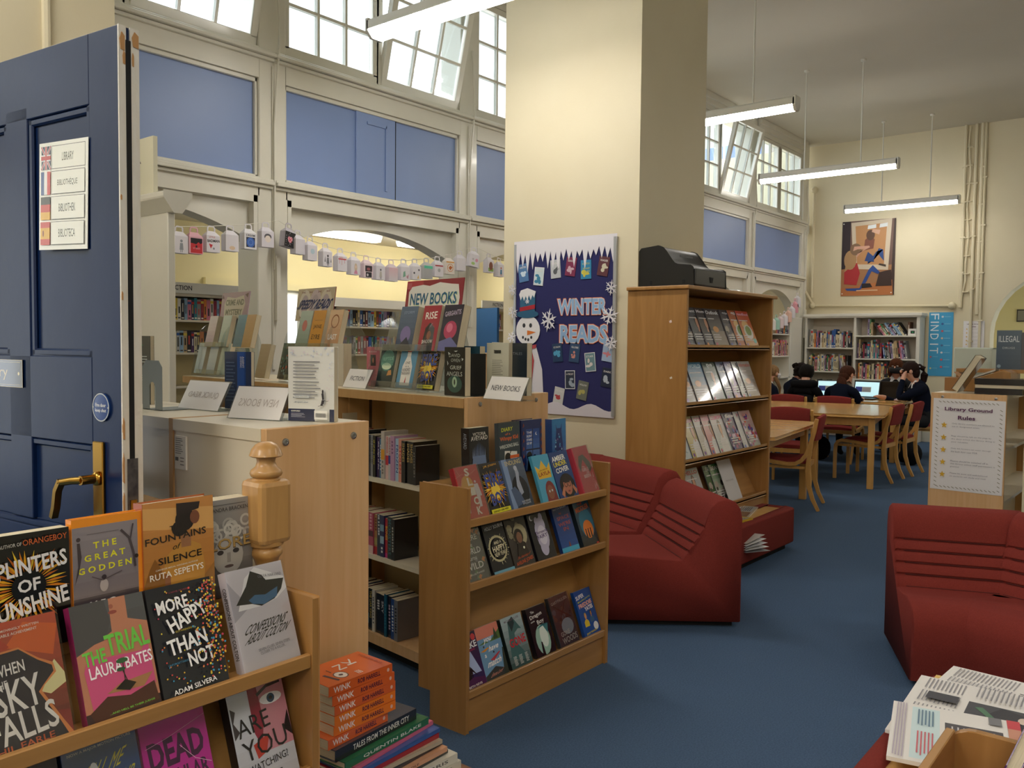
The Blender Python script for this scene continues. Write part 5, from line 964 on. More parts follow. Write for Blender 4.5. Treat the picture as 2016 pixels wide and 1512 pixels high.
# ------------------------------------------------------------------ side aisle bookcases (face the viewer, -Y)
def aisle_case(label, X0, X1, Y, zs, top, text=None, tx_=None, dep=.28):
    t = thing('tall_bookcase', label, 'bookcase', (X0, Y, 0)); w = X1-X0
    for x in (0, w-.025): MB().box(x, x+.025, 0, dep, 0, top-.1).build('side_panel', greyl, t)
    MB().box(0, w, dep-.015, dep, 0, top-.1).build('back_panel', mat('beige_back', 'cbbd92', .6), t)  # back panel a deeper beige than the rest of the case
    MB().box(0, w, .0, dep, top-.13, top-.1).build('top_board', greyl, t)
    f = MB().box(0, w, -.02, 0, top-.1, top).build('fascia', whitem, t)
    if text:
        a = Art(.215, .045); a.text('222226', text, .5, .5, 1, 1, 0, 1); a.build('fascia_lettering', f, T(tx_-X0, -.0205, top-.072), printm)
    for z in zs: MB().box(.025, w-.025, .0, dep-.015, z-.02, z).build('shelf', greyl, t)
    return t
IY = Matrix(((0, -1, 0, 0), (1, 0, 0, 0), (0, 0, 1, 0), (0, 0, 0, 1)))   # x into the case (+Y), y towards -X
Y1 = 7.55; AW = ('left aisle case', 'middle aisle case', 'right aisle case')
px1 = ony(334, 560, Y1).x
aisle_case('tall aisle bookcase with a FICTION fascia, seen through the left arch', 3.4, 5.02, Y1, (.3, .64, .97, 1.29, 1.60), 1.95, 'FICTION', px1)
aisle_case('tall aisle bookcase behind the SPEEDY READS and NEW BOOKS stands', 6.15, 8.05, Y1, (.3, .64, .97, 1.27, 1.585), 1.90)
aisle_case('tall aisle bookcase with a FICTION fascia beside the big pillar', 8.62, 10.3, Y1, (.3, .64, .97, 1.29, 1.60), 1.98, 'FICTION', ony(968, 600, Y1).x)
palA = ['pink', 'pink', 'maroon', 'yellow', 'dark navy', 'dark navy', 'crimson', 'grey', 'teal', 'black', 'pale blue', 'pale blue', 'black', 'black', 'orange', 'orange', 'cream', 'red', 'white', 'cream', 'green', 'black']
for k, (X1_, L_, z, sd_, nm, pal, sh) in enumerate(((4.98, .78, 1.60, 11, AW[0], palA, 'second shelf'), (4.98, .78, 1.29, 12, AW[0], None, 'third shelf'), (7.35, 1.12, 1.585, 13, AW[1], ['pink', 'purple', 'lilac', 'yellow', 'blue', 'teal', 'blue', 'pale blue', 'blue', 'black', 'dark navy', 'black', 'cream', 'black', 'beige', 'black', 'maroon', 'cream', 'pale blue', 'brown', 'pale blue', 'pale blue'], 'top shelf'), (7.35, 1.12, 1.27, 14, AW[1], None, 'second shelf'), (9.1, .38, 1.60, 15, AW[2], None, 'top shelf'))):
    row(T(X1_-.03, Y1, z) @ IY, L_, 'the %s, %s' % (sh, nm), 'books on the '+nm, sd_, stuff=(k in (1, 3)), h=(.19, .215), t=(.026, .046), pal=pal, depth0=.02)
b = MB(); b.box(0, .03, 0, .9, 0, 1.86, 0); tag(b.build('blue_panel_screen', mat('blue_screen', '1f5a94', .6), None, T(8.3, 7.0, 0) @ RZ(R(-20))), 'tall blue screen panel standing in the aisle beside the pillar', 'screen')
t = thing('low_cabinet', 'low beech cabinet with a white paper tray, in the aisle by the pillar', 'cabinet', (6.6, 5.9, 0)); MB().box(0, 1.5, 0, .5, 0, 1.27).build('body', beech, t); MB().box(-.02, 1.52, -.02, .52, 1.27, 1.30).build('top', beechd, t)
b = MB(); b.add([(.6, .05, 1.3), (1.3, .05, 1.3), (1.25, .2, 1.42), (.55, .2, 1.42), (.6, .3, 1.3), (1.3, .3, 1.3)], [[0, 1, 2, 3], [5, 4, 3, 2], [0, 3, 4], [1, 5, 2]]); b.build('white_tray', whitem, t)
# ---- white cases at the far end
t = thing('white_bookcase', 'long white double bookcase against the far wall under the painting', 'bookcase', (13.58, 3.33, 0))
Wd = 1.70; MB().box(0, .3, 0, .045, 0, 1.88).build('side_panel', whitem, t); MB().box(0, .3, Wd-.03, Wd, 0, 1.88).build('side_panel', whitem, t); MB().box(0, .3, .91, .945, 0, 1.88).build('upright', whitem, t); MB().box(.285, .3, 0, Wd, 0, 1.88).build('back_panel', mat('pale_back', 'cdc3b4', .6), t)
b = MB(); b.box(-.03, .3, -.03, Wd+.02, 1.88, 1.925); b.box(-.015, .3, -.015, Wd+.01, 1.86, 1.88); b.build('cornice', whitem, t, bevel=.004, bseg=1)
for z in (.33, .68, 1.03, 1.40): MB().box(0, .285, .945, Wd-.03, z-.022, z).build('shelf', whitem, t)
for z in (.3, .62, .925, 1.24, 1.59): MB().box(0, .285, .045, .91, z-.022, z).build('shelf', whitem, t)
wl_, wr_ = 'white wall case left bay', 'white wall case right bay'
IX = lambda y, z: T(13.58, y, z)
pw = ['maroon', 'pink', 'white', 'black', 'white', 'cream', 'red', 'black', 'grey', 'cream', 'grey', 'dark green', 'green', 'black', 'pale grey', 'crimson', 'purple', 'blue', 'blue', 'pale blue', 'blue', 'brown', 'orange', 'orange', 'cream', 'dark navy', 'beige', 'teal', 'blue']
row(IX(3.33+.945, 1.40), .70, 'top row, '+wl_, 'books in the white bookcase', 21, h=(.2, .29), t=(.016, .032), w=.18, pal=pw, lean=(1, 3, -8), depth0=.03)
row(IX(3.33+1.03, 1.03), .62, 'second row, '+wl_, 'books in the white bookcase', 22, h=(.2, .28), t=(.012, .028), w=.18, pal=['black', 'black', 'green', 'beige', 'black', 'brown', 'cream', 'white', 'teal', 'grey', 'white', 'black', 'crimson', 'pink', 'beige', 'cream', 'lilac', 'cream', 'cream', 'pink', 'pale blue', 'white', 'lilac', 'yellow', 'grey'], lean=(1, 5, -7), depth0=.03)
row(IX(3.33+1.1, .68), .5, 'third row, '+wl_, 'books in the white bookcase', 23, stuff=True, h=(.16, .22), t=(.02, .04), w=.18, pal=['brown', 'cream', 'green', 'black', 'beige', 'dark green', 'cream'], depth0=.03)
row(IX(3.33+.14, 1.59), .76, 'top row, '+wr_, 'books in the white bookcase', 24, h=(.19, .25), t=(.018, .034), w=.18, pal=['black', 'pink', 'cream', 'white', 'beige', 'blue', 'pale blue', 'green', 'pale grey', 'green', 'pale blue', 'pale blue', 'brown', 'olive' if 0 else 'green', 'white', 'lilac', 'black'], lean=(1, 13, -34), depth0=.03, maxn=16)
row(IX(3.33+.16, 1.24), .74, 'second row, '+wr_, 'books in the white bookcase', 25, h=(.2, .29), t=(.016, .03), w=.18, pal=['pink', 'black', 'teal', 'purple', 'crimson', 'dark green', 'beige', 'blue', 'pale blue', 'cream', 'black', 'beige', 'grey', 'cream', 'red', 'crimson', 'black', 'pink', 'pale grey', 'lilac', 'brown'], lean=(0, 14, -8), depth0=.03)
row(IX(3.33+.1, .925), .8, 'third row, '+wr_, 'books in the white bookcase', 26, h=(.19, .27), t=(.018, .032), w=.18, pal=['black', 'grey', 'black', 'cream', 'yellow', 'black', 'pale grey', 'red', 'orange', 'beige', 'cream', 'pink', 'cream', 'dark navy', 'purple', 'cream'], depth0=.03)
b = MB(); b.box(0, .05, 0, .11, 0, .1, 0, lin('e6e4de')); b.box(-.001, 0, .018, .075, .028, .07, 0, lin('0c0f0e')); b.box(-.002, -.001, .03, .06, .045, .055, 0, lin('2fc07a')); tag(b.build('air_monitor', printm, None, T(13.6, 3.385, 1.59)), 'small white box with a green number display on the white bookcase', 'monitor')
# case standing in the last arch
t = thing('white_bookcase', 'narrow white bookcase standing inside the last arch', 'bookcase', (11.86, 5.0, 0))
for x in (0, 1.0): MB().box(x, x+.06, 0, .3, 0, 1.78).build('side_panel', whitem, t)
MB().box(0, 1.06, .285, .3, 0, 1.78).build('back_panel', MATS['pale_back'], t)
for z in (.28, .62, .95, 1.27, 1.60): MB().box(.03, 1.03, 0, .285, z-.02, z).build('shelf', whitem, t)
row(T(12.86, 5.0, 1.60) @ IY, .95, 'the top shelf in the last arch', 'books in the last arch', 31, stuff=True, h=(.18, .23), t=(.03, .05), pal=['purple', 'lilac', 'white', 'dark navy', 'black', 'brown', 'pink', 'orange', 'grey', 'beige', 'red', 'teal', 'orange', 'grey', 'black', 'pink'], depth0=.02)
row(T(12.86, 5.0, 1.27) @ IY, .95, 'the second shelf in the last arch', 'books in the last arch', 32, stuff=True, h=(.2, .26), t=(.03, .05), pal=['beige', 'beige', 'white', 'white', 'pink', 'pink', 'pale blue', 'grey', 'yellow', 'black', 'black', 'brown'], depth0=.02)
b = MB(); b.box(0, .44, 0, .2, 0, 1.86); tag(b.build('pier_cupboard', whitem, None, T(12.98, 5.02, 0), bevel=.01), 'plain pale cupboard filling the corner between the arch and the far wall', 'cupboard')
# ---- paper gift-box bunting along the arches
def pbox(X, Y, zb, label, art=None, tint='d9d5dc', rz=0, tilt=0, s=1.0, grp='paper gift boxes on the string'):
    w, h, d = .098*s, .105*s, .05*s; g = .03*s; b = MB(); c = lin(tint)
    b.box(-w/2, w/2, 0, d, 0, h, 0, c); b.add([(-w/2, 0, h), (w/2, 0, h), (w/2, d, h), (-w/2, d, h), (-w*.27, d/2, h+g), (w*.27, d/2, h+g)], [[0, 1, 5, 4], [2, 3, 4, 5], [0, 4, 3], [1, 2, 5]], 0, c)
    P = [(-w*.27, d/2, h+g), (-w*.25, d/2, h+g+.022*s), (-w*.17, d/2, h+g+.03*s), (w*.17, d/2, h+g+.03*s), (w*.25, d/2, h+g+.022*s), (w*.27, d/2, h+g)]
    b.sweep(P, .003, .009*s, (0, 1, 0), 0, c)
    o = b.build('paper_box', flat, None, T(X, Y, zb) @ RZ(R(rz)) @ RY(R(tilt))); tag(o, label, 'paper box', grp)
    if art: a = Art(w, h); art(a); a.build('box_drawing', o, T(-w/2, 0, 0), flat)
    return o
def fig(c1, c2='55555c'): return lambda a: a.ell(c2, .5, .72, .09).poly(c1, (.36, .2), (.64, .2), (.6, .6), (.4, .6)).rect(c2, .42, .06, .47, .2).rect(c2, .53, .06, .58, .2)
bx = [(354, 499, 'white box with a grey standing figure, at the left end of the string', fig('8c9098', '8c9098'), 'd9d5dc', 4),
 (383, 500, 'red and black box with a pink top on the string', lambda a: a.rect('c22f38', .1, .04, .94, .9).poly('1f1a20', (.1, .62), (.3, .6), (.5, .56), (.66, .7), (.8, .6), (.94, .66), (.94, .92), (.1, .92)).text('d9a0a4', 'CITY GHOSTS', .52, .32, .5, .1).rect('1f1a20', .45, .36, .58, .5), 'dba8b4', 3),
 (417, 497, 'white box reading LITTLE BADMAN with a red triangle', lambda a: a.text('c96a60', 'LITTLE', .4, .9, .44, .1, 2).text('26262c', 'BADMAN', .5, .68, .9, .17, 3, 2).poly('c23038', (.16, .5), (.44, .44), (.3, .2)).ell('8c8c94', .52, .22, .07), 'dcd8e0', 3),
 (454, 495, 'plain white box with faint orange pencil marks', lambda a: a.ell('d9c0a4', .5, .2, .22, .12), 'd9d5dc', 3),
 (490, 491, 'white box with a blue whirl drawing on the string', lambda a: a.rect('2a2f44', .14, .12, .86, .74).ell('3f66b5', .5, .43, .33).ring('6a8cc9', .5, .43, .2, .04).text('333338', 'DREAM', .5, .86, .7, .13), 'd9d7dc', 4),
 (524, 487, 'white box with a pencil-drawn face on the string', lambda a: a.ell('5c5a60', .5, .66, .3, .2).ell('e0d4cc', .5, .52, .24, .22), 'd3cfd8', 2),
 (566, 487, 'black box with a pink heart, hanging at the first post', lambda a: a.rect('1c1a1e', 0, 0, 1, 1).ell('d99aa8', .42, .56, .15).ell('d99aa8', .6, .56, .15).poly('d99aa8', (.28, .5), (.74, .5), (.52, .24)).line('c23040', .05, (.34, .64), (.68, .34)).line('c23040', .05, (.68, .64), (.34, .34)).dots(['d9d5dc'], 22, .05, .05, .95, .95, .02), 'b5b0b9', 10),
 (588, 501, 'blank white box tilted behind the black heart box', None, 'cfcbd4', 12), (612, 513, 'white box with a faint blue balloon', lambda a: a.ell('b5c9d4', .5, .6, .22, .18), 'd6d2da', 10), (642, 525, 'white box with small dark figures', lambda a: fig('77777c', '3c3c40')(a).poly('8c8c90', (.1, .3), (.3, .3), (.2, .7)).poly('8c8c90', (.75, .3), (.9, .3), (.85, .6)), 'dad6de', 10),
 (671, 534, 'white box with red drips', lambda a: a.rect('c24048', .05, .78, .9, .86).rect('c24048', .15, .5, .18, .8).rect('c24048', .4, .42, .43, .8).rect('c24048', .7, .55, .73, .8).text('c96a70', 'RED', .35, .93, .4, .08), 'dad6de', 8), (697, 541, 'white box with a pink long-haired girl', lambda a: a.ell('c9b8a0', .5, .5, .16, .3).ell('e0c4b4', .5, .55, .1, .1).poly('cf8ca8', (.3, .05), (.7, .05), (.62, .3), (.38, .3)), 'd9d5dc', 6),
 (722, 547, 'white box with dark photo panels', lambda a: a.rect('3a3238', .14, .44, .9, .86).rect('2c2a30', .2, .04, .85, .4).ell('9c5a60', .5, .62, .2, .1).ell('c9c4cc', .4, .2, .1), 'dcc8d0', 5), (746, 551, 'white box with one thin pencil figure', fig('b5b0a8', '66666c'), 'd6d2da', 5), (771, 554, 'large pale pink box at the lowest point of the string', lambda a: a.grad('d0ccd2', 'd8b4bc'), 'd3c4cc', 3), (795, 552, 'white box with a green dancing figure', lambda a: a.poly('7cab94', (.2, .2), (.5, .3), (.45, .7), (.25, .6)).poly('b58ca0', (.6, .2), (.8, .1), (.85, .5)).text('c9606c', 'GOT', .7, .3, .3, .1), 'd9d5dc', 2), (817, 551, 'white box with a small yellow figure low down', lambda a: a.ell('4a4a50', .2, .5, .1, .08).poly('d9b04c', (.55, .1), (.75, .1), (.7, .4)).ell('66606c', .75, .75, .1, .08), 'dcd8de', 2), (840, 549, 'grey scribbled box with a purple and green top', lambda a: a.rect('5ec0a0', 0, .78, 1, 1).lines('a8a8ac', 0, .05, 1, .75, 9, .5, .05), 'b9b9b9', 1), (861, 545, 'white box with a red band and grey marks', lambda a: a.rect('a83a44', .05, .8, .95, .9).ell('a8a8ac', .5, .5, .16), 'd9d5dc', -2),
 (883, 540, 'white box with an orange ring emblem', lambda a: a.ring('c9752f', .5, .5, .34, .05).poly('b5602a', (.3, .5), (.5, .68), (.75, .55), (.5, .3)).rect('d99a4c', .05, .9, .95, 1), 'dcd4cc', -4), (905, 533, 'plain white box near the second post', None, 'd6d2da', -6), (929, 525, 'white box with pink and green spots, at the second post', lambda a: a.ell('cf90a4', .75, .55, .15).ell('a8c97c', .4, .25, .2, .12).ell('b9b4bc', .35, .6, .1), 'dad6de', -12), (963, 537, 'white box with a brown shape on green grass, right of the second post', lambda a: a.rect('7ca050', .1, .1, .9, .4).ell('7c4a34', .5, .55, .3, .35), 'd3cfd6', 6), (983, 545, 'white box with a blue and red figure, beside the pillar', fig('3f7ca0', 'b5503c'), 'd9d5dc', 6)]
YB = 5.0
for (px, py, lb, art, tint, rz) in bx:
    p = ony(px, py, YB-.03); pbox(p.x, YB-.05, p.z, lb, art, tint, rz, tilt=(8 if px in (929, 566) else 0))
def string(pts, label):
    P = []
    for (x, y) in pts: q = ony(x, y, YB-.025); P.append(q)
    b = MB(); b.tube(P, .0022, 5); tag(b.build('bunting_string', whitem), label, 'string')
string([(345, 446), (400, 446), (470, 443), (520, 438), (548, 434), (600, 468), (650, 487), (700, 501), (750, 510), (800, 513), (850, 508), (890, 500), (922, 489), (940, 488), (965, 500), (992, 512)], 'white string carrying the paper gift boxes across the arches')
far = [(1500, 649), (1508, 650), (1516, 650), (1524, 649), (1532, 646), (1540, 641), (1548, 634), (1555, 626), (1561, 616), (1566, 605)]
fc = ['dcd6dc', 'c9d0dc', 'dcd8d4', '9cc4b4', 'd8c4c8', 'dcd6dc', 'e0b8a8', 'd8d4dc', 'dc9ca8', 'd4d2dc']
for i, (px, py) in enumerate(far):
    p = ony(px, py, YB); pbox(p.x, YB-.06, p.z, ['white', 'bluish', 'cream white', 'green-tinted', 'rosy', 'whitish', 'orange', 'lilac white', 'pink', 'pale blue'][i]+' paper box on the far string, %s from its left' % ORD[i], None, fc[i], 0, 0, 1.3, 'paper boxes on the far string')
b = MB(); b.tube([ony(x, y, YB-.025) for x, y in ((1498, 632), (1520, 634), (1540, 624), (1556, 606), (1570, 580), (1576, 566))], .003, 5); tag(b.build('bunting_string', whitem), 'white string of the far paper boxes, looping across the last arch', 'string')
# ------------------------------------------------------------------ painting and notices on the far wall
def wallart(name, Y0, z0, w, h, f, label, cat, m=printm):
    b = MB(); b.box(0, w, -.004, 0, 0, h, 0, lin('3a3430')); M_ = T(FX-.004, Y0, z0) @ Matrix(((0, 1, 0, 0), (-1, 0, 0, 0), (0, 0, 1, 0), (0, 0, 0, 1)))
    o = b.build(name, m, None, M_); tag(o, label, cat); a = Art(w, h, .0004); f(a); a.mb.v = [(x, y-.004, z) for x, y, z in a.mb.v]; a.build('print', o, None, m); return o
def paint(a):
    a.rect('6b5146', 0, 0, 1, 1).rect('2f2428', 0, .3, .16, 1).poly('a0714a', (0, 0), (1, 0), (1, .4), (0, .36)).poly('cabba4', (.17, .98), (.93, 1), (.88, .33), (.23, .36)).poly('b58456', (.25, .93), (.84, .95), (.8, .4), (.3, .42)).poly('d8dde0', (.48, .88), (.64, .89), (.64, .94), (.49, .93)).poly('d8dde0', (.7, .89), (.85, .9), (.85, .95), (.71, .94))
    a.poly('3c2b26', (.93, 0), (1, 0), (1, 1), (.97, 1)).poly('b06c3c', (0, 0), (.98, 0), (.96, .2), (0, .1))
    a.poly('2a4a86', (.5, .5), (.6, .46), (.7, .62), (.78, .6), (.8, .45), (.74, .5), (.66, .58), (.5, .42)).poly('26427a', (.44, .46), (.62, .44), (.6, .52), (.5, .58)).poly('7c4a3a', (.42, .6), (.6, .62), (.62, .74), (.54, .8), (.44, .74)).ell('5c4030', .54, .8, .08, .07).poly('caa088', (.56, .84), (.7, .8), (.72, .86), (.58, .88)); a.poly('3a2c24', (.72, .42), (.84, .4), (.84, .37), (.7, .4))
    a.poly('a82c30', (.06, .16), (.3, .14), (.36, .3), (.3, .44), (.16, .42), (.06, .32)).poly('26488c', (.08, .1), (.36, .1), (.52, .34), (.6, .4), (.74, .3), (.7, .28), (.58, .32), (.44, .12), (.34, .06), (.12, .07)).ell('a8845c', .17, .48, .12, .13).poly('a8845c', (.06, .32), (.2, .4), (.2, .52), (.1, .48)).ell('7c6048', .27, .62, .11, .08).poly('c99a84', (.3, .56), (.54, .64), (.52, .66), (.24, .66), (.22, .6), (.3, .62), (.42, .62), (.28, .5)); a.poly('36231c', (.66, .12), (.96, .12), (.94, .33), (.84, .32), (.72, .3)).poly('23191a', (.4, .1), (.6, .11), (.56, .16), (.4, .16)).rect('d8b48c', .3, .06, .7, .075)
    a.ell('e8e6e0', .03, .97, .012).ell('e8e6e0', .03, .03, .012).ell('e8e6e0', .95, .03, .012)
wallart('painting', 4.59, 2.215, .80, 1.165, paint, 'unframed painting of a seated figure in red before a mirror, on the far wall', 'painting')
def findit(a):
    a.rect('3f9fcf', 0, 0, 1, 1)
    for i, ch in enumerate('FINDIT'): a.text('e2f0f6', ch, .24, (.935, .845, .755, .62, .5, .4)[i], (.10 if ch != 'I' else .02)*2.86*.9, .125 if 0 else .12, -90, 0)
    for i in range(8): a.ell(['c9dce4', '2f5a9c', 'c9606c', 'dcc4a4', '4a6c9c', 'd8dde0', 'c9606c', 'd8504c'][i], .56, .93-i*.112, .05, .016); a.rect('7cc4e0', .64, .925-i*.112, .9, .935-i*.112)
    a.ell('c9606c', .12, .3, .04, .014).ell('d8d8a0', .12, .12, .04, .014).rect('7cc4e0', .2, .12, .4, .128).rect('7cc4e0', .2, .3, .42, .308)
o = wallart('find_it_poster', 3.28, .992, .33, .945, findit, 'tall bright blue poster reading FIND IT down its side', 'poster')
def rules(big):
    def f(a):
        a.rect('e6e3e4', 0, 0, 1, 1)
        if big:
            for i in range(20):
                for x in (.05, .93): a.line('8c8474', .009, (x, .05+i*.045), (x+.035, .035+i*.045))
            for i in range(15):
                for y in (.035, .965): a.line('8c8474', .009, (.08+i*.057, y+.008), (.115+i*.057, y-.008))
        a.text('5a2350', 'Library Ground', .5, .885, .66, .05, 0, 2).text('5a2350', 'Rules', .48, .8, .24, .042, 0, 2)
        L_ = [(['Only library monitors are allowed to', 'eat in designated areas.']), (['Bags should be left on the pegs by', 'the door in/out the library. Bring in', 'your valuables.']), (['Only 6th formers can enter through', 'the back door near M28.']), (['Phones should be switched off in', 'the library unless staff permission is', 'granted.']), (['Please be quiet and well-behaved', 'so students can study and read.'])]
        for i, ls in enumerate(L_):
            y = .72-i*.135; a.poly('d9ab2c', *starp(.17, y-.008, .048, .75))
            for j, t_ in enumerate(ls): a.text('8a8690', t_, .28+.0081*len(t_), y+.012-j*.032, .0162*len(t_), .017, 0, 0)
    return f
wallart('rules_notice', 2.815, 1.395, .275, .41, rules(False), 'small white rules notice with gold stars on the far wall', 'notice')
# small prints in the passage beyond the arch
for i, (y, z) in enumerate(((2.42, 1.95), (2.25, 1.9), (2.42, 1.45), (2.2, 1.4))):
    b = MB(); b.box(-.015, 0, -.06, .06, -.1, .1, 0, lin('3a3634')); b.box(-.017, -.015, -.045, .045, -.08, .08, 0, lin('8c8880')); tag(b.build('picture_frame', printm, None, T(FX+2.2, y, z)), 'small dark framed picture in the passage, '+['upper left of four', 'upper right of four', 'lower left of four', 'lower right of four'][i], 'picture', 'framed pictures in the passage')
# ------------------------------------------------------------------ winter reads board on the pillar
BX = 4.85; t = thing('notice_board', 'navy WINTER READS display board with a paper snowman, on the big pillar', 'board', M=T(BX-.001, 3.91, .925) @ Matrix(((0, 1, 0, 0), (-1, 0, 0, 0), (0, 0, 1, 0), (0, 0, 0, 1))))
w, h = .85, 1.19
MB().box(0, w, -.012, 0, 0, h).build('felt', mat('navy_felt', '27285c', .95, bump=.2, bscale=300), t)
b = MB(); b.box(-.008, .01, -.02, 0, 0, h); b.build('aluminium_edge', mat('pale_aluminium', 'b9bcc0', .35, .6), t); b = MB(); b.box(w-.016, w+.006, -.02, 0, 0, h); b.build('aluminium_edge', MATS['pale_aluminium'], t)
def paper(name, pts, col, y=.016, th=.0012, m=flat, label=None):
    b = MB(); b.prism(pts, 'y', -y-th, -y, 0, lin(col)); o = b.build(name, m, t, fix=True)
    if label: o['label'] = label
    return o
rg = random.Random(5); pts = [(0, h+.02), (0, h-.1)]; x = 0
lens = [.02, .05, .14, .08, .19, .08, .14, .1, .18, .1, .14, .09, .18, .1, .15, .12, .18, .1, .15, .1, .2, .1, .13, .08]
pts = [(-.01, h+.02), (-.01, h-.17)]; nI = 19
for i in range(nI):
    x0 = w*i/nI; d_ = rg.choice([.05, .07, .1, .12, .14]); pts += [(x0+.003, h-.065+rg.uniform(-.012, .012)), (x0+w/nI*.55, h-.065-d_)]
pts += [(w, h-.04), (w+.004, h-.1), (w+.01, h+.02)]
paper('icicle_paper', pts, 'dcd9e0', label='white paper icicles')
sn = [(-.012, -.01)]+[(w*k/24, .055+.022*sin(k*.75)+.02*(k < 8)) for k in range(25)]+[(w+.006, -.01)]; paper('snow_paper', [(x, z) for x, z in sn][::1], 'd3cdd4', label='white paper snow along the foot')
def ellp(cx, cz, rx, rz, n=22, a0=0, a1=2*pi): return [(cx+rx*cos(a0+(a1-a0)*k/n), cz+rz*sin(a0+(a1-a0)*k/n)) for k in range(n+(0 if a1-a0 > 6.2 else 1))]
paper('snowman_body', [(.02, .0), (.03, .3), (.06, .46), (.2, .46), (.255, .3), (.27, .1), (.3, .0)], 'd8d4da', .0172, label='white paper snowman body')
sm = paper('snowman_head', ellp(.125, .575, .108, .105), 'e3e1e2', .0186, label='white paper snowman head')
paper('hat', [(.055, .68), (.05, .83), (.19, .845), (.185, .7)], '2f6382', .02, label='blue paper hat'); paper('hat_brim', ellp(.12, .69, .1, .028, 16), '2a5c7c', .0215); paper('hat_band', [(.053, .71), (.05, .738), (.19, .758), (.188, .728)], 'a8242f', .0225, label='red band')
paper('hat_snow', [(.045, .83), (.06, .79), (.075, .82), (.09, .785), (.105, .82), (.12, .79), (.135, .825), (.15, .79), (.165, .825), (.18, .805), (.195, .85), (.12, .875), (.06, .86)], 'e0dee0', .0222)
paper('carrot_nose', [(.12, .575), (.12, .54), (.2, .562)], 'd9772c', .0205, label='orange paper nose')
b = MB()
for (x, z, r_) in ((.09, .61, .013), (.15, .61, .013), (.082, .525, .009), (.105, .512, .009), (.13, .508, .009), (.157, .525, .009)): b.prism(ellp(x, z, r_, r_*1.25, 10), 'y', -.0212, -.0202, 0, lin('33363a'))
o = b.build('face_pieces', flat, t, fix=True); o['kind'] = 'stuff'
paper('scarf', [(.04, .475), (.04, .45), (.12, .435), (.2, .45), (.205, .475), (.12, .465)], 'a81f2c', .0205, m=printg, label='shiny red scarf'); paper('scarf_end', [(.1, .45), (.16, .45), (.185, .36), (.165, .19), (.12, .2), (.125, .3)], 'b5232f', .022, m=printg, label='hanging end of the red scarf')
for z in (.4, .335, .27, .205): paper('button', ellp(.093, z, .011, .014, 10), '2c2f33', .0192)
def flake(x, z, r_, y=.03):
    b = MB()
    for k in range(6):
        a = k*pi/3+.3; c_, s_2 = cos(a), sin(a); P = lambda u, v: (u*c_-v*s_2, u*s_2+v*c_)
        b.prism([P(0, -.08*r_), P(r_*.6, -.09*r_), P(r_, 0), P(r_*.6, .09*r_), P(0, .08*r_)], 'y', -.0016, 0, 0, lin('e6e4ea')); b.prism([P(r_*.4, 0), P(r_*.62, .3*r_), P(r_*.68, .26*r_), P(r_*.52, 0), P(r_*.68, -.26*r_), P(r_*.62, -.3*r_)], 'y', -.0026, -.001, 0, lin('e6e4ea'))
    o = b.build('snowflake', flat, t, T(x, -y, z) @ RX(R(rg.uniform(-10, 10))) @ RZ(R(rg.uniform(-15, 15))), fix=True); return o
flake(.12, .78, .02, .0235); flake(.31, .645, .085, .024)
for (x, z, r_) in ((-.01, .865, .05), (-.005, .705, .055), (-.012, .525, .05), (w-.02, .855, .055), (w-.03, .67, .07), (w-.015, .49, .055)): flake(x, z, r_, .034)
def word(text, x, z, ww, hh, rot):
    o = bpy.data.objects.new('word', None); a = Art(1, 1, .0003)
    a.text('c96a48', text, .5, .5, ww*1.06, hh*1.16, rot, 8).text('e9ddd8', text, .5, .5, ww*1.03, hh*1.08, rot, 5).text('8fb0d4', text, .5, .5, ww, hh, rot, 3)
    a.mb.v = [(x_-.5, y-.015, z_-.5) for x_, y, z_ in a.mb.v]; o = a.build('lettering', t, T(x, 0, z), flat); o['label'] = 'pale blue paper letters edged in orange'
word('WINTER', .585, .735, .40, .105, 0); word('READS', .60, .55, .385, .12, 0)
cv = [(.075, .985, -8, '4f78a8', 'c9d9e6'), (.215, .955, 6, 'c9d8dc', '3a7fa0'), (.36, 1.0, -4, 'b9bcc0', '55585c'), (.49, 1.01, 8, '7c2a4c', 'c9a8b4'), (.615, .985, -1, '2c84b0', 'c9c04c'), (.755, 1.0, 10, '5c3038', 'c9c4ac'), (.385, .42, -6, '1f3a5c', '4f9cc0'), (.53, .42, 6, '2f4a6c', 'cf8a7c'), (.66, .36, -6, '6c8c94', 'd8d0cc'), (.8, .43, 8, '9cb0cc', 'c97c84'), (.495, .235, -2, '2c3444', '9ca8b4'), (.4, .115, 10, 'c9c9c6', 'b04044'), (.6, .165, 10, '6c7064', 'b0a860'), (.795, .26, 8, '1f2840', 'b0b9c4')]
for i, (x, z, ro, c, c2) in enumerate(cv):
    b = MB(); b.box(-.042, .042, -.003, 0, -.064, .064, 0, lin(c)); o = b.build('cover_card', printm, t, T(x, -.013, z) @ RY(R(ro))); a = Art(.084, .128); rr = random.Random(i)
    a.rect('d9d9dc' if i in (1, 8, 10) else c, 0, 0, 1, 1).rect(c, .06, .04, .94, .96); [a.ell(c2, rr.uniform(.25, .75), rr.uniform(.2, .6), rr.uniform(.08, .25), rr.uniform(.05, .15)) for _ in range(4)]; a.text('e0dcd8' if i != 4 else 'd0c84c', ['WINTER', 'WINTER MARINE', 'SNOW', 'SEASON', 'A COURT OF', 'READER', 'ICE SNOW', 'GLOBE', 'STAR', 'WINTER', 'A FROST', 'THE WINTER', 'HOLLOW', 'DARK'][i], .5, .8, .7, .1, 0, 1)
    if i == 4:
        for t_, y in (('FROST', .55), ('AND', .4), ('STARLIGHT', .25)): a.text('d0c84c', t_, .55, y, .66, .08, 0, 1)
    a.mb.v = [(x_-.042, y-.003, z_-.064) for x_, y, z_ in a.mb.v]; a.build('card_print', o, None, printm)
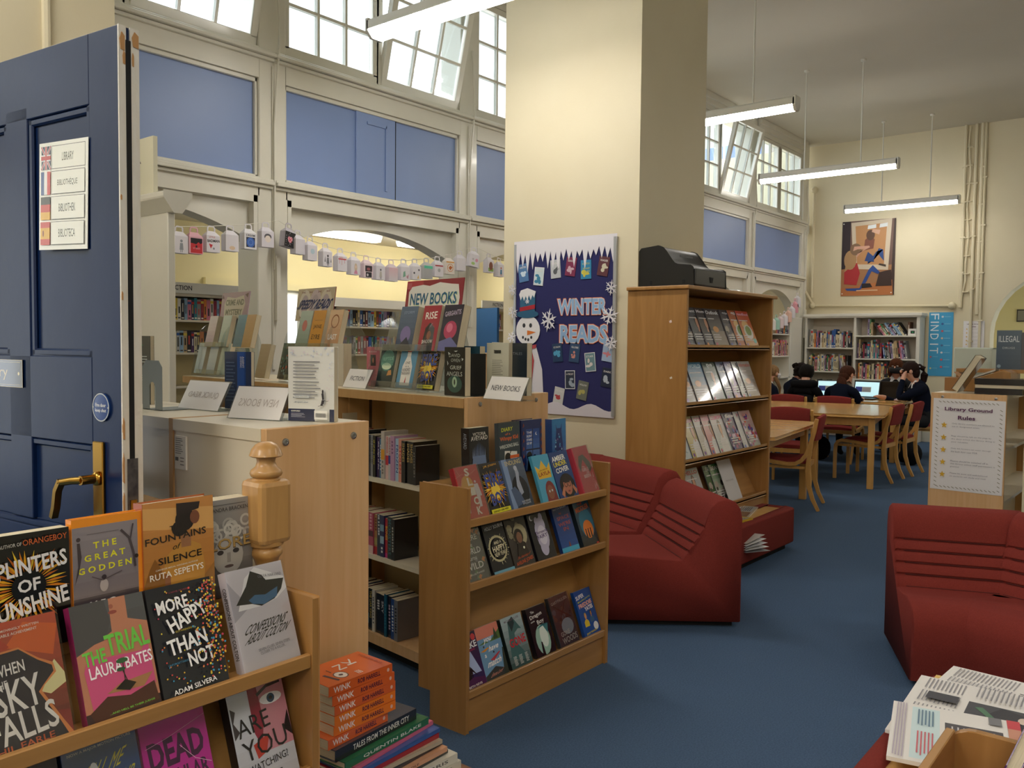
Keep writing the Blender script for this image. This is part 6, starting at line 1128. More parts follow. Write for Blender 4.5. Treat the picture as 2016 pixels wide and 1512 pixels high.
# ------------------------------------------------------------------ tall magazine shelf beside the pillar
MX, MY, MW, MD, MZ = 4.72, 2.475, 1.325, .42, 1.77
t = thing('magazine_shelf', 'tall oak magazine shelf against the big pillar', 'bookcase', (MX, MY, 0))
for x in (0, MW-.024): b = MB(); b.box(x, x+.024, 0, MD, 0, MZ-.024); b.build('side_panel', oak, t, bevel=.003, bseg=1)
b = MB(); b.box(-.02, MW+.03, -.02, MD, MZ-.024, MZ); b.build('top_board', oakx, t, bevel=.006)
MB().box(.024, MW-.024, MD-.012, MD, 0, MZ-.024).build('back_board', oakx, t)
ZS = (1.395, 1.038, .682, .335)
for z in ZS:
    b = MB(); b.box(.024, MW-.024, .01, .1, z-.016, z); b.box(.024, MW-.024, .01, .022, z-.016, z+.014); b.build('ledge', oakx, t, bevel=.003, bseg=1)
    b = MB(); b.add([(.024, .09, z-.01), (MW-.024, .09, z-.01), (MW-.024, .27, z+.33), (.024, .27, z+.33), (.024, .1, z-.01), (MW-.024, .1, z-.01), (MW-.024, .28, z+.33), (.024, .28, z+.33)], [[0, 1, 2, 3], [7, 6, 5, 4], [3, 2, 6, 7], [0, 4, 5, 1]]); b.build('sloping_back', oakx, t)
MB().box(.024, MW-.024, .02, .04, 0, .32).build('kickboard', oakx, t)
b = MB(); b.prism([(.09, 1.2), (.105, 1.195), (.11, 1.205), (.095, 1.212)], 'x', -.0008, 0, 0, lin('e6dfd2')); b.prism([(.1, 1.545), (.115, 1.54), (.12, 1.553), (.105, 1.56)], 'x', -.0008, 0, 0, lin('e6d0cc')); o = b.build('paint_chip', printm, t); o['kind'] = 'stuff'
def magart(bg, head, hc, pic, tc='d8d4d4', hh=.1):
    def f(a):
        (a.grad(*bg) if isinstance(bg, tuple) else a.rect(bg, 0, 0, 1, 1)); rr = random.Random(len(head)*7+int(bg[0][:2] if isinstance(bg, tuple) else bg[:2], 16))
        if pic == 'p': a.person('2f2a28', 'c08a6c', '4a4a50', rr.uniform(.4, .6), .05, .8, .3)
        if pic == 'P': a.person('4a2c20', 'd0a086', 'e0dcdc', .5, .0, .84, .26)
        if pic == 'l': a.rect('8c7f72', 0, 0, 1, .42).ell('c98c4a', .4, .46, .2, .08)
        if pic == 'd': a.dots(['3c3a3c', '77706a', 'a39a90'], 12, .1, .1, .9, .75, .06, .14)
        if pic == 'f': a.ell('e0b87c', .45, .62, .25, .12).ell('d9dcd4', .55, .42, .34, .2).ell('6c8c3a', .55, .45, .22, .14).ell('3fa8a0', .82, .18, .13, .07)
        if pic == 'g': a.dots(['a83a7c', '2f3f9c', 'd8502f', 'e8d0e4'], 34, .05, .05, .95, .9, .05, .09)
        if pic == 's': a.poly('8c3a34', (.45, .7), (.55, .7), (.7, .35), (.5, .3)).dots(['5c7c8c'], 10, .3, .05, .8, .3, .02)
        a.text(hc, head, .5, .9, min(.92, .15*len(head)+.1), hh, 0, 3)
        if pic != 's':
            for y in (.72, .3, .24, .18): a.lines(tc, .08, y, rr.uniform(.5, .85), y+.03, 1, .8, .1)
        a.ell(rr.choice(['c95a7c', '4a5cb0', 'd98c4a', '7c4a9c']), .12, .07, .06)
    return f
MG = 'magazines on the tall shelf'
def mag(k, px, bg, head, hc, pic, label, w=.205, h=.275, col=None, off=0, base='55525a'):
    z = ZS[k]; kx = hit(px, (0, MY+.035, z), (1, 0, 0)); kx = max(kx, MX+.03); w = min(w, MX+MW-.03-kx)
    M_ = T(kx, MY+.03+off, z+.001) @ RX(R(-22)); book(label, MG, M_, w, h, .006, base, magart(bg, head, hc, pic), None, cat='magazine', name='magazine')
def mags(k, lst):
    # each magazine overlaps the one on its right: further left lies further out
    for i, e in enumerate(lst): mag(k, e[0], *e[1:6], off=.05-.0068*i, **(e[6] if len(e) > 6 else {}))
mags(0, [(1331, '2a2a2c', 'TIME', 'd9d24a', 'd', 'dark magazine at the left end of the top row, cut by the side panel'), (1346, '34343a', 'Politics', 'd9d9dc', 'p', 'charcoal politics magazine, second in the top row'), (1364, '4a4a52', 'Review', 'c9c9cc', 'd', 'grey magazine with a blue spot, third in the top row'), (1381, '55585c', 'Century', 'd9d9dc', 'p', 'grey magazine with a pale statue, fourth in the top row'), (1398, '3a3436', 'Monthly', 'e0dcdc', 'p', 'dark magazine with a man in a suit, fifth in the top row'), (1414, '4a4648', 'Outlook', 'd9d9dc', 'l', 'brown-grey magazine with bold lines, sixth in the top row'), (1441, ('6a6474', '3c3c42'), 'good', 'c9c9cc', 'd', 'purplish magazine with a barcode foot, in the top row'), (1455, 'b5653a', 'goo', 'e8e0dc', 'f', 'food magazine half covered by its neighbour, top row'), (1469, ('c08a3c', 'c2402c'), 'goodfood', 'f0b0c4', 'f', 'orange-red food magazine with a salad bowl, right end of the top row')])
mags(1, [(1329, '2c2c30', 'Geo', 'd0d0d0', 'd', 'dark magazine edge at the left of the second row'), (1345, ('5a4a44', '6c3a30'), 'Review', 'd9d9d9', 'l', 'rust and grey magazine, second row'), (1361, ('5c5660', '3a4450'), 'Geograph', 'c9ccd0', 'l', 'slate magazine with an orange shrub, second row'), (1382, ('8f8478', '2f7fae'), 'WORLD', 'b9dcec', 'l', 'blue-sky magazine, second row', dict(w=.21)), (1411, ('4a5c50', '3c5446'), 'pe', 'e6ecea', 'p', 'green sports magazine with a tall white pe', dict(w=.21)), (1436, ('6c6470', '5c6c8c'), 'ART', '4a2c5c', 'd', 'grey-blue magazine behind the green one, second row'), (1450, ('c09cc0', '8c84a8'), 'NEW', 'e6dce6', 'd', 'lilac magazine, second row'), (1463, 'c9c9c6', 'IN', '2f3a4c', 'd', 'pale magazine with green foot, second row'), (1473, ('2c2420', 'c9c6c2'), 'Information', 'c97c70', 'l', 'white and black professional magazine at the right of the second row', dict(w=.2))])
mags(2, [(1327, ('8cc0b4', 'c9dcd8'), 'art', '4a7c74', 's', 'mint green magazine at the left of the third row'), (1345, 'c3ced2', 'breathe', '8fa0a6', 's', 'pale blue magazine with a thin red-hatted figure'), (1374, ('b5a04a', 'd8cca8'), 'COSMO', 'd98ca8', 'P', 'yellow-topped glossy magazine, third row'), (1394, ('b9b4a8', 'd8d0cc'), 'COSMO', 'e06a94', 'P', 'white glossy magazine with teal text, third row'), (1408, ('cf6c70', 'd9b4b4'), 'COSMO', 'e88ca8', 'P', 'coral glossy magazine, third row'), (1423, ('b9c9c4', 'd8c8cc'), 'COSMOPOL', 'e06a94', 'P', 'glossy magazine with a long-haired woman in white, third row', dict(w=.21)), (1446, '4a3468', 'flow', 'f0e8ec', 'g', 'bright purple and red patterned magazine, third row'), (1466, 'c9c9cc', 'HER', 'c96a7c', 'P', 'pale magazine mostly covered, third row'), (1475, ('8c9090', 'd8b4b4'), 'art', 'd9a0a0', 'g', 'white-edged magazine with coral and green shapes, right of the third row', dict(w=.19))])
mags(3, [(1328, '2b2a2c', 'UK', 'd0d0d0', 'd', 'black magazine at the left of the lowest row'), (1350, '3a3430', 'TEEN', 'c9a08c', 'd', 'dark brown magazine, lowest row'), (1378, 'b5b5b8', 'HELLO', 'c9302f', 'P', 'glossy magazine with a smiling woman and red masthead, lowest row', dict(w=.2)), (1414, ('4a6c3c', '2c5c34'), 'BLUE', 'c9d4d4', 'd', 'green magazine, lowest row'), (1424, ('c9c6c4', '3a7c3c'), 'BEANO', 'e0e0dc', 'd', 'green-topped magazine beside the white card, lowest row')])
z = ZS[3]; kx = hit(1436, (0, MY+.035, z), (1, 0, 0)); M_ = T(kx, MY+.03, z+.001) @ RX(R(-22)); b = MB(); b.box(0, .21, 0, .0015, 0, .295, 0, lin('c9c6c8')); o = b.build('magazines_card', printm, None, M_); tag(o, 'plain white card reading MAGAZINES on the lowest ledge', 'sign'); a = Art(.21, .295); a.text('8c888c', 'MAGAZINES', .5, .5, .55, .04, 0, 0); a.build('card_print', o, None, printm)
# black machine on top
t = thing('printer', 'black plastic machine with a curved front on top of the magazine shelf', 'printer', (MX+.02, MY+.0, MZ))
pr = [(.38, 0), (.38, .235), (.362, .25), (.24, .262), (.21, .255), (.17, .215), (.12, .16), (.06, .14), (.012, .13), (.0, .118), (.0, .008), (.01, 0)]
# outline measured from the photograph: low front box towards the viewer's right, tall body behind
sX = .02; L0 = hit(1295, (0, MY+.3, MZ+.1), (1, 0, 0))
pr2 = [(0, 0), (0, .235), (.015, .25), (.13, .262), (.16, .256)]+[(.16+.17*k/6, .256-.108*(3*(k/6)**2-2*(k/6)**3)) for k in range(1, 7)]+[(.50, .138), (.515, .125), (.515, .01), (.5, 0)]
b = MB(); b.prism(pr2, 'x', 0, 0)
t.matrix_world = T(4.86, 2.50, MZ) @ RZ(0)
body = [(.395, 0), (.395, .235), (.38, .252), (.26, .264), (.245, .26)]+[(.245-.125*k/6, .26-.12*(3*(k/6)**2-2*(k/6)**3)) for k in range(1, 7)]+[(.03, .13), (.015, .12), (.01, .012), (.02, 0)]
def shell(x0, x1, ins=0):
    b = MB(); b.prism([(y+ins, z) for y, z in body], 'x', x0, x1); return b
shell(0, .46).build('body', black, t, bevel=.006, smooth=35)
b = MB(); b.box(.02, .44, .004, .02, .012, .115); b.build('front_drawer', mat('dark_grey_plastic', '26272a', .3), t, bevel=.006)
b = MB(); b.box(.17, .26, .29, .32, .262, .272); b.build('carry_handle', black, t, bevel=.004)
b = MB(); b.box(.13, .3, .17, .175, .205, .215); o = b.build('name_plate', mat('grey_print', '55575a', .5), t)
b = MB(); b.prism([(.22, .035), (.25, .035), (.262, .07), (.21, .07)], 'y', .001, .004); b.build('latch', dark, t)
for y in (.07, .3): b = MB(); b.box(-.002, 0, y, y+.015, .02, .045); b.build('side_vent', dark, t)
b = MB(); b.ball((0, 0, .0), (.09, .07, .012), 12); tag(b.build('white_dish', mat('white_glaze', 'e8e8e4', .15), None, T(5.62, 2.6, MZ+.012), smooth=60), 'white shiny saucer on the magazine shelf beside the black machine', 'saucer')
# ------------------------------------------------------------------ red modular seats
def seat_module(label, bl, br, face, H=.66, depth=.76, taper=.16, group='red modular seats', lift=.03):
    """bl, br: back bottom corners (viewer's left and right when sitting side faces the viewer), face: angle of the seating direction"""
    bl = Vector((*bl, 0)); br = Vector((*br, 0)); c = (bl+br)/2; w = (br-bl).length; t = thing('lounge_seat', label, 'seat', (c.x, c.y, 0), face-pi/2, group)
    # local: y forward (seat side), x across
    D_ = depth; SH = .355
    prof = [(0, lift), (0, H-.1), (.01, H-.05), (.035, H-.015), (.075, H), (.12, H-.012), (.152, H-.045), (.168, H-.09)]
    nb = 4; yb0, zb0, yb1, zb1 = .185, H-.145, .285, .335
    prof += [(yb0-.004, zb0+.008), (yb0-.010, zb0), (yb0+.004, zb0-.007)]
    for k in range(1, nb+1):
        f = k/nb; y, z = yb0+(yb1-yb0)*f, zb0+(zb1-zb0)*f
        prof += [(y-.004, z+.009), (y-.010, z), (y+.004, z-.007)] if k < nb else [(y-.004, z+.006), (y, z-.002)]
    prof += [(.32, .333), (.42, .34), (D_-.15, SH), (D_-.08, SH-.006), (D_-.03, SH-.035), (D_, SH-.09), (D_-.01, SH-.2), (D_-.04, lift)]
    n = 12; b = MB(); vs = []; m = len(prof)
    for i in range(n+1):
        u = i/n*2-1; e = 1-max(0, abs(u)-.93)/.07; e = 1-(1-e)**2*.02
        for (y, z) in prof:
            half = (w/2)*(1-taper*(y/D_)); rr = 1-.0*abs(u)
            yy = y; zz = lift+(z-lift)*(1-(.014 if abs(u) == 1 else 0)); cy = D_*.45
            if abs(u) == 1: yy = y+(.012 if y < .1 else (-.012 if y > .3 else .008))
            uu = u if abs(u) < 1 else u*.985
            if i in (1, n-1): uu = (1-.028)*(1 if u > 0 else -1)
            if i in (0, n): uu = (1 if u > 0 else -1)
            vs.append((uu*half, yy, zz))
    fs = [[i*m+j, i*m+(j+1) % m, (i+1)*m+(j+1) % m, (i+1)*m+j] for i in range(n) for j in range(m)]
    b.add(vs, fs); 
    b.add([vs[j] for j in range(m)], [list(range(m))[::-1]]); b.add([vs[n*m+j] for j in range(m)], [list(range(m))])
    o = b.build('upholstery', redf, t, smooth=42, fix=True)
    bm_ = bmesh.new(); bm_.from_mesh(o.data); bmesh.ops.remove_doubles(bm_, verts=bm_.verts, dist=1e-4); bmesh.ops.recalc_face_normals(bm_, faces=bm_.faces); bm_.to_mesh(o.data); bm_.free()
    b = MB(); hw = w/2-.04; b.prism([(-hw, .03), (hw, .03), (hw*(1-taper), D_-.06), (-hw*(1-taper), D_-.06)], 'z', 0, lift+.01); b.build('plinth', dark, t, fix=True)
    # stitched welts between the channels
    for k in range(0, nb+1):
        f = k/nb; y, z = yb0+(yb1-yb0)*f, zb0+(zb1-zb0)*f; hw = w/2*(1-taper*y/D_)-.04; b = MB(); b.tube([(-hw, y-.003, z+.002), (hw, y-.003, z+.002)], .0022, 5); b.build('welt', mat('dark_red_welt', '4c1513', .9), t)
    return t
def ang(a, b): d = Vector(b)-Vector(a); return math.atan2(d.x, -d.y)
sA = ((4.46, 2.33), (4.01, 1.755)); sB = ((4.80, 3.04), (4.50, 2.37)); sC = ((4.83, 3.75), (4.81, 3.07))
seat_module('red channel-backed seat nearest the aisle, its tall curved side to the viewer', sA[1], sA[0], math.atan2(.76, -.65) if 0 else math.atan2(.65, -.76), H=.645, taper=.42)
seat_module('middle red channel-backed seat, in front of the magazine shelf', sB[1], sB[0], math.atan2(.39, -.92), H=.68, taper=.36)
seat_module('red channel-backed seat against the pillar, mostly hidden by the middle rack', sC[1], sC[0], pi, H=.68, taper=.1)
# right-hand group
r0 = Vector((4.31, 1.175)); rd = Vector((.37, -.93)).normalized(); r1_ = r0+rd*.555
seat_module('red channel-backed seat at the right, facing the viewer across the aisle', tuple(r1_), tuple(r0), math.atan2(-.37, -.93), H=.672, depth=.66, taper=.12)
r2_ = r1_+Vector((-.03, -.035)); r3_ = r2_+Vector((-.30, -.95)).normalized()*.6
seat_module('red seat cut off by the right edge of the picture', tuple(r3_), tuple(r2_), math.atan2(.30, -.95), H=.672, depth=.7, taper=.1)
# ------------------------------------------------------------------ red upholstered tables
def red_table(label, X0, X1, Y0, Y1, H, rz=0):
    t = thing('coffee_table', label, 'table', (X0, Y0, 0), rz); w, d = X1-X0, Y1-Y0; b = MB(); b.box(0, w, 0, .06, .04, H); b.box(0, w, d-.06, d, .04, H); b.box(w-.06, w, .06, d-.06, .04, H); b.build('upholstered_frame', redf, t, bevel=.016, bseg=3, smooth=40)
    MB().box(0.0, w-.06, .06, d-.06, H-.045, H-.008).build('wooden_top', tablew, t); MB().box(0, w-.06, .06, d-.06, .06, .08).build('lower_shelf', tablew, t); MB().box(.04, w-.06, .04, d-.04, 0, .05).build('plinth', dark, t); return t
red_table('low red table with a beech top, in front of the magazine shelf', 4.86, 5.86, 1.93+.28, 2.455, .285)
def flatmag(name, label, M_, w, h, c, f, th=.006, cat='magazine', m=printg):
    b = MB(); b.box(0, w, 0, h, 0, th, 0, lin(c)); o = b.build(name, m, None, M_); tag(o, label, cat); a = Art(w, h); f(a); a.mb.v = [(x, z, th-y) for x, y, z in a.mb.v]; a.build('page_print', o, None, m); return o
p = onz(1532, 1014, .283); 
flatmag('magazine', 'open magazine lying on the far half of the low red table', T(5.28, 2.3, .279) @ RZ(R(14)), .42, .13, 'c9c0b0', lambda a: a.rect('8c6a5c', .05, .1, .45, .9).rect('b9c0c4', .5, .1, .95, .9).lines('6c6c70', .55, .2, .9, .8, 6), .008)
flatmag('magazine', 'yellow-edged magazine on the near corner of the low red table', T(4.98, 2.28, .279) @ RZ(R(-6)), .27, .13, 'd9b93a', lambda a: a.rect('b9b4a0', .08, .1, .92, .9).rect('3a3434', .5, .6, .7, .85).lines('6c6458', .15, .2, .85, .5, 4), .016)
b = MB(); rr = random.Random(3)
for i in range(5):
    a0 = .02+.014*i; b.add([(0, -.0, a0), (.16, -.09+.01*i, a0+.01*i), (.17, .2, a0+.03), (0, .2, a0+.012)], [[0, 1, 2, 3]], 0, lin(['8c8c90', 'dcdcdc', 'c9c9cc', 'e6e6e6', 'b9b4b0'][i]))
tag(b.build('newspaper', printm, None, T(5.02, 2.19, .1)), 'folded papers sticking out of the side of the low red table', 'newspaper')
# newspaper table, lower right
NZ = .395
t = thing('coffee_table', 'low red newspaper table in the bottom right corner', 'table', (2.02, -.35, 0)); w, d = .84, .985
b = MB(); b.box(0, w, d-.06, d, .04, NZ); b.box(w-.06, w, 0, d-.06, .04, NZ); b.build('upholstered_frame', redf, t, bevel=.018, bseg=3, smooth=40); MB().box(0, w-.06, 0, d-.06, NZ-.05, NZ-.012).build('wooden_top', tablew, t); MB().box(.04, w-.06, .03, d-.06, 0, .05).build('plinth', dark, t)
def nmat(x, y, rz, z): return T(x, y, z) @ RZ(R(rz))
def news(a, k):
    a.rect('e3dfdb', 0, 0, 1, 1)
    if k == 1:
        a.text('333338', 'The Daily', .45, .93, .8, .09, 0, 0).line('55555c', .004, (.02, .86), (.98, .86)).text('3c3a40', 'Johnson: I', .55, .79, .7, .055, 0, 0).text('3c3a40', "won't quit", .55, .70, .62, .055, 0, 0).text('3c3a40', 'if rebels', .55, .61, .5, .055, 0, 0).text('3c3a40', 'force vote', .55, .52, .6, .055, 0, 0)
        for i in range(4): a.lines('99969a', .04+i*.24, .05, .24+i*.24, .46, 16, .35, .05)
        a.rect('8ca05c', .02, .6, .22, .76).ell('c9583a', .12, .68, .03)
    if k == 0:
        a.text('3c3a40', 'igger builds as PM', .62, .9, .72, .07, 0, 0).text('3c3a40', 'in the name', .7, .975, .5, .04, 0, 0)
        a.rect('45454b', .28, .32, .8, .84).poly('2c2c34', (.28, .5), (.45, .84), (.8, .84), (.8, .6), (.5, .4)).ell('c9a08c', .6, .66, .05, .04).ell('d9c08c', .7, .72, .06, .05).rect('3f6cb0', .7, .78, .8, .84).poly('4f7a5c', (.34, .4), (.7, .62), (.68, .58), (.36, .36)).ell('d8c4b4', .42, .62, .05, .03)
        for i in range(4): a.lines('8c8a8e', .03+.24*i, .05, .22+.24*i, .28, 10, .35, .1)
        a.lines('8c8a8e', .03, .34, .24, .86, 20, .35, .1); a.rect('3a3a42', .3, .1, .42, .27)
    if k == 2:
        a.rect('c9dde0', .05, .16, .95, .38).rect('4a464c', .25, .42, .95, .86); [a.rect('c9c6c8', .3, .47+.045*i, .9-.05*(i % 3), .482+.045*i) for i in range(8)]
        a.rect('c9404a', .0, .90, .16, 1).rect('e3d23a', .42, .9, .8, 1).rect('c98c74', .16, .9, .42, 1).lines('c9606a', .5, .2, .9, .34, 5, .4).lines('5c7c94', .1, .2, .4, .34, 5, .4); a.lines('b0a4b4', .02, .03, .98, .12, 4, .4, .02).rect('77777c', .02, .76, .16, .86)
flatmag('newspaper', 'broadsheet with large sideways headline, at the back of the newspaper table', nmat(2.94, .59, 176, .396), .40, .42, 'e3dfdb', lambda a: news(a, 1), .009, 'newspaper', printm)
flatmag('newspaper', 'newspaper with a big crowd photograph, in the middle of the pile', nmat(2.765, .642, 183, .4055), .46, .46, 'e3dfdb', lambda a: news(a, 0), .009, 'newspaper', printm)
flatmag('newspaper', 'tabloid with a dark text panel, nearest on the newspaper table', nmat(2.484, .645, 192.5, .415), .36, .30, 'e3dfdb', lambda a: news(a, 2), .010, 'newspaper', printm)
flatmag('magazine', 'small red and yellow magazine edge behind the newspapers', nmat(2.83, .615, 180, .3965), .12, .1, 'c9483a', lambda a: a.rect('d9b04a', 0, 0, .4, 1), .006)
# ------------------------------------------------------------------ reading tables
def reading_table(label, corner, ang_, Lx, Ly, H):
    """corner = near right corner; x runs away along ang_, y to the viewer's left"""
    t = thing('reading_table', label, 'table', (corner[0], corner[1], 0), ang_)
    ch = .09; b = MB(); pts = [(ch, 0), (Lx-ch, 0), (Lx, ch), (Lx, Ly-ch), (Lx-ch, Ly), (ch, Ly), (0, Ly-ch), (0, ch)]; b.prism(pts, 'z', H-.026, H); b.build('tabletop', tablew, t, bevel=.006)
    i = .10
    for (x0, x1, y0, y1) in ((i, Lx-i, i, i+.022), (i, Lx-i, Ly-i-.022, Ly-i), (i, i+.022, i, Ly-i), (Lx-i-.022, Lx-i, i, Ly-i)): b = MB(); b.box(x0, x1, y0, y1, H-.115, H-.027); b.build('apron', legw, t)
    for x in (i-.02, Lx-i-.04):
        for y in (i-.02, Ly-i-.04): b = MB(); b.box(x, x+.06, y, y+.06, 0, H-.027); b.build('leg', legw, t, bevel=.004)
    return t
reading_table('long beech reading table in the middle, bright reflections on its top', (8.74, 2.45), R(11), 1.72, 2.1, .74)
reading_table('beech reading table just behind the magazine shelf', (6.25, 2.545), R(8), 1.70, 1.75, .712)
reading_table('beech table where the pupils sit with laptops', (10.95, 2.86), R(4), 1.1, 1.9, .74)
# ------------------------------------------------------------------ wooden chairs, built once
def chair(label, x, y, rz):
    t = thing('wooden_chair', label, 'chair', (x, y, 0), rz, 'red cushioned beech chairs'); w = .46
    for s in (-1, 1):
        X = s*(w/2-.015)
        P = [(X, .44, 0), (X, .44, .30), (X, .435, .36), (X, .415, .395), (X, .375, .415), (X, .25, .405), (X, .12, .39), (X, .05, .395), (X, 0, .425), (X, -.04, .48), (X, -.07, .56), (X, -.10, .68), (X, -.12, .79)]
        b = MB(); b.sweep(P, .028, [.034]*3+[.034]*4+[.034]*4+[.036, .03], (1, 0, 0)); b.build('bent_frame', legw, t, bevel=.003, bseg=1, smooth=35)
        P = [(X, -.15, 0), (X, -.10, .10), (X, -.065, .22), (X, -.055, .34), (X, -.065, .48), (X, -.085, .6)]
        b = MB(); b.sweep(P, .024, [.028, .034, .04, .042, .036, .02], (1, 0, 0)); b.build('leg', legw, t, bevel=.003, bseg=1, smooth=35)
    b = MB(); b.box(-w/2+.03, w/2-.03, -.06, -.035, .355, .395); b.build('seat_rail', legw, t); b = MB(); b.box(-w/2+.03, w/2-.03, .4, .42, .35, .395); b.build('seat_rail', legw, t)
    for s in (-1, 1): b = MB(); b.box(s*(w/2-.045), s*(w/2-.03), -.05, .41, .35, .375); b.build('seat_rail', legw, t)
    b = MB(); n = 10; vs = []; m = 8
    for i in range(n+1):
        for j in range(m+1):
            u, v = i/n*2-1, j/m; z = .43+.012*(1-u*u)+(-.03*max(0, v-.8)/.2)+(.01 if v < .2 else 0); ed = max(abs(u), abs(v*2-1)); z -= .02*max(0, ed-.85)/.15
            vs.append((u*(w/2-.03), -.04+v*.475, z))
    k = len(vs); vs += [(x_, y_, .398) for x_, y_, z_ in vs]; f = lambda i, j: i*(m+1)+j; fs = [[f(i, j), f(i+1, j), f(i+1, j+1), f(i, j+1)] for i in range(n) for j in range(m)]
    fs += [[k+f(0, 0), k+f(0, m), k+f(n, m), k+f(n, 0)]]
    for i in range(n): fs += [[f(i, 0), k+f(i, 0), k+f(i+1, 0), f(i+1, 0)], [f(i+1, m), k+f(i+1, m), k+f(i, m), f(i, m)]]
    for j in range(m): fs += [[f(0, j+1), k+f(0, j+1), k+f(0, j), f(0, j)], [f(n, j), k+f(n, j), k+f(n, j+1), f(n, j+1)]]
    b.add(vs, fs); b.build('seat', redc, t, smooth=45)
    b = MB(); n = 10; vs = []
    for i in range(n+1):
        u = i/n*2-1; cv_ = -.022*(1-u*u); top = .80+.018*(1-u*u)
        for (dy, z) in ((0, .60), (.0, top-.015), (-.012, top), (-.035, top-.003), (-.045, top-.02), (-.045, .60)): vs.append((u*(w/2-.035), -.078+(z-.6)*-.2+cv_+dy+.012, z))
    m = 6; fs = [[i*m+j, i*m+(j+1) % m, (i+1)*m+(j+1) % m, (i+1)*m+j] for i in range(n) for j in range(m)]+[list(range(m))[::-1], list(range(n*m, n*m+m))]
    b.add(vs, fs); b.build('backrest', redc, t, smooth=45, fix=True)
    return t
c0 = chair('beech chair with red seat pushed under the near table, right of the magazine shelf', 7.475, 2.746, R(13.4))
def more(label, x, y, rz):
    c = dup(c0); c.matrix_world = T(x, y, 0) @ RZ(rz); tag(c, label, 'chair', 'red cushioned beech chairs')
chairs = [('red-backed chair turned away, standing between the near and middle tables', 8.36, 3.22, R(-76)), ('dark-looking red chair back at the left, beyond the near table', 8.42, 3.95, R(-80)), ('beech chair at the right end of the middle table, nearer of the pair', 9.53, 2.65, R(0)), ('beech chair behind the nearer one at the middle table end', 10.2, 2.62, R(0)),
 ('chair back showing between the magazine shelf and the hooded pupil', 10.35, 4.72, R(-86)), ('empty-fronted chair on which the hooded pupil sits', 10.55, 4.07, R(-84)), ('chair on which the long-haired pupil sits, wood post at its right', 10.62, 3.52, R(-86)), ('red seat of a chair showing behind the right-hand pupil', 12.0, 2.72, R(20))]
for a_ in chairs: more(*a_)
# ------------------------------------------------------------------ people: one skinned body each
def figure(label, J, Rr, E, segmat, mats_, group=None):
    """J joints, Rr radii, E edges (root first)"""
    names = list(J); me = bpy.data.meshes.new('body'); me.from_pydata([J[k] for k in names], [(names.index(a), names.index(b)) for a, b in E], [])
    o = bpy.data.objects.new('person', me); COL.objects.link(o); m = o.modifiers.new('s', 'SKIN'); m.use_smooth_shade = True
    for i, k in enumerate(names):
        r = Rr[k]; me.skin_vertices[0].data[i].radius = r if isinstance(r, tuple) else (r, r)
        me.skin_vertices[0].data[i].use_root = (i == 0)
    s = o.modifiers.new('u', 'SUBSURF'); s.levels = 2; s.render_levels = 2
    dg = bpy.context.evaluated_depsgraph_get(); nm = bpy.data.meshes.new_from_object(o.evaluated_get(dg)); o.modifiers.clear(); o.data = nm
    nm.materials.clear()
    for q in mats_: nm.materials.append(q)
    segs = [(Vector(J[a]), Vector(J[b]), segmat.get((a, b), segmat.get(b, 0))) for a, b in E]
    for p in nm.polygons:
        best = 9e9; mi = 0
        for a, b, k in segs:
            ab = b-a; f = max(0, min(1, (p.center-a).dot(ab)/max(ab.dot(ab), 1e-9))); d_ = (p.center-(a+ab*f)).length
            if d_ < best: best = d_; mi = k
        p.material_index = mi; p.use_smooth = True
    tag(o, label, 'person', group); return o
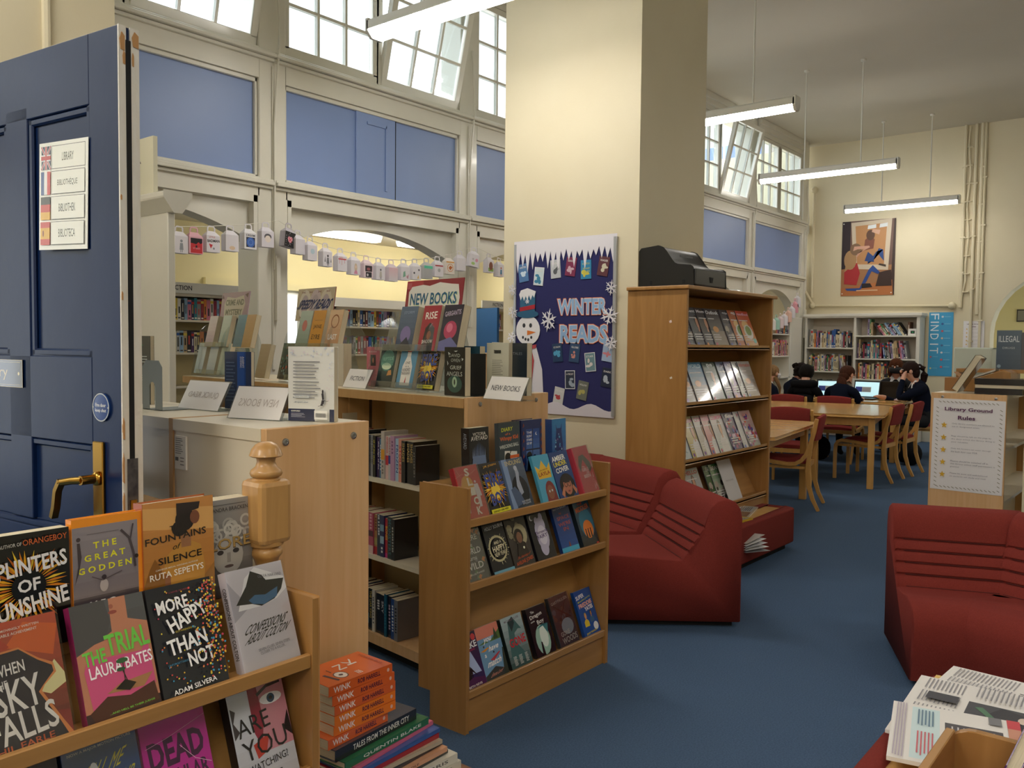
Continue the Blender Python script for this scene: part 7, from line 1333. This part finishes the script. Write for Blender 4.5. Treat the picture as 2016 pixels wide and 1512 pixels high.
def pupil(label, x, y, rz, hair, hairstyle, top=navyf, skin=skin1, lean=.12, head=(0, .06, 0), turn=0, arms='desk', mask=None, collar=True, lanyard=False, sc=1.0, hood=False, hb=None, z0=0):
    J = dict(pel=(0, 0, .49), bel=(0, lean*.35, .62), che=(0, lean*.8, .80), ush=(0, lean, .90), nek=(0, lean+.02, .965), jaw=(0, lean+.05+head[1]*.5, 1.015), hed=(0, lean+.05+head[1], 1.09), hto=(0, lean+.035+head[1], 1.15))
    Rr = dict(pel=(.15, .12), bel=(.125, .10), che=(.15, .11), ush=(.11, .075), nek=.048, jaw=(.058, .06), hed=(.075, .088), hto=(.058, .068))
    E = [('pel', 'bel'), ('bel', 'che'), ('che', 'ush'), ('ush', 'nek'), ('nek', 'jaw'), ('jaw', 'hed'), ('hed', 'hto')]; sm = {'nek': 0, 'jaw': 1, 'hed': 1, 'hto': 1}
    for s, n in ((-1, 'l'), (1, 'r')):
        J['s'+n] = (s*.165, lean-.0, .875); Rr['s'+n] = .062
        a_ = arms if isinstance(arms, str) else arms[0 if s < 0 else 1]
        if a_ == 'desk': el, wr, ha = (s*.22, lean+.12, .66), (s*.14, lean+.34, .755), (s*.12, lean+.42, .765)
        elif a_ == 'face': el, wr, ha = (s*.16, lean+.26, .76), (s*.09, lean+.2, .98), (s*.06, lean+.17, 1.045)
        else: el, wr, ha = (s*.22, lean+.02, .62), (s*.18, lean+.18, .53), (s*.16, lean+.25, .52)
        J['e'+n], J['w'+n], J['h'+n] = el, wr, ha; Rr['e'+n] = .046; Rr['w'+n] = .03; Rr['h'+n] = (.036, .018)
        E += [('ush', 's'+n), ('s'+n, 'e'+n), ('e'+n, 'w'+n), ('w'+n, 'h'+n)]; sm['h'+n] = 1
        hv = Vector(ha); dv = (hv-Vector(wr)).normalized()
        for f_ in range(5):
            o_ = (f_-1.5)*.013 if f_ < 4 else -s*.0; base = hv+Vector((o_, 0, 0))+dv*.012 if f_ < 4 else hv+Vector((-s*.03, 0, .0)); k1, k2 = 'f%s%da' % (n, f_), 'f%s%db' % (n, f_)
            ln = (.035, .042, .04, .032, .026)[f_]; J[k1] = tuple(base+dv*ln*.6+Vector((0, 0, .004))); J[k2] = tuple(base+dv*ln*1.3+Vector((0, 0, -.008))); Rr[k1] = .009; Rr[k2] = .0075; E += [('h'+n, k1), (k1, k2)]; sm[k1] = sm[k2] = 1
        J['k'+n], J['a'+n], J['t'+n] = (s*.11, .40, .50), (s*.11, .40, .09), (s*.11, .50, .035); J['q'+n] = (s*.095, .08, .49); Rr['q'+n] = .085
        Rr['k'+n] = .06; Rr['a'+n] = .038; Rr['t'+n] = (.035, .028); E += [('pel', 'q'+n), ('q'+n, 'k'+n), ('k'+n, 'a'+n), ('a'+n, 't'+n)]; sm['q'+n] = sm['k'+n] = sm['a'+n] = sm['t'+n] = 2
    if turn:
        c_, s_2 = cos(R(turn)), sin(R(turn))
        for k in ('jaw', 'hed', 'hto'): X, Y, Z = J[k]; Y0 = lean+.02; J[k] = (-(Y-Y0)*s_2, Y0+(Y-Y0)*c_, Z)
    o = figure(label, J, Rr, E, sm, [top, skin, mat('black_trousers', '14151a', .9)]); o.matrix_world = T(x, y, z0) @ RZ(rz) @ Matrix.Diagonal((sc, sc, sc, 1))
    hc = Vector(J['hed']); fd = RZ(R(turn)) @ Vector((0, 1, 0)); fd = Vector((fd.x, fd.y, 0)); HM = T(*hc) @ RZ(R(turn))
    hm = mat('hair_'+hair, hair, .8, spec=.15, c2=shade(hair, .7), scale=30, stretch=(3, 3, .4), bump=.4, bscale=60)
    b = MB(); b.ball((0, -.022, .028), (.088, .098, .088), 18)
    if hairstyle in ('long', 'tail', 'bob', 'curly'): b.ball((0, -.065, -.02), (.08, .06, .085), 14)
    if hairstyle == 'long':
        b.ball((0, -.10, -.12), (.085, .05, .11), 14); b.ball((.0, -.11, -.21), (.075, .04, .10), 12); b.ball((-.03, -.1, -.29), (.045, .03, .07), 10)
    if hairstyle == 'tail': b.ball((0, -.115, .05), (.035, .035, .035), 10); b.tube([(0, -.12, .05), (0, -.16, .03), (0, -.175, -.04), (.01, -.17, -.12), (.015, -.155, -.18)], [.025, .035, .042, .034, .012], 10)
    if hairstyle == 'bob':
        for s in (-1, 1): b.ball((s*.07, -.01, -.05), (.032, .06, .085), 12)
    if hairstyle == 'curly':
        rr = random.Random(4)
        for _ in range(34): a_ = rr.uniform(0, 2*pi); z_ = rr.uniform(-.16, .08); r_ = .085 if z_ > -.05 else .075; yy = -.03+r_*sin(a_)*1.0; 
        for i_ in range(40):
            a_ = rr.uniform(pi*.95, 2.05*pi); z_ = rr.uniform(-.17, .09); b.ball((.092*cos(a_), -.02+.10*sin(a_), z_), rr.uniform(.018, .03), 6)
        for s in (-1, 1): b.tube([(s*.08, .03, .04), (s*.09, .05, -.04), (s*.085, .05, -.12), (s*.08, .045, -.18)], [.02, .024, .02, .008], 7)
    if hairstyle == 'loose': b.tube([(.05, -.02, -.05), (.07, .02, -.12), (.08, .05, -.2), (.07, .06, -.28)], [.03, .026, .02, .008], 8)
    if not hood: 
        h = b.build('hair', hm, o, HM, smooth=60)
    # face: nose, eyes, ears
    b = MB(); b.ball((0, .088, -.01), (.011, .016, .02), 8); 
    b.build('nose', skin, o, HM, smooth=60)
    for s in (-1, 1): b = MB(); b.ball((s*.028, .077, .012), (.012, .008, .007), 8, 0, lin('e8e4e0')); b.ball((s*.028, .082, .012), (.006, .005, .006), 6, 0, lin('2a211c')); b.build('eye', printm, o, HM); b = MB(); b.ball((s*.078, -.005, -.01), (.01, .02, .03), 8); b.build('ear', skin, o, HM, smooth=60)
    if mask:
        b = MB(); n = 8; vs = []
        for i in range(n+1):
            a_ = (i/n-.5)*pi*.95
            for z_, r_ in ((.0, .088), (-.03, .098), (-.062, .086), (-.078, .062)): vs.append((r_*.88*sin(a_), r_*cos(a_)*1.05+.004, z_-.004))
        b.add(vs, [[i*4+j, i*4+j+1, i*4+j+5, i*4+j+4] for i in range(n) for j in range(3)]); mm = b.build('face_mask', mat('mask_'+mask, mask, .8), o, HM, smooth=60); md = mm.modifiers.new('t', 'SOLIDIFY'); md.thickness = .002
    else: b = MB(); b.ball((0, .08, -.045), (.02, .006, .005), 8); b.build('mouth', mat('lip', 'a8605a', .5), o, HM)
    if collar:
        b = MB(); nk = Vector(J['nek'])
        for s in (-1, 1): b.add([(s*.012, nk.y+.06, nk.z-.035), (s*.06, nk.y+.075, nk.z-.085), (s*.085, nk.y+.015, nk.z-.035), (s*.062, nk.y-.03, nk.z+.0), (s*.05, nk.y+.03, nk.z+.015)], [[0, 1, 2, 3, 4]])
        b.add([(-.062, nk.y-.03, nk.z+.0), (.062, nk.y-.03, nk.z+.0), (.05, nk.y-.05, nk.z-.03), (-.05, nk.y-.05, nk.z-.03)], [[0, 1, 2, 3]]); c_ = b.build('shirt_collar', mat('white_cotton', 'e4e6ea', .8), o); md = c_.modifiers.new('t', 'SOLIDIFY'); md.thickness = .004
    if lanyard: b = MB(); nk = Vector(J['nek']); b.tube([(.06, nk.y+.02, nk.z-.01), (.05, nk.y+.1, nk.z-.12), (.02, nk.y+.1, nk.z-.28)], .005, 6); b.build('lanyard', mat('teal_ribbon', '3fa0a8', .6), o)
    if hood:
        b = MB(); b.ball((0, -.012, .018), (.098, .108, .102), 18); b.build('beanie_hair', hm, o, HM, smooth=60)
        b = MB(); nk = Vector(J['nek'])
        ring = [(.13*cos(a), nk.y-.03+.10*sin(a), nk.z-.03-.045*sin(a)*-1*.0+(.02 if sin(a) < 0 else -.03)) for a in [2*pi*k/14 for k in range(15)]]; b.tube(ring, [.038+.014*(sin(2*pi*k/14) < 0) for k in range(15)], 8); b.build('hood', top, o, smooth=60)
    if hb: b = MB(); b.ball((0, -.11, .05), (.04, .03, .02), 8); b.build('hair_band', mat('pale_bow', hb, .5), o, HM)
    return o
pupil('pupil with fair tied hair and a pale mask, blue lanyard, side on at the left', 10.76, 4.56, R(-120), '9c7a54', 'loose', mask='c9ccd2', lanyard=True, lean=.1, arms='lap', sc=.97)
pupil('pupil with dark curly hair bending forward, next to the fair-haired one', 11.35, 4.42, R(-118), '1f1614', 'curly', skin=skin2, mask='1b1b1e', lean=.12, head=(0, .075, 0), sc=.99)
pupil('pupil in a black hooded top seen from behind, bent over a laptop', 10.68, 4.0, R(-84), '15110f', 'short', top=blackf, hood=True, collar=False, lean=.2, sc=.98)
pupil('pupil with long brown hair seen from behind, hand on the table', 10.76, 3.56, R(-92), '4c2c1e', 'long', lean=.13, collar=False, turn=-35, sc=.98)
pupil('pupil with chestnut hair and a black mask facing the viewer across the table', 12.6, 3.35, R(97), '5a3018', 'bob', mask='15161a', top=mat('black_jumper', '121318', .9), lean=.1, sc=1.05)
pupil('pupil with a dark ponytail leaning a hand on her forehead, at the right', 11.45, 2.66, R(28), '2b1b16', 'tail', lean=.14, arms=('face', 'desk'), turn=0, mask=None, hb='c9c9d4', sc=1.03)
# laptops
def laptop(label, x, y, rz, lit=True):
    t = thing('laptop', label, 'laptop', (x, y, .742), rz); b = MB(); b.box(-.165, .165, 0, .23, 0, .016); b.build('keyboard_base', black, t, bevel=.003, bseg=1)
    LM_ = T(0, .23, .014) @ RX(R(-14)); b = MB(); b.box(-.165, .165, 0, .008, 0, .22); b.build('lid', black, t, LM_)
    if lit:
        b = MB(); b.box(-.152, .152, -.001, 0, .015, .205); s = b.build('screen', mat('lit_screen', 'bfe0e8', .4, emit=('b5dfe8', .3)), t, LM_); a = Art(.3, .19); a.rect('3c4fb0', .02, .3, .3, .66).rect('c4c8c0', .3, .3, .68, .66).lines('8c8cb0', .33, .33, .66, .63, 4); a.mb.v = [(x_-.15, y_-.001, z_+.015) for x_, y_, z_ in a.mb.v]; a.build('screen_print', s, None, printm)
    return t
laptop('open laptop with a pale blue screen, before the hooded pupil', 11.22, 3.84, R(-78)); laptop('open laptop with a pale blue screen, left of the long-haired pupil\'s hand', 11.3, 3.46, R(-92))
laptop('black laptop with its lid towards the viewer, before the masked pupil', 11.95, 3.25, R(100), False)
b = MB(); b.ball((0, 0, .02), (.05, .035, .02), 8, 0, lin('d9ccd4')); b.ball((.03, .03, .014), (.03, .03, .014), 8, 0, lin('c9a8b4')); tag(b.build('tissue', printm, None, T(11.25, 2.98, .742)), 'crumpled pale tissue on the corner of the pupils\' table', 'tissue')
# bags under the tables
def bag(label, x, y, z_=.3):
    b = MB(); b.ball((0, 0, z_*.48), (.17, .12, z_*.5), 14); b.ball((0, .09, z_*.35), (.12, .05, z_*.28), 10); o = b.build('school_bag', blackf, None, T(x, y, 0), smooth=60); tag(o, label, 'bag'); b = MB(); b.tube([(-.05, 0, z_*.93), (-.03, 0, z_*1.08), (.03, 0, z_*1.08), (.05, 0, z_*.93)], .012, 6); b.build('handle', blackf, o, smooth=60)
bag('black bag on the floor under the middle table', 10.75, 3.75); bag('black school bag leaning by the right-hand pupil\'s chair', 12.35, 2.62, .42); bag('dark bag on the carpet beyond the chair pair', 11.0, 2.75, .28)
# ------------------------------------------------------------------ right-hand end unit with the rules poster and books
QX, QY0, QY1, QZ = 6.15, .985, 1.425, 1.11
t = thing('low_bookcase', 'beech-ended bookcase at the right carrying the large rules poster', 'bookcase', (QX, QY0, 0)); w = QY1-QY0
b = MB(); b.box(0, .022, 0, w, 0, QZ-.0); b.build('end_panel', beech, t, bevel=.0015, bseg=1); MB().box(.022, 1.8, .0, w, QZ-.03, QZ-.001).build('top_board', greyl, t); MB().box(.022, 1.8, .2, .22, .05, QZ-.03).build('back_panel', greyl, t); 
for z in (.08, .42, .76): MB().box(.022, 1.8, .01, w-.01, z-.02, z).build('shelf', greyl, t)
MB().box(1.78, 1.8, 0, w, 0, QZ).build('side_panel', beechd, t)
screw(t, (0, .06, QZ-.025), (-1, 0, 0)); screw(t, (0, w-.07, QZ-.025), (-1, 0, 0))
M_ = T(QX-.002, QY1-.012, .475) @ NM; b = MB(); b.box(0, .42, -.001, 0, 0, .6, 0, lin('e6e3e4')); o = b.build('rules_poster', printm, None, M_ @ RY(R(.5))); tag(o, 'large white poster headed Library Ground Rules with five gold stars', 'poster'); a = Art(.42, .6); rules(True)(a); a.mb.v = [(x, y-.001, z) for x, y, z in a.mb.v]; a.build('poster_print', o, None, printm)
RB = 'books on the right-hand bookcase'
def rb(px, X, label, c, w_, h_, t_, M2, art=None, hard=True):
    k = hit(px, (X, 0, QZ), (0, 1, 0)); return book(label, RB, T(X, k, QZ) @ M2, w_, h_, t_, c, art, hard=hard)
# leaning black hardback with its page edges to the viewer
k = hit(1873, (QX+.08, 0, QZ), (0, 1, 0)); book('black hardback leaning to the right, page edges showing', RB, T(QX+.25, k, QZ+.026) @ RX(R(31)) @ RZ(pi), .17, .262, .042, '23252a', None, hard=True)
def lay(label, grp, z, cx, cy, w_, h_, th, rz, c, art=None, sp=None, hard=True, spc=None):
    # book lying flat; with rz = 0 the spine faces -Y and the height runs along X
    M_ = T(cx, cy, z) @ RZ(R(rz)) @ Matrix(((0, 0, -1, h_/2), (1, 0, 0, -w_/2), (0, -1, 0, th), (0, 0, 0, 1)))
    return book(label, grp, M_, w_, h_, th, c, art, sp, hard=hard, spcol=spc)
for i, (z, hh, c, lb, rz, h_) in enumerate(((.001, .036, '1d1c20', 'lowest black book lying flat', -90, .27), (.038, .026, '2b2a2e', 'grey-edged book in the middle of the flat pile', 90, .28), (.065, .036, '1b1a1d', 'topmost black book lying flat', -90, .28))):
    k = hit(1918, (QX+.03, 0, QZ+z), (0, 1, 0)); lay(lb+' on the right-hand bookcase', RB, QZ+z, QX+.13, k-h_/2, .19, h_, hh, rz, c)
b = MB(); b.prism([(0, 0), (.34, 0), (.34, .135), (.30, .15), (0, .05)], 'x', 0, .38); bs = b.build('book_slope', oak, None, T(QX+.35, QY0-.02, QZ) @ T(0, .40, 0) @ Matrix.Diagonal((1, -1, 1, 1)), fix=True, bevel=.004, bseg=1); tag(bs, 'sloping oak book rest on the right-hand bookcase', 'book rest')
b = MB(); b.add([(0, 0, 0), (.14, -.02, .01), (.14, -.2, .08), (0, -.2, .08), (0, 0, .012), (.14, -.02, .022), (.14, -.2, .092), (0, -.2, .092)], [[3, 2, 1, 0], [4, 5, 6, 7], [0, 1, 5, 4], [0, 4, 7, 3], [1, 2, 6, 5]], 0, lin('cfc9bd')); tag(b.build('open_book', printm, None, T(QX+.36, QY0+.33, QZ+.065)), 'pale open book lying on the sloping oak rest', 'book', RB)
def illegal(a): a.grad('4a5868', '5c6c7c').text('c9d4dc', 'ILLEGAL', .5, .78, .84, .16, 0, 1).text('aab6c0', 'DRUGS', .5, .55, .5, .05).ell('8fa8b9', .12, .08, .08)
S0 = hit(1960, (QX+.62, 0, QZ+.17), (0, 1, 0)); 
t = thing('shelf_riser', 'dark wooden riser holding upright grey folders, far right', 'shelf', (QX+.6, QY0-.3, QZ)); MB().box(0, .3, 0, .72, .125, .15).build('shelf', oak, t); MB().box(0, .3, 0, .02, 0, .125).build('side_panel', oak, t); MB().box(0, .3, .70, .72, 0, .125).build('side_panel', oak, t)
book('slate blue book titled ILLEGAL, standing at the far right', RB, T(QX+.63, S0, QZ+.151) @ NM, .15, .27, .02, '4a5868', illegal, hard=True)
for i in range(6):
    book('%s grey-brown bound folder right of the slate blue book' % ORD[i], RB, T(QX+.63, S0-.152-.034*i, QZ+.151) @ NM @ RZ(pi/2) @ T(0, -.03, 0), .19, .255-.004*i, .03, ['55545c', '66646a', '5c5a60', '6c6a6c', '5a585e', '646268'][i], None, hard=True)
b = MB(); b.box(0, .02, 0, .26, 0, .3); b.box(.02, .3, 0, .02, 0, .3); tag(b.build('magazine_file', mat('pale_green_plastic', 'c4cdc0', .5), None, T(QX+1.0, 1.5-.25, QZ), bevel=.01), 'pale plastic file box behind the slate blue book', 'file box')
b = MB(); b.box(-.09, .09, -.05, .05, 0, .09); b.add([(-.09, -.05, .09), (.09, -.05, .09), (.07, .0, .13), (-.07, 0, .13)], [[0, 1, 2, 3]]); tag(b.build('paper_bag', mat('brown_paper', '9c6f42', .8), None, T(QX+.45, QY1-.05, QZ)), 'small crumpled brown paper bag at the left corner of the right-hand bookcase', 'bag')
struct('wall_stub', MB().box(6.0, 6.5, -.2, .86-.03, 0, 1.13), cream) if 0 else None
t = thing('tall_cabinet', 'cream cabinet side at the extreme right edge', 'cabinet', (6.1, .3, 0)); b = MB(); b.box(0, .5, 0, .575, 0, 1.33); b.build('body', cream, t); MB().box(-.01, .51, -.01, .585, 1.33, 1.36).build('top', oak, t)
# ------------------------------------------------------------------ book stack on a stool, lower left
STZ = .285
t = thing('stool', 'round-cornered dark wood stool under the pile of large books', 'stool', (1.43, 1.6, 0)); b = MB(); b.box(-.24, .235, -.15, .13, STZ-.03, STZ); b.build('seat', mat('dark_wood', '7c4a26', .35, c2='8c5830', scale=4, stretch=(1, 4, 4), kind='wood', coat=.3), t, bevel=.014, bseg=3)
for x in (-.2, .19):
    for y in (-.11, .09): b = MB(); b.tube([(x, y, STZ-.03), (x*1.05, y*1.05, 0)], .016, 8); b.build('leg', MATS['dark_wood'], t)
LB = 'large books piled on the stool'; SB = 'orange paperbacks in the stack'
stack = [('cream art book at the very bottom of the pile', .21, .34, .022, -1, 'd4cfc0', 'JACKIE MORRIS', '55524c', 1.635, 1.49), ('cream art book second from the bottom, matching the lowest', .21, .34, .022, -2, 'd8d3c4', 'JACKIE MORRIS', '55524c', 1.625, 1.495), ('thin black book with a grey spine, third from the bottom', .21, .30, .008, 3, '2c2b2f', '', '77767a', 1.6, 1.5), ('peach-spined picture book in the pile', .2, .30, .012, 1, 'd9a07c', 'WOOLF', '6c3a2c', 1.595, 1.5), ('dark grey picture book in the pile', .2, .30, .010, 4, '3a393e', '', '8c8a8e', 1.59, 1.51), ('cream and brown picture book in the pile', .2, .29, .010, -1, 'b9a890', '', '77685a', 1.585, 1.51), ('crimson picture book in the pile', .2, .30, .012, 2, 'a0242c', '', 'd9a0a4', 1.58, 1.515), ('blue-spined picture book in the pile', .205, .30, .010, 3, '3a5a9c', '', 'd0d4dc', 1.585, 1.515), ('pink-edged picture book just under the green one', .2, .30, .010, 7, 'c9607c', '', 'e8d0d4', 1.58, 1.53), ('dark green illustrated book under the black hardback', .2, .30, .018, 5, '2c6a44', 'QUENTIN BLAKE', 'd9dcd0', 1.56, 1.53), ('black hardback titled TALES FROM THE INNER CITY', .19, .285, .028, 5, '4a474e', 'TALES FROM THE INNER CITY', 'dcd9d4', 1.53, 1.545)]
z = STZ+.001
def picart(c):
    def f(a): rr = random.Random(int(c[:2], 16)); a.rect(c, 0, 0, 1, 1); a.dots(['d9d4c4', '4a8c94', 'c98c6c', '8ca05c', 'e0c04a'], 14, .15, .15, .85, .85, .05, .12)
    return f
for (lb, w_, h_, th, rz, c, tt, tc_, xr, yf) in stack:
    lay(lb, LB, z, xr-h_/2, yf+w_/2, w_, h_, th, rz, c, picart(c), (lambda a, tt=tt, tc_=tc_: a.vtext(tc_, tt, .5, .45, .7 if len(tt) > 8 else .2, .5, 1, -90)) if tt else None, spc=c if 'TALES' not in lb else '26252a'); z += th+.001
for i in range(6):
    c = ['d9622c', 'e8771e', 'e8771e', 'd9622c', 'd9622c', 'd9622c'][i]
    def msp(a): a.vtext('f2e6dc', 'WINK', .5, .80, .26, .6, 1).vtext('4a2438', 'ROB HARRELL', .5, .38, .36, .5, 2).ell('e0b4a0', .5, .07, .2, .02)
    def mco(a): a.rect('d9622c', 0, 0, 1, 1).ell('3a3048', .3, .66, .16, .09).ell('efe6dc', .3, .66, .14, .075).ell('3a3048', .3, .66, .04, .03).poly('3a3048', (.1, .8), (.5, .84), (.5, .8), (.14, .76)).text('f2e6dc', 'W', .72, .86, .3, .12, 0, 0).text('f2e6dc', 'N', .6, .52, .26, .12, 0, 0).text('f2e6dc', 'K', .68, .34, .28, .14, 0, 0).line('3a3048', .02, (.5, .7), (.66, .7)).text('b5502a', 'ROB HARRELL', .5, .08, .7, .05, 0, 2).lines('efe0d4', .08, .42, .24, .5, 3)
    dx = (-.012, .012, .012, .012, .008, 0)[i]
    lay('orange paperback titled WINK, %s of the stack of six' % ['lowest', 'second from the bottom', 'third from the bottom', 'fourth from the bottom', 'fifth from the bottom', 'topmost'][i], SB, z, 1.348+dx, 1.616, .129, .198, .0235, (4, 1, 2, 2, 1, 0)[i], c, mco, msp, hard=False); z += .0242
# ------------------------------------------------------------------ oak book box, bottom right
t = thing('book_box', 'oak box of picture books standing on the red newspaper table', 'box', (1.97, .40, .426)); BH = .178
b = MB(); b.box(-.45, 0, -.012, .006, 0, BH-.005); b.build('divider', oakx, t, bevel=.002, bseg=1)
pr = [(.012, 0), (-.46, 0), (-.46, BH), (-.05, BH)]+[(-.05+.062*sin(k*pi/12), BH-.062+.062*cos(k*pi/12)) for k in range(1, 7)]
b = MB(); b.prism(pr, 'x', 0, .018); b.build('back_panel', oak, t, fix=True, bevel=.002, bseg=1)
MB().box(-.45, 0, -.46, -.012, 0, .012).build('base', oak, t)
MB().box(-.45, 0, -.46, -.445, .012, BH-.005).build('side_panel', oak, t)
cl = [('purple', '5a2a6c', .024), ('cream', 'c9c0b0', .02), ('grey', '8c8c90', .016), ('blue', '2f4a7c', .012), ('pale green', 'c9d8c4', .02), ('white', 'dcdfe2', .016)]; y = .325
def pur(a): a.rect('5a2a6c', 0, 0, 1, 1).ell('b5b0c4', .2, .8, .2, .1).ell('c22f3a', .6, .55, .14, .1).text('a8b53a', 'Freddie', .4, .74, .5, .12, 30, 1, .2).ell('c94a3a', .3, .35, .2, .12).ell('3a7c8c', .75, .3, .12, .1)
for i, (nm, c, th) in enumerate(cl):
    h_ = (.232, .22, .21, .21, .215, .21)[i]; book('%s picture book standing in the oak box, %s from the left' % (nm, ORD[i]), 'picture books in the oak box', T(1.962, y, .44+th*sin(R(18))) @ RX(R(18)) @ RZ(pi), .26, h_, th, c, pur if i == 0 else None, hard=True); y -= th+.012
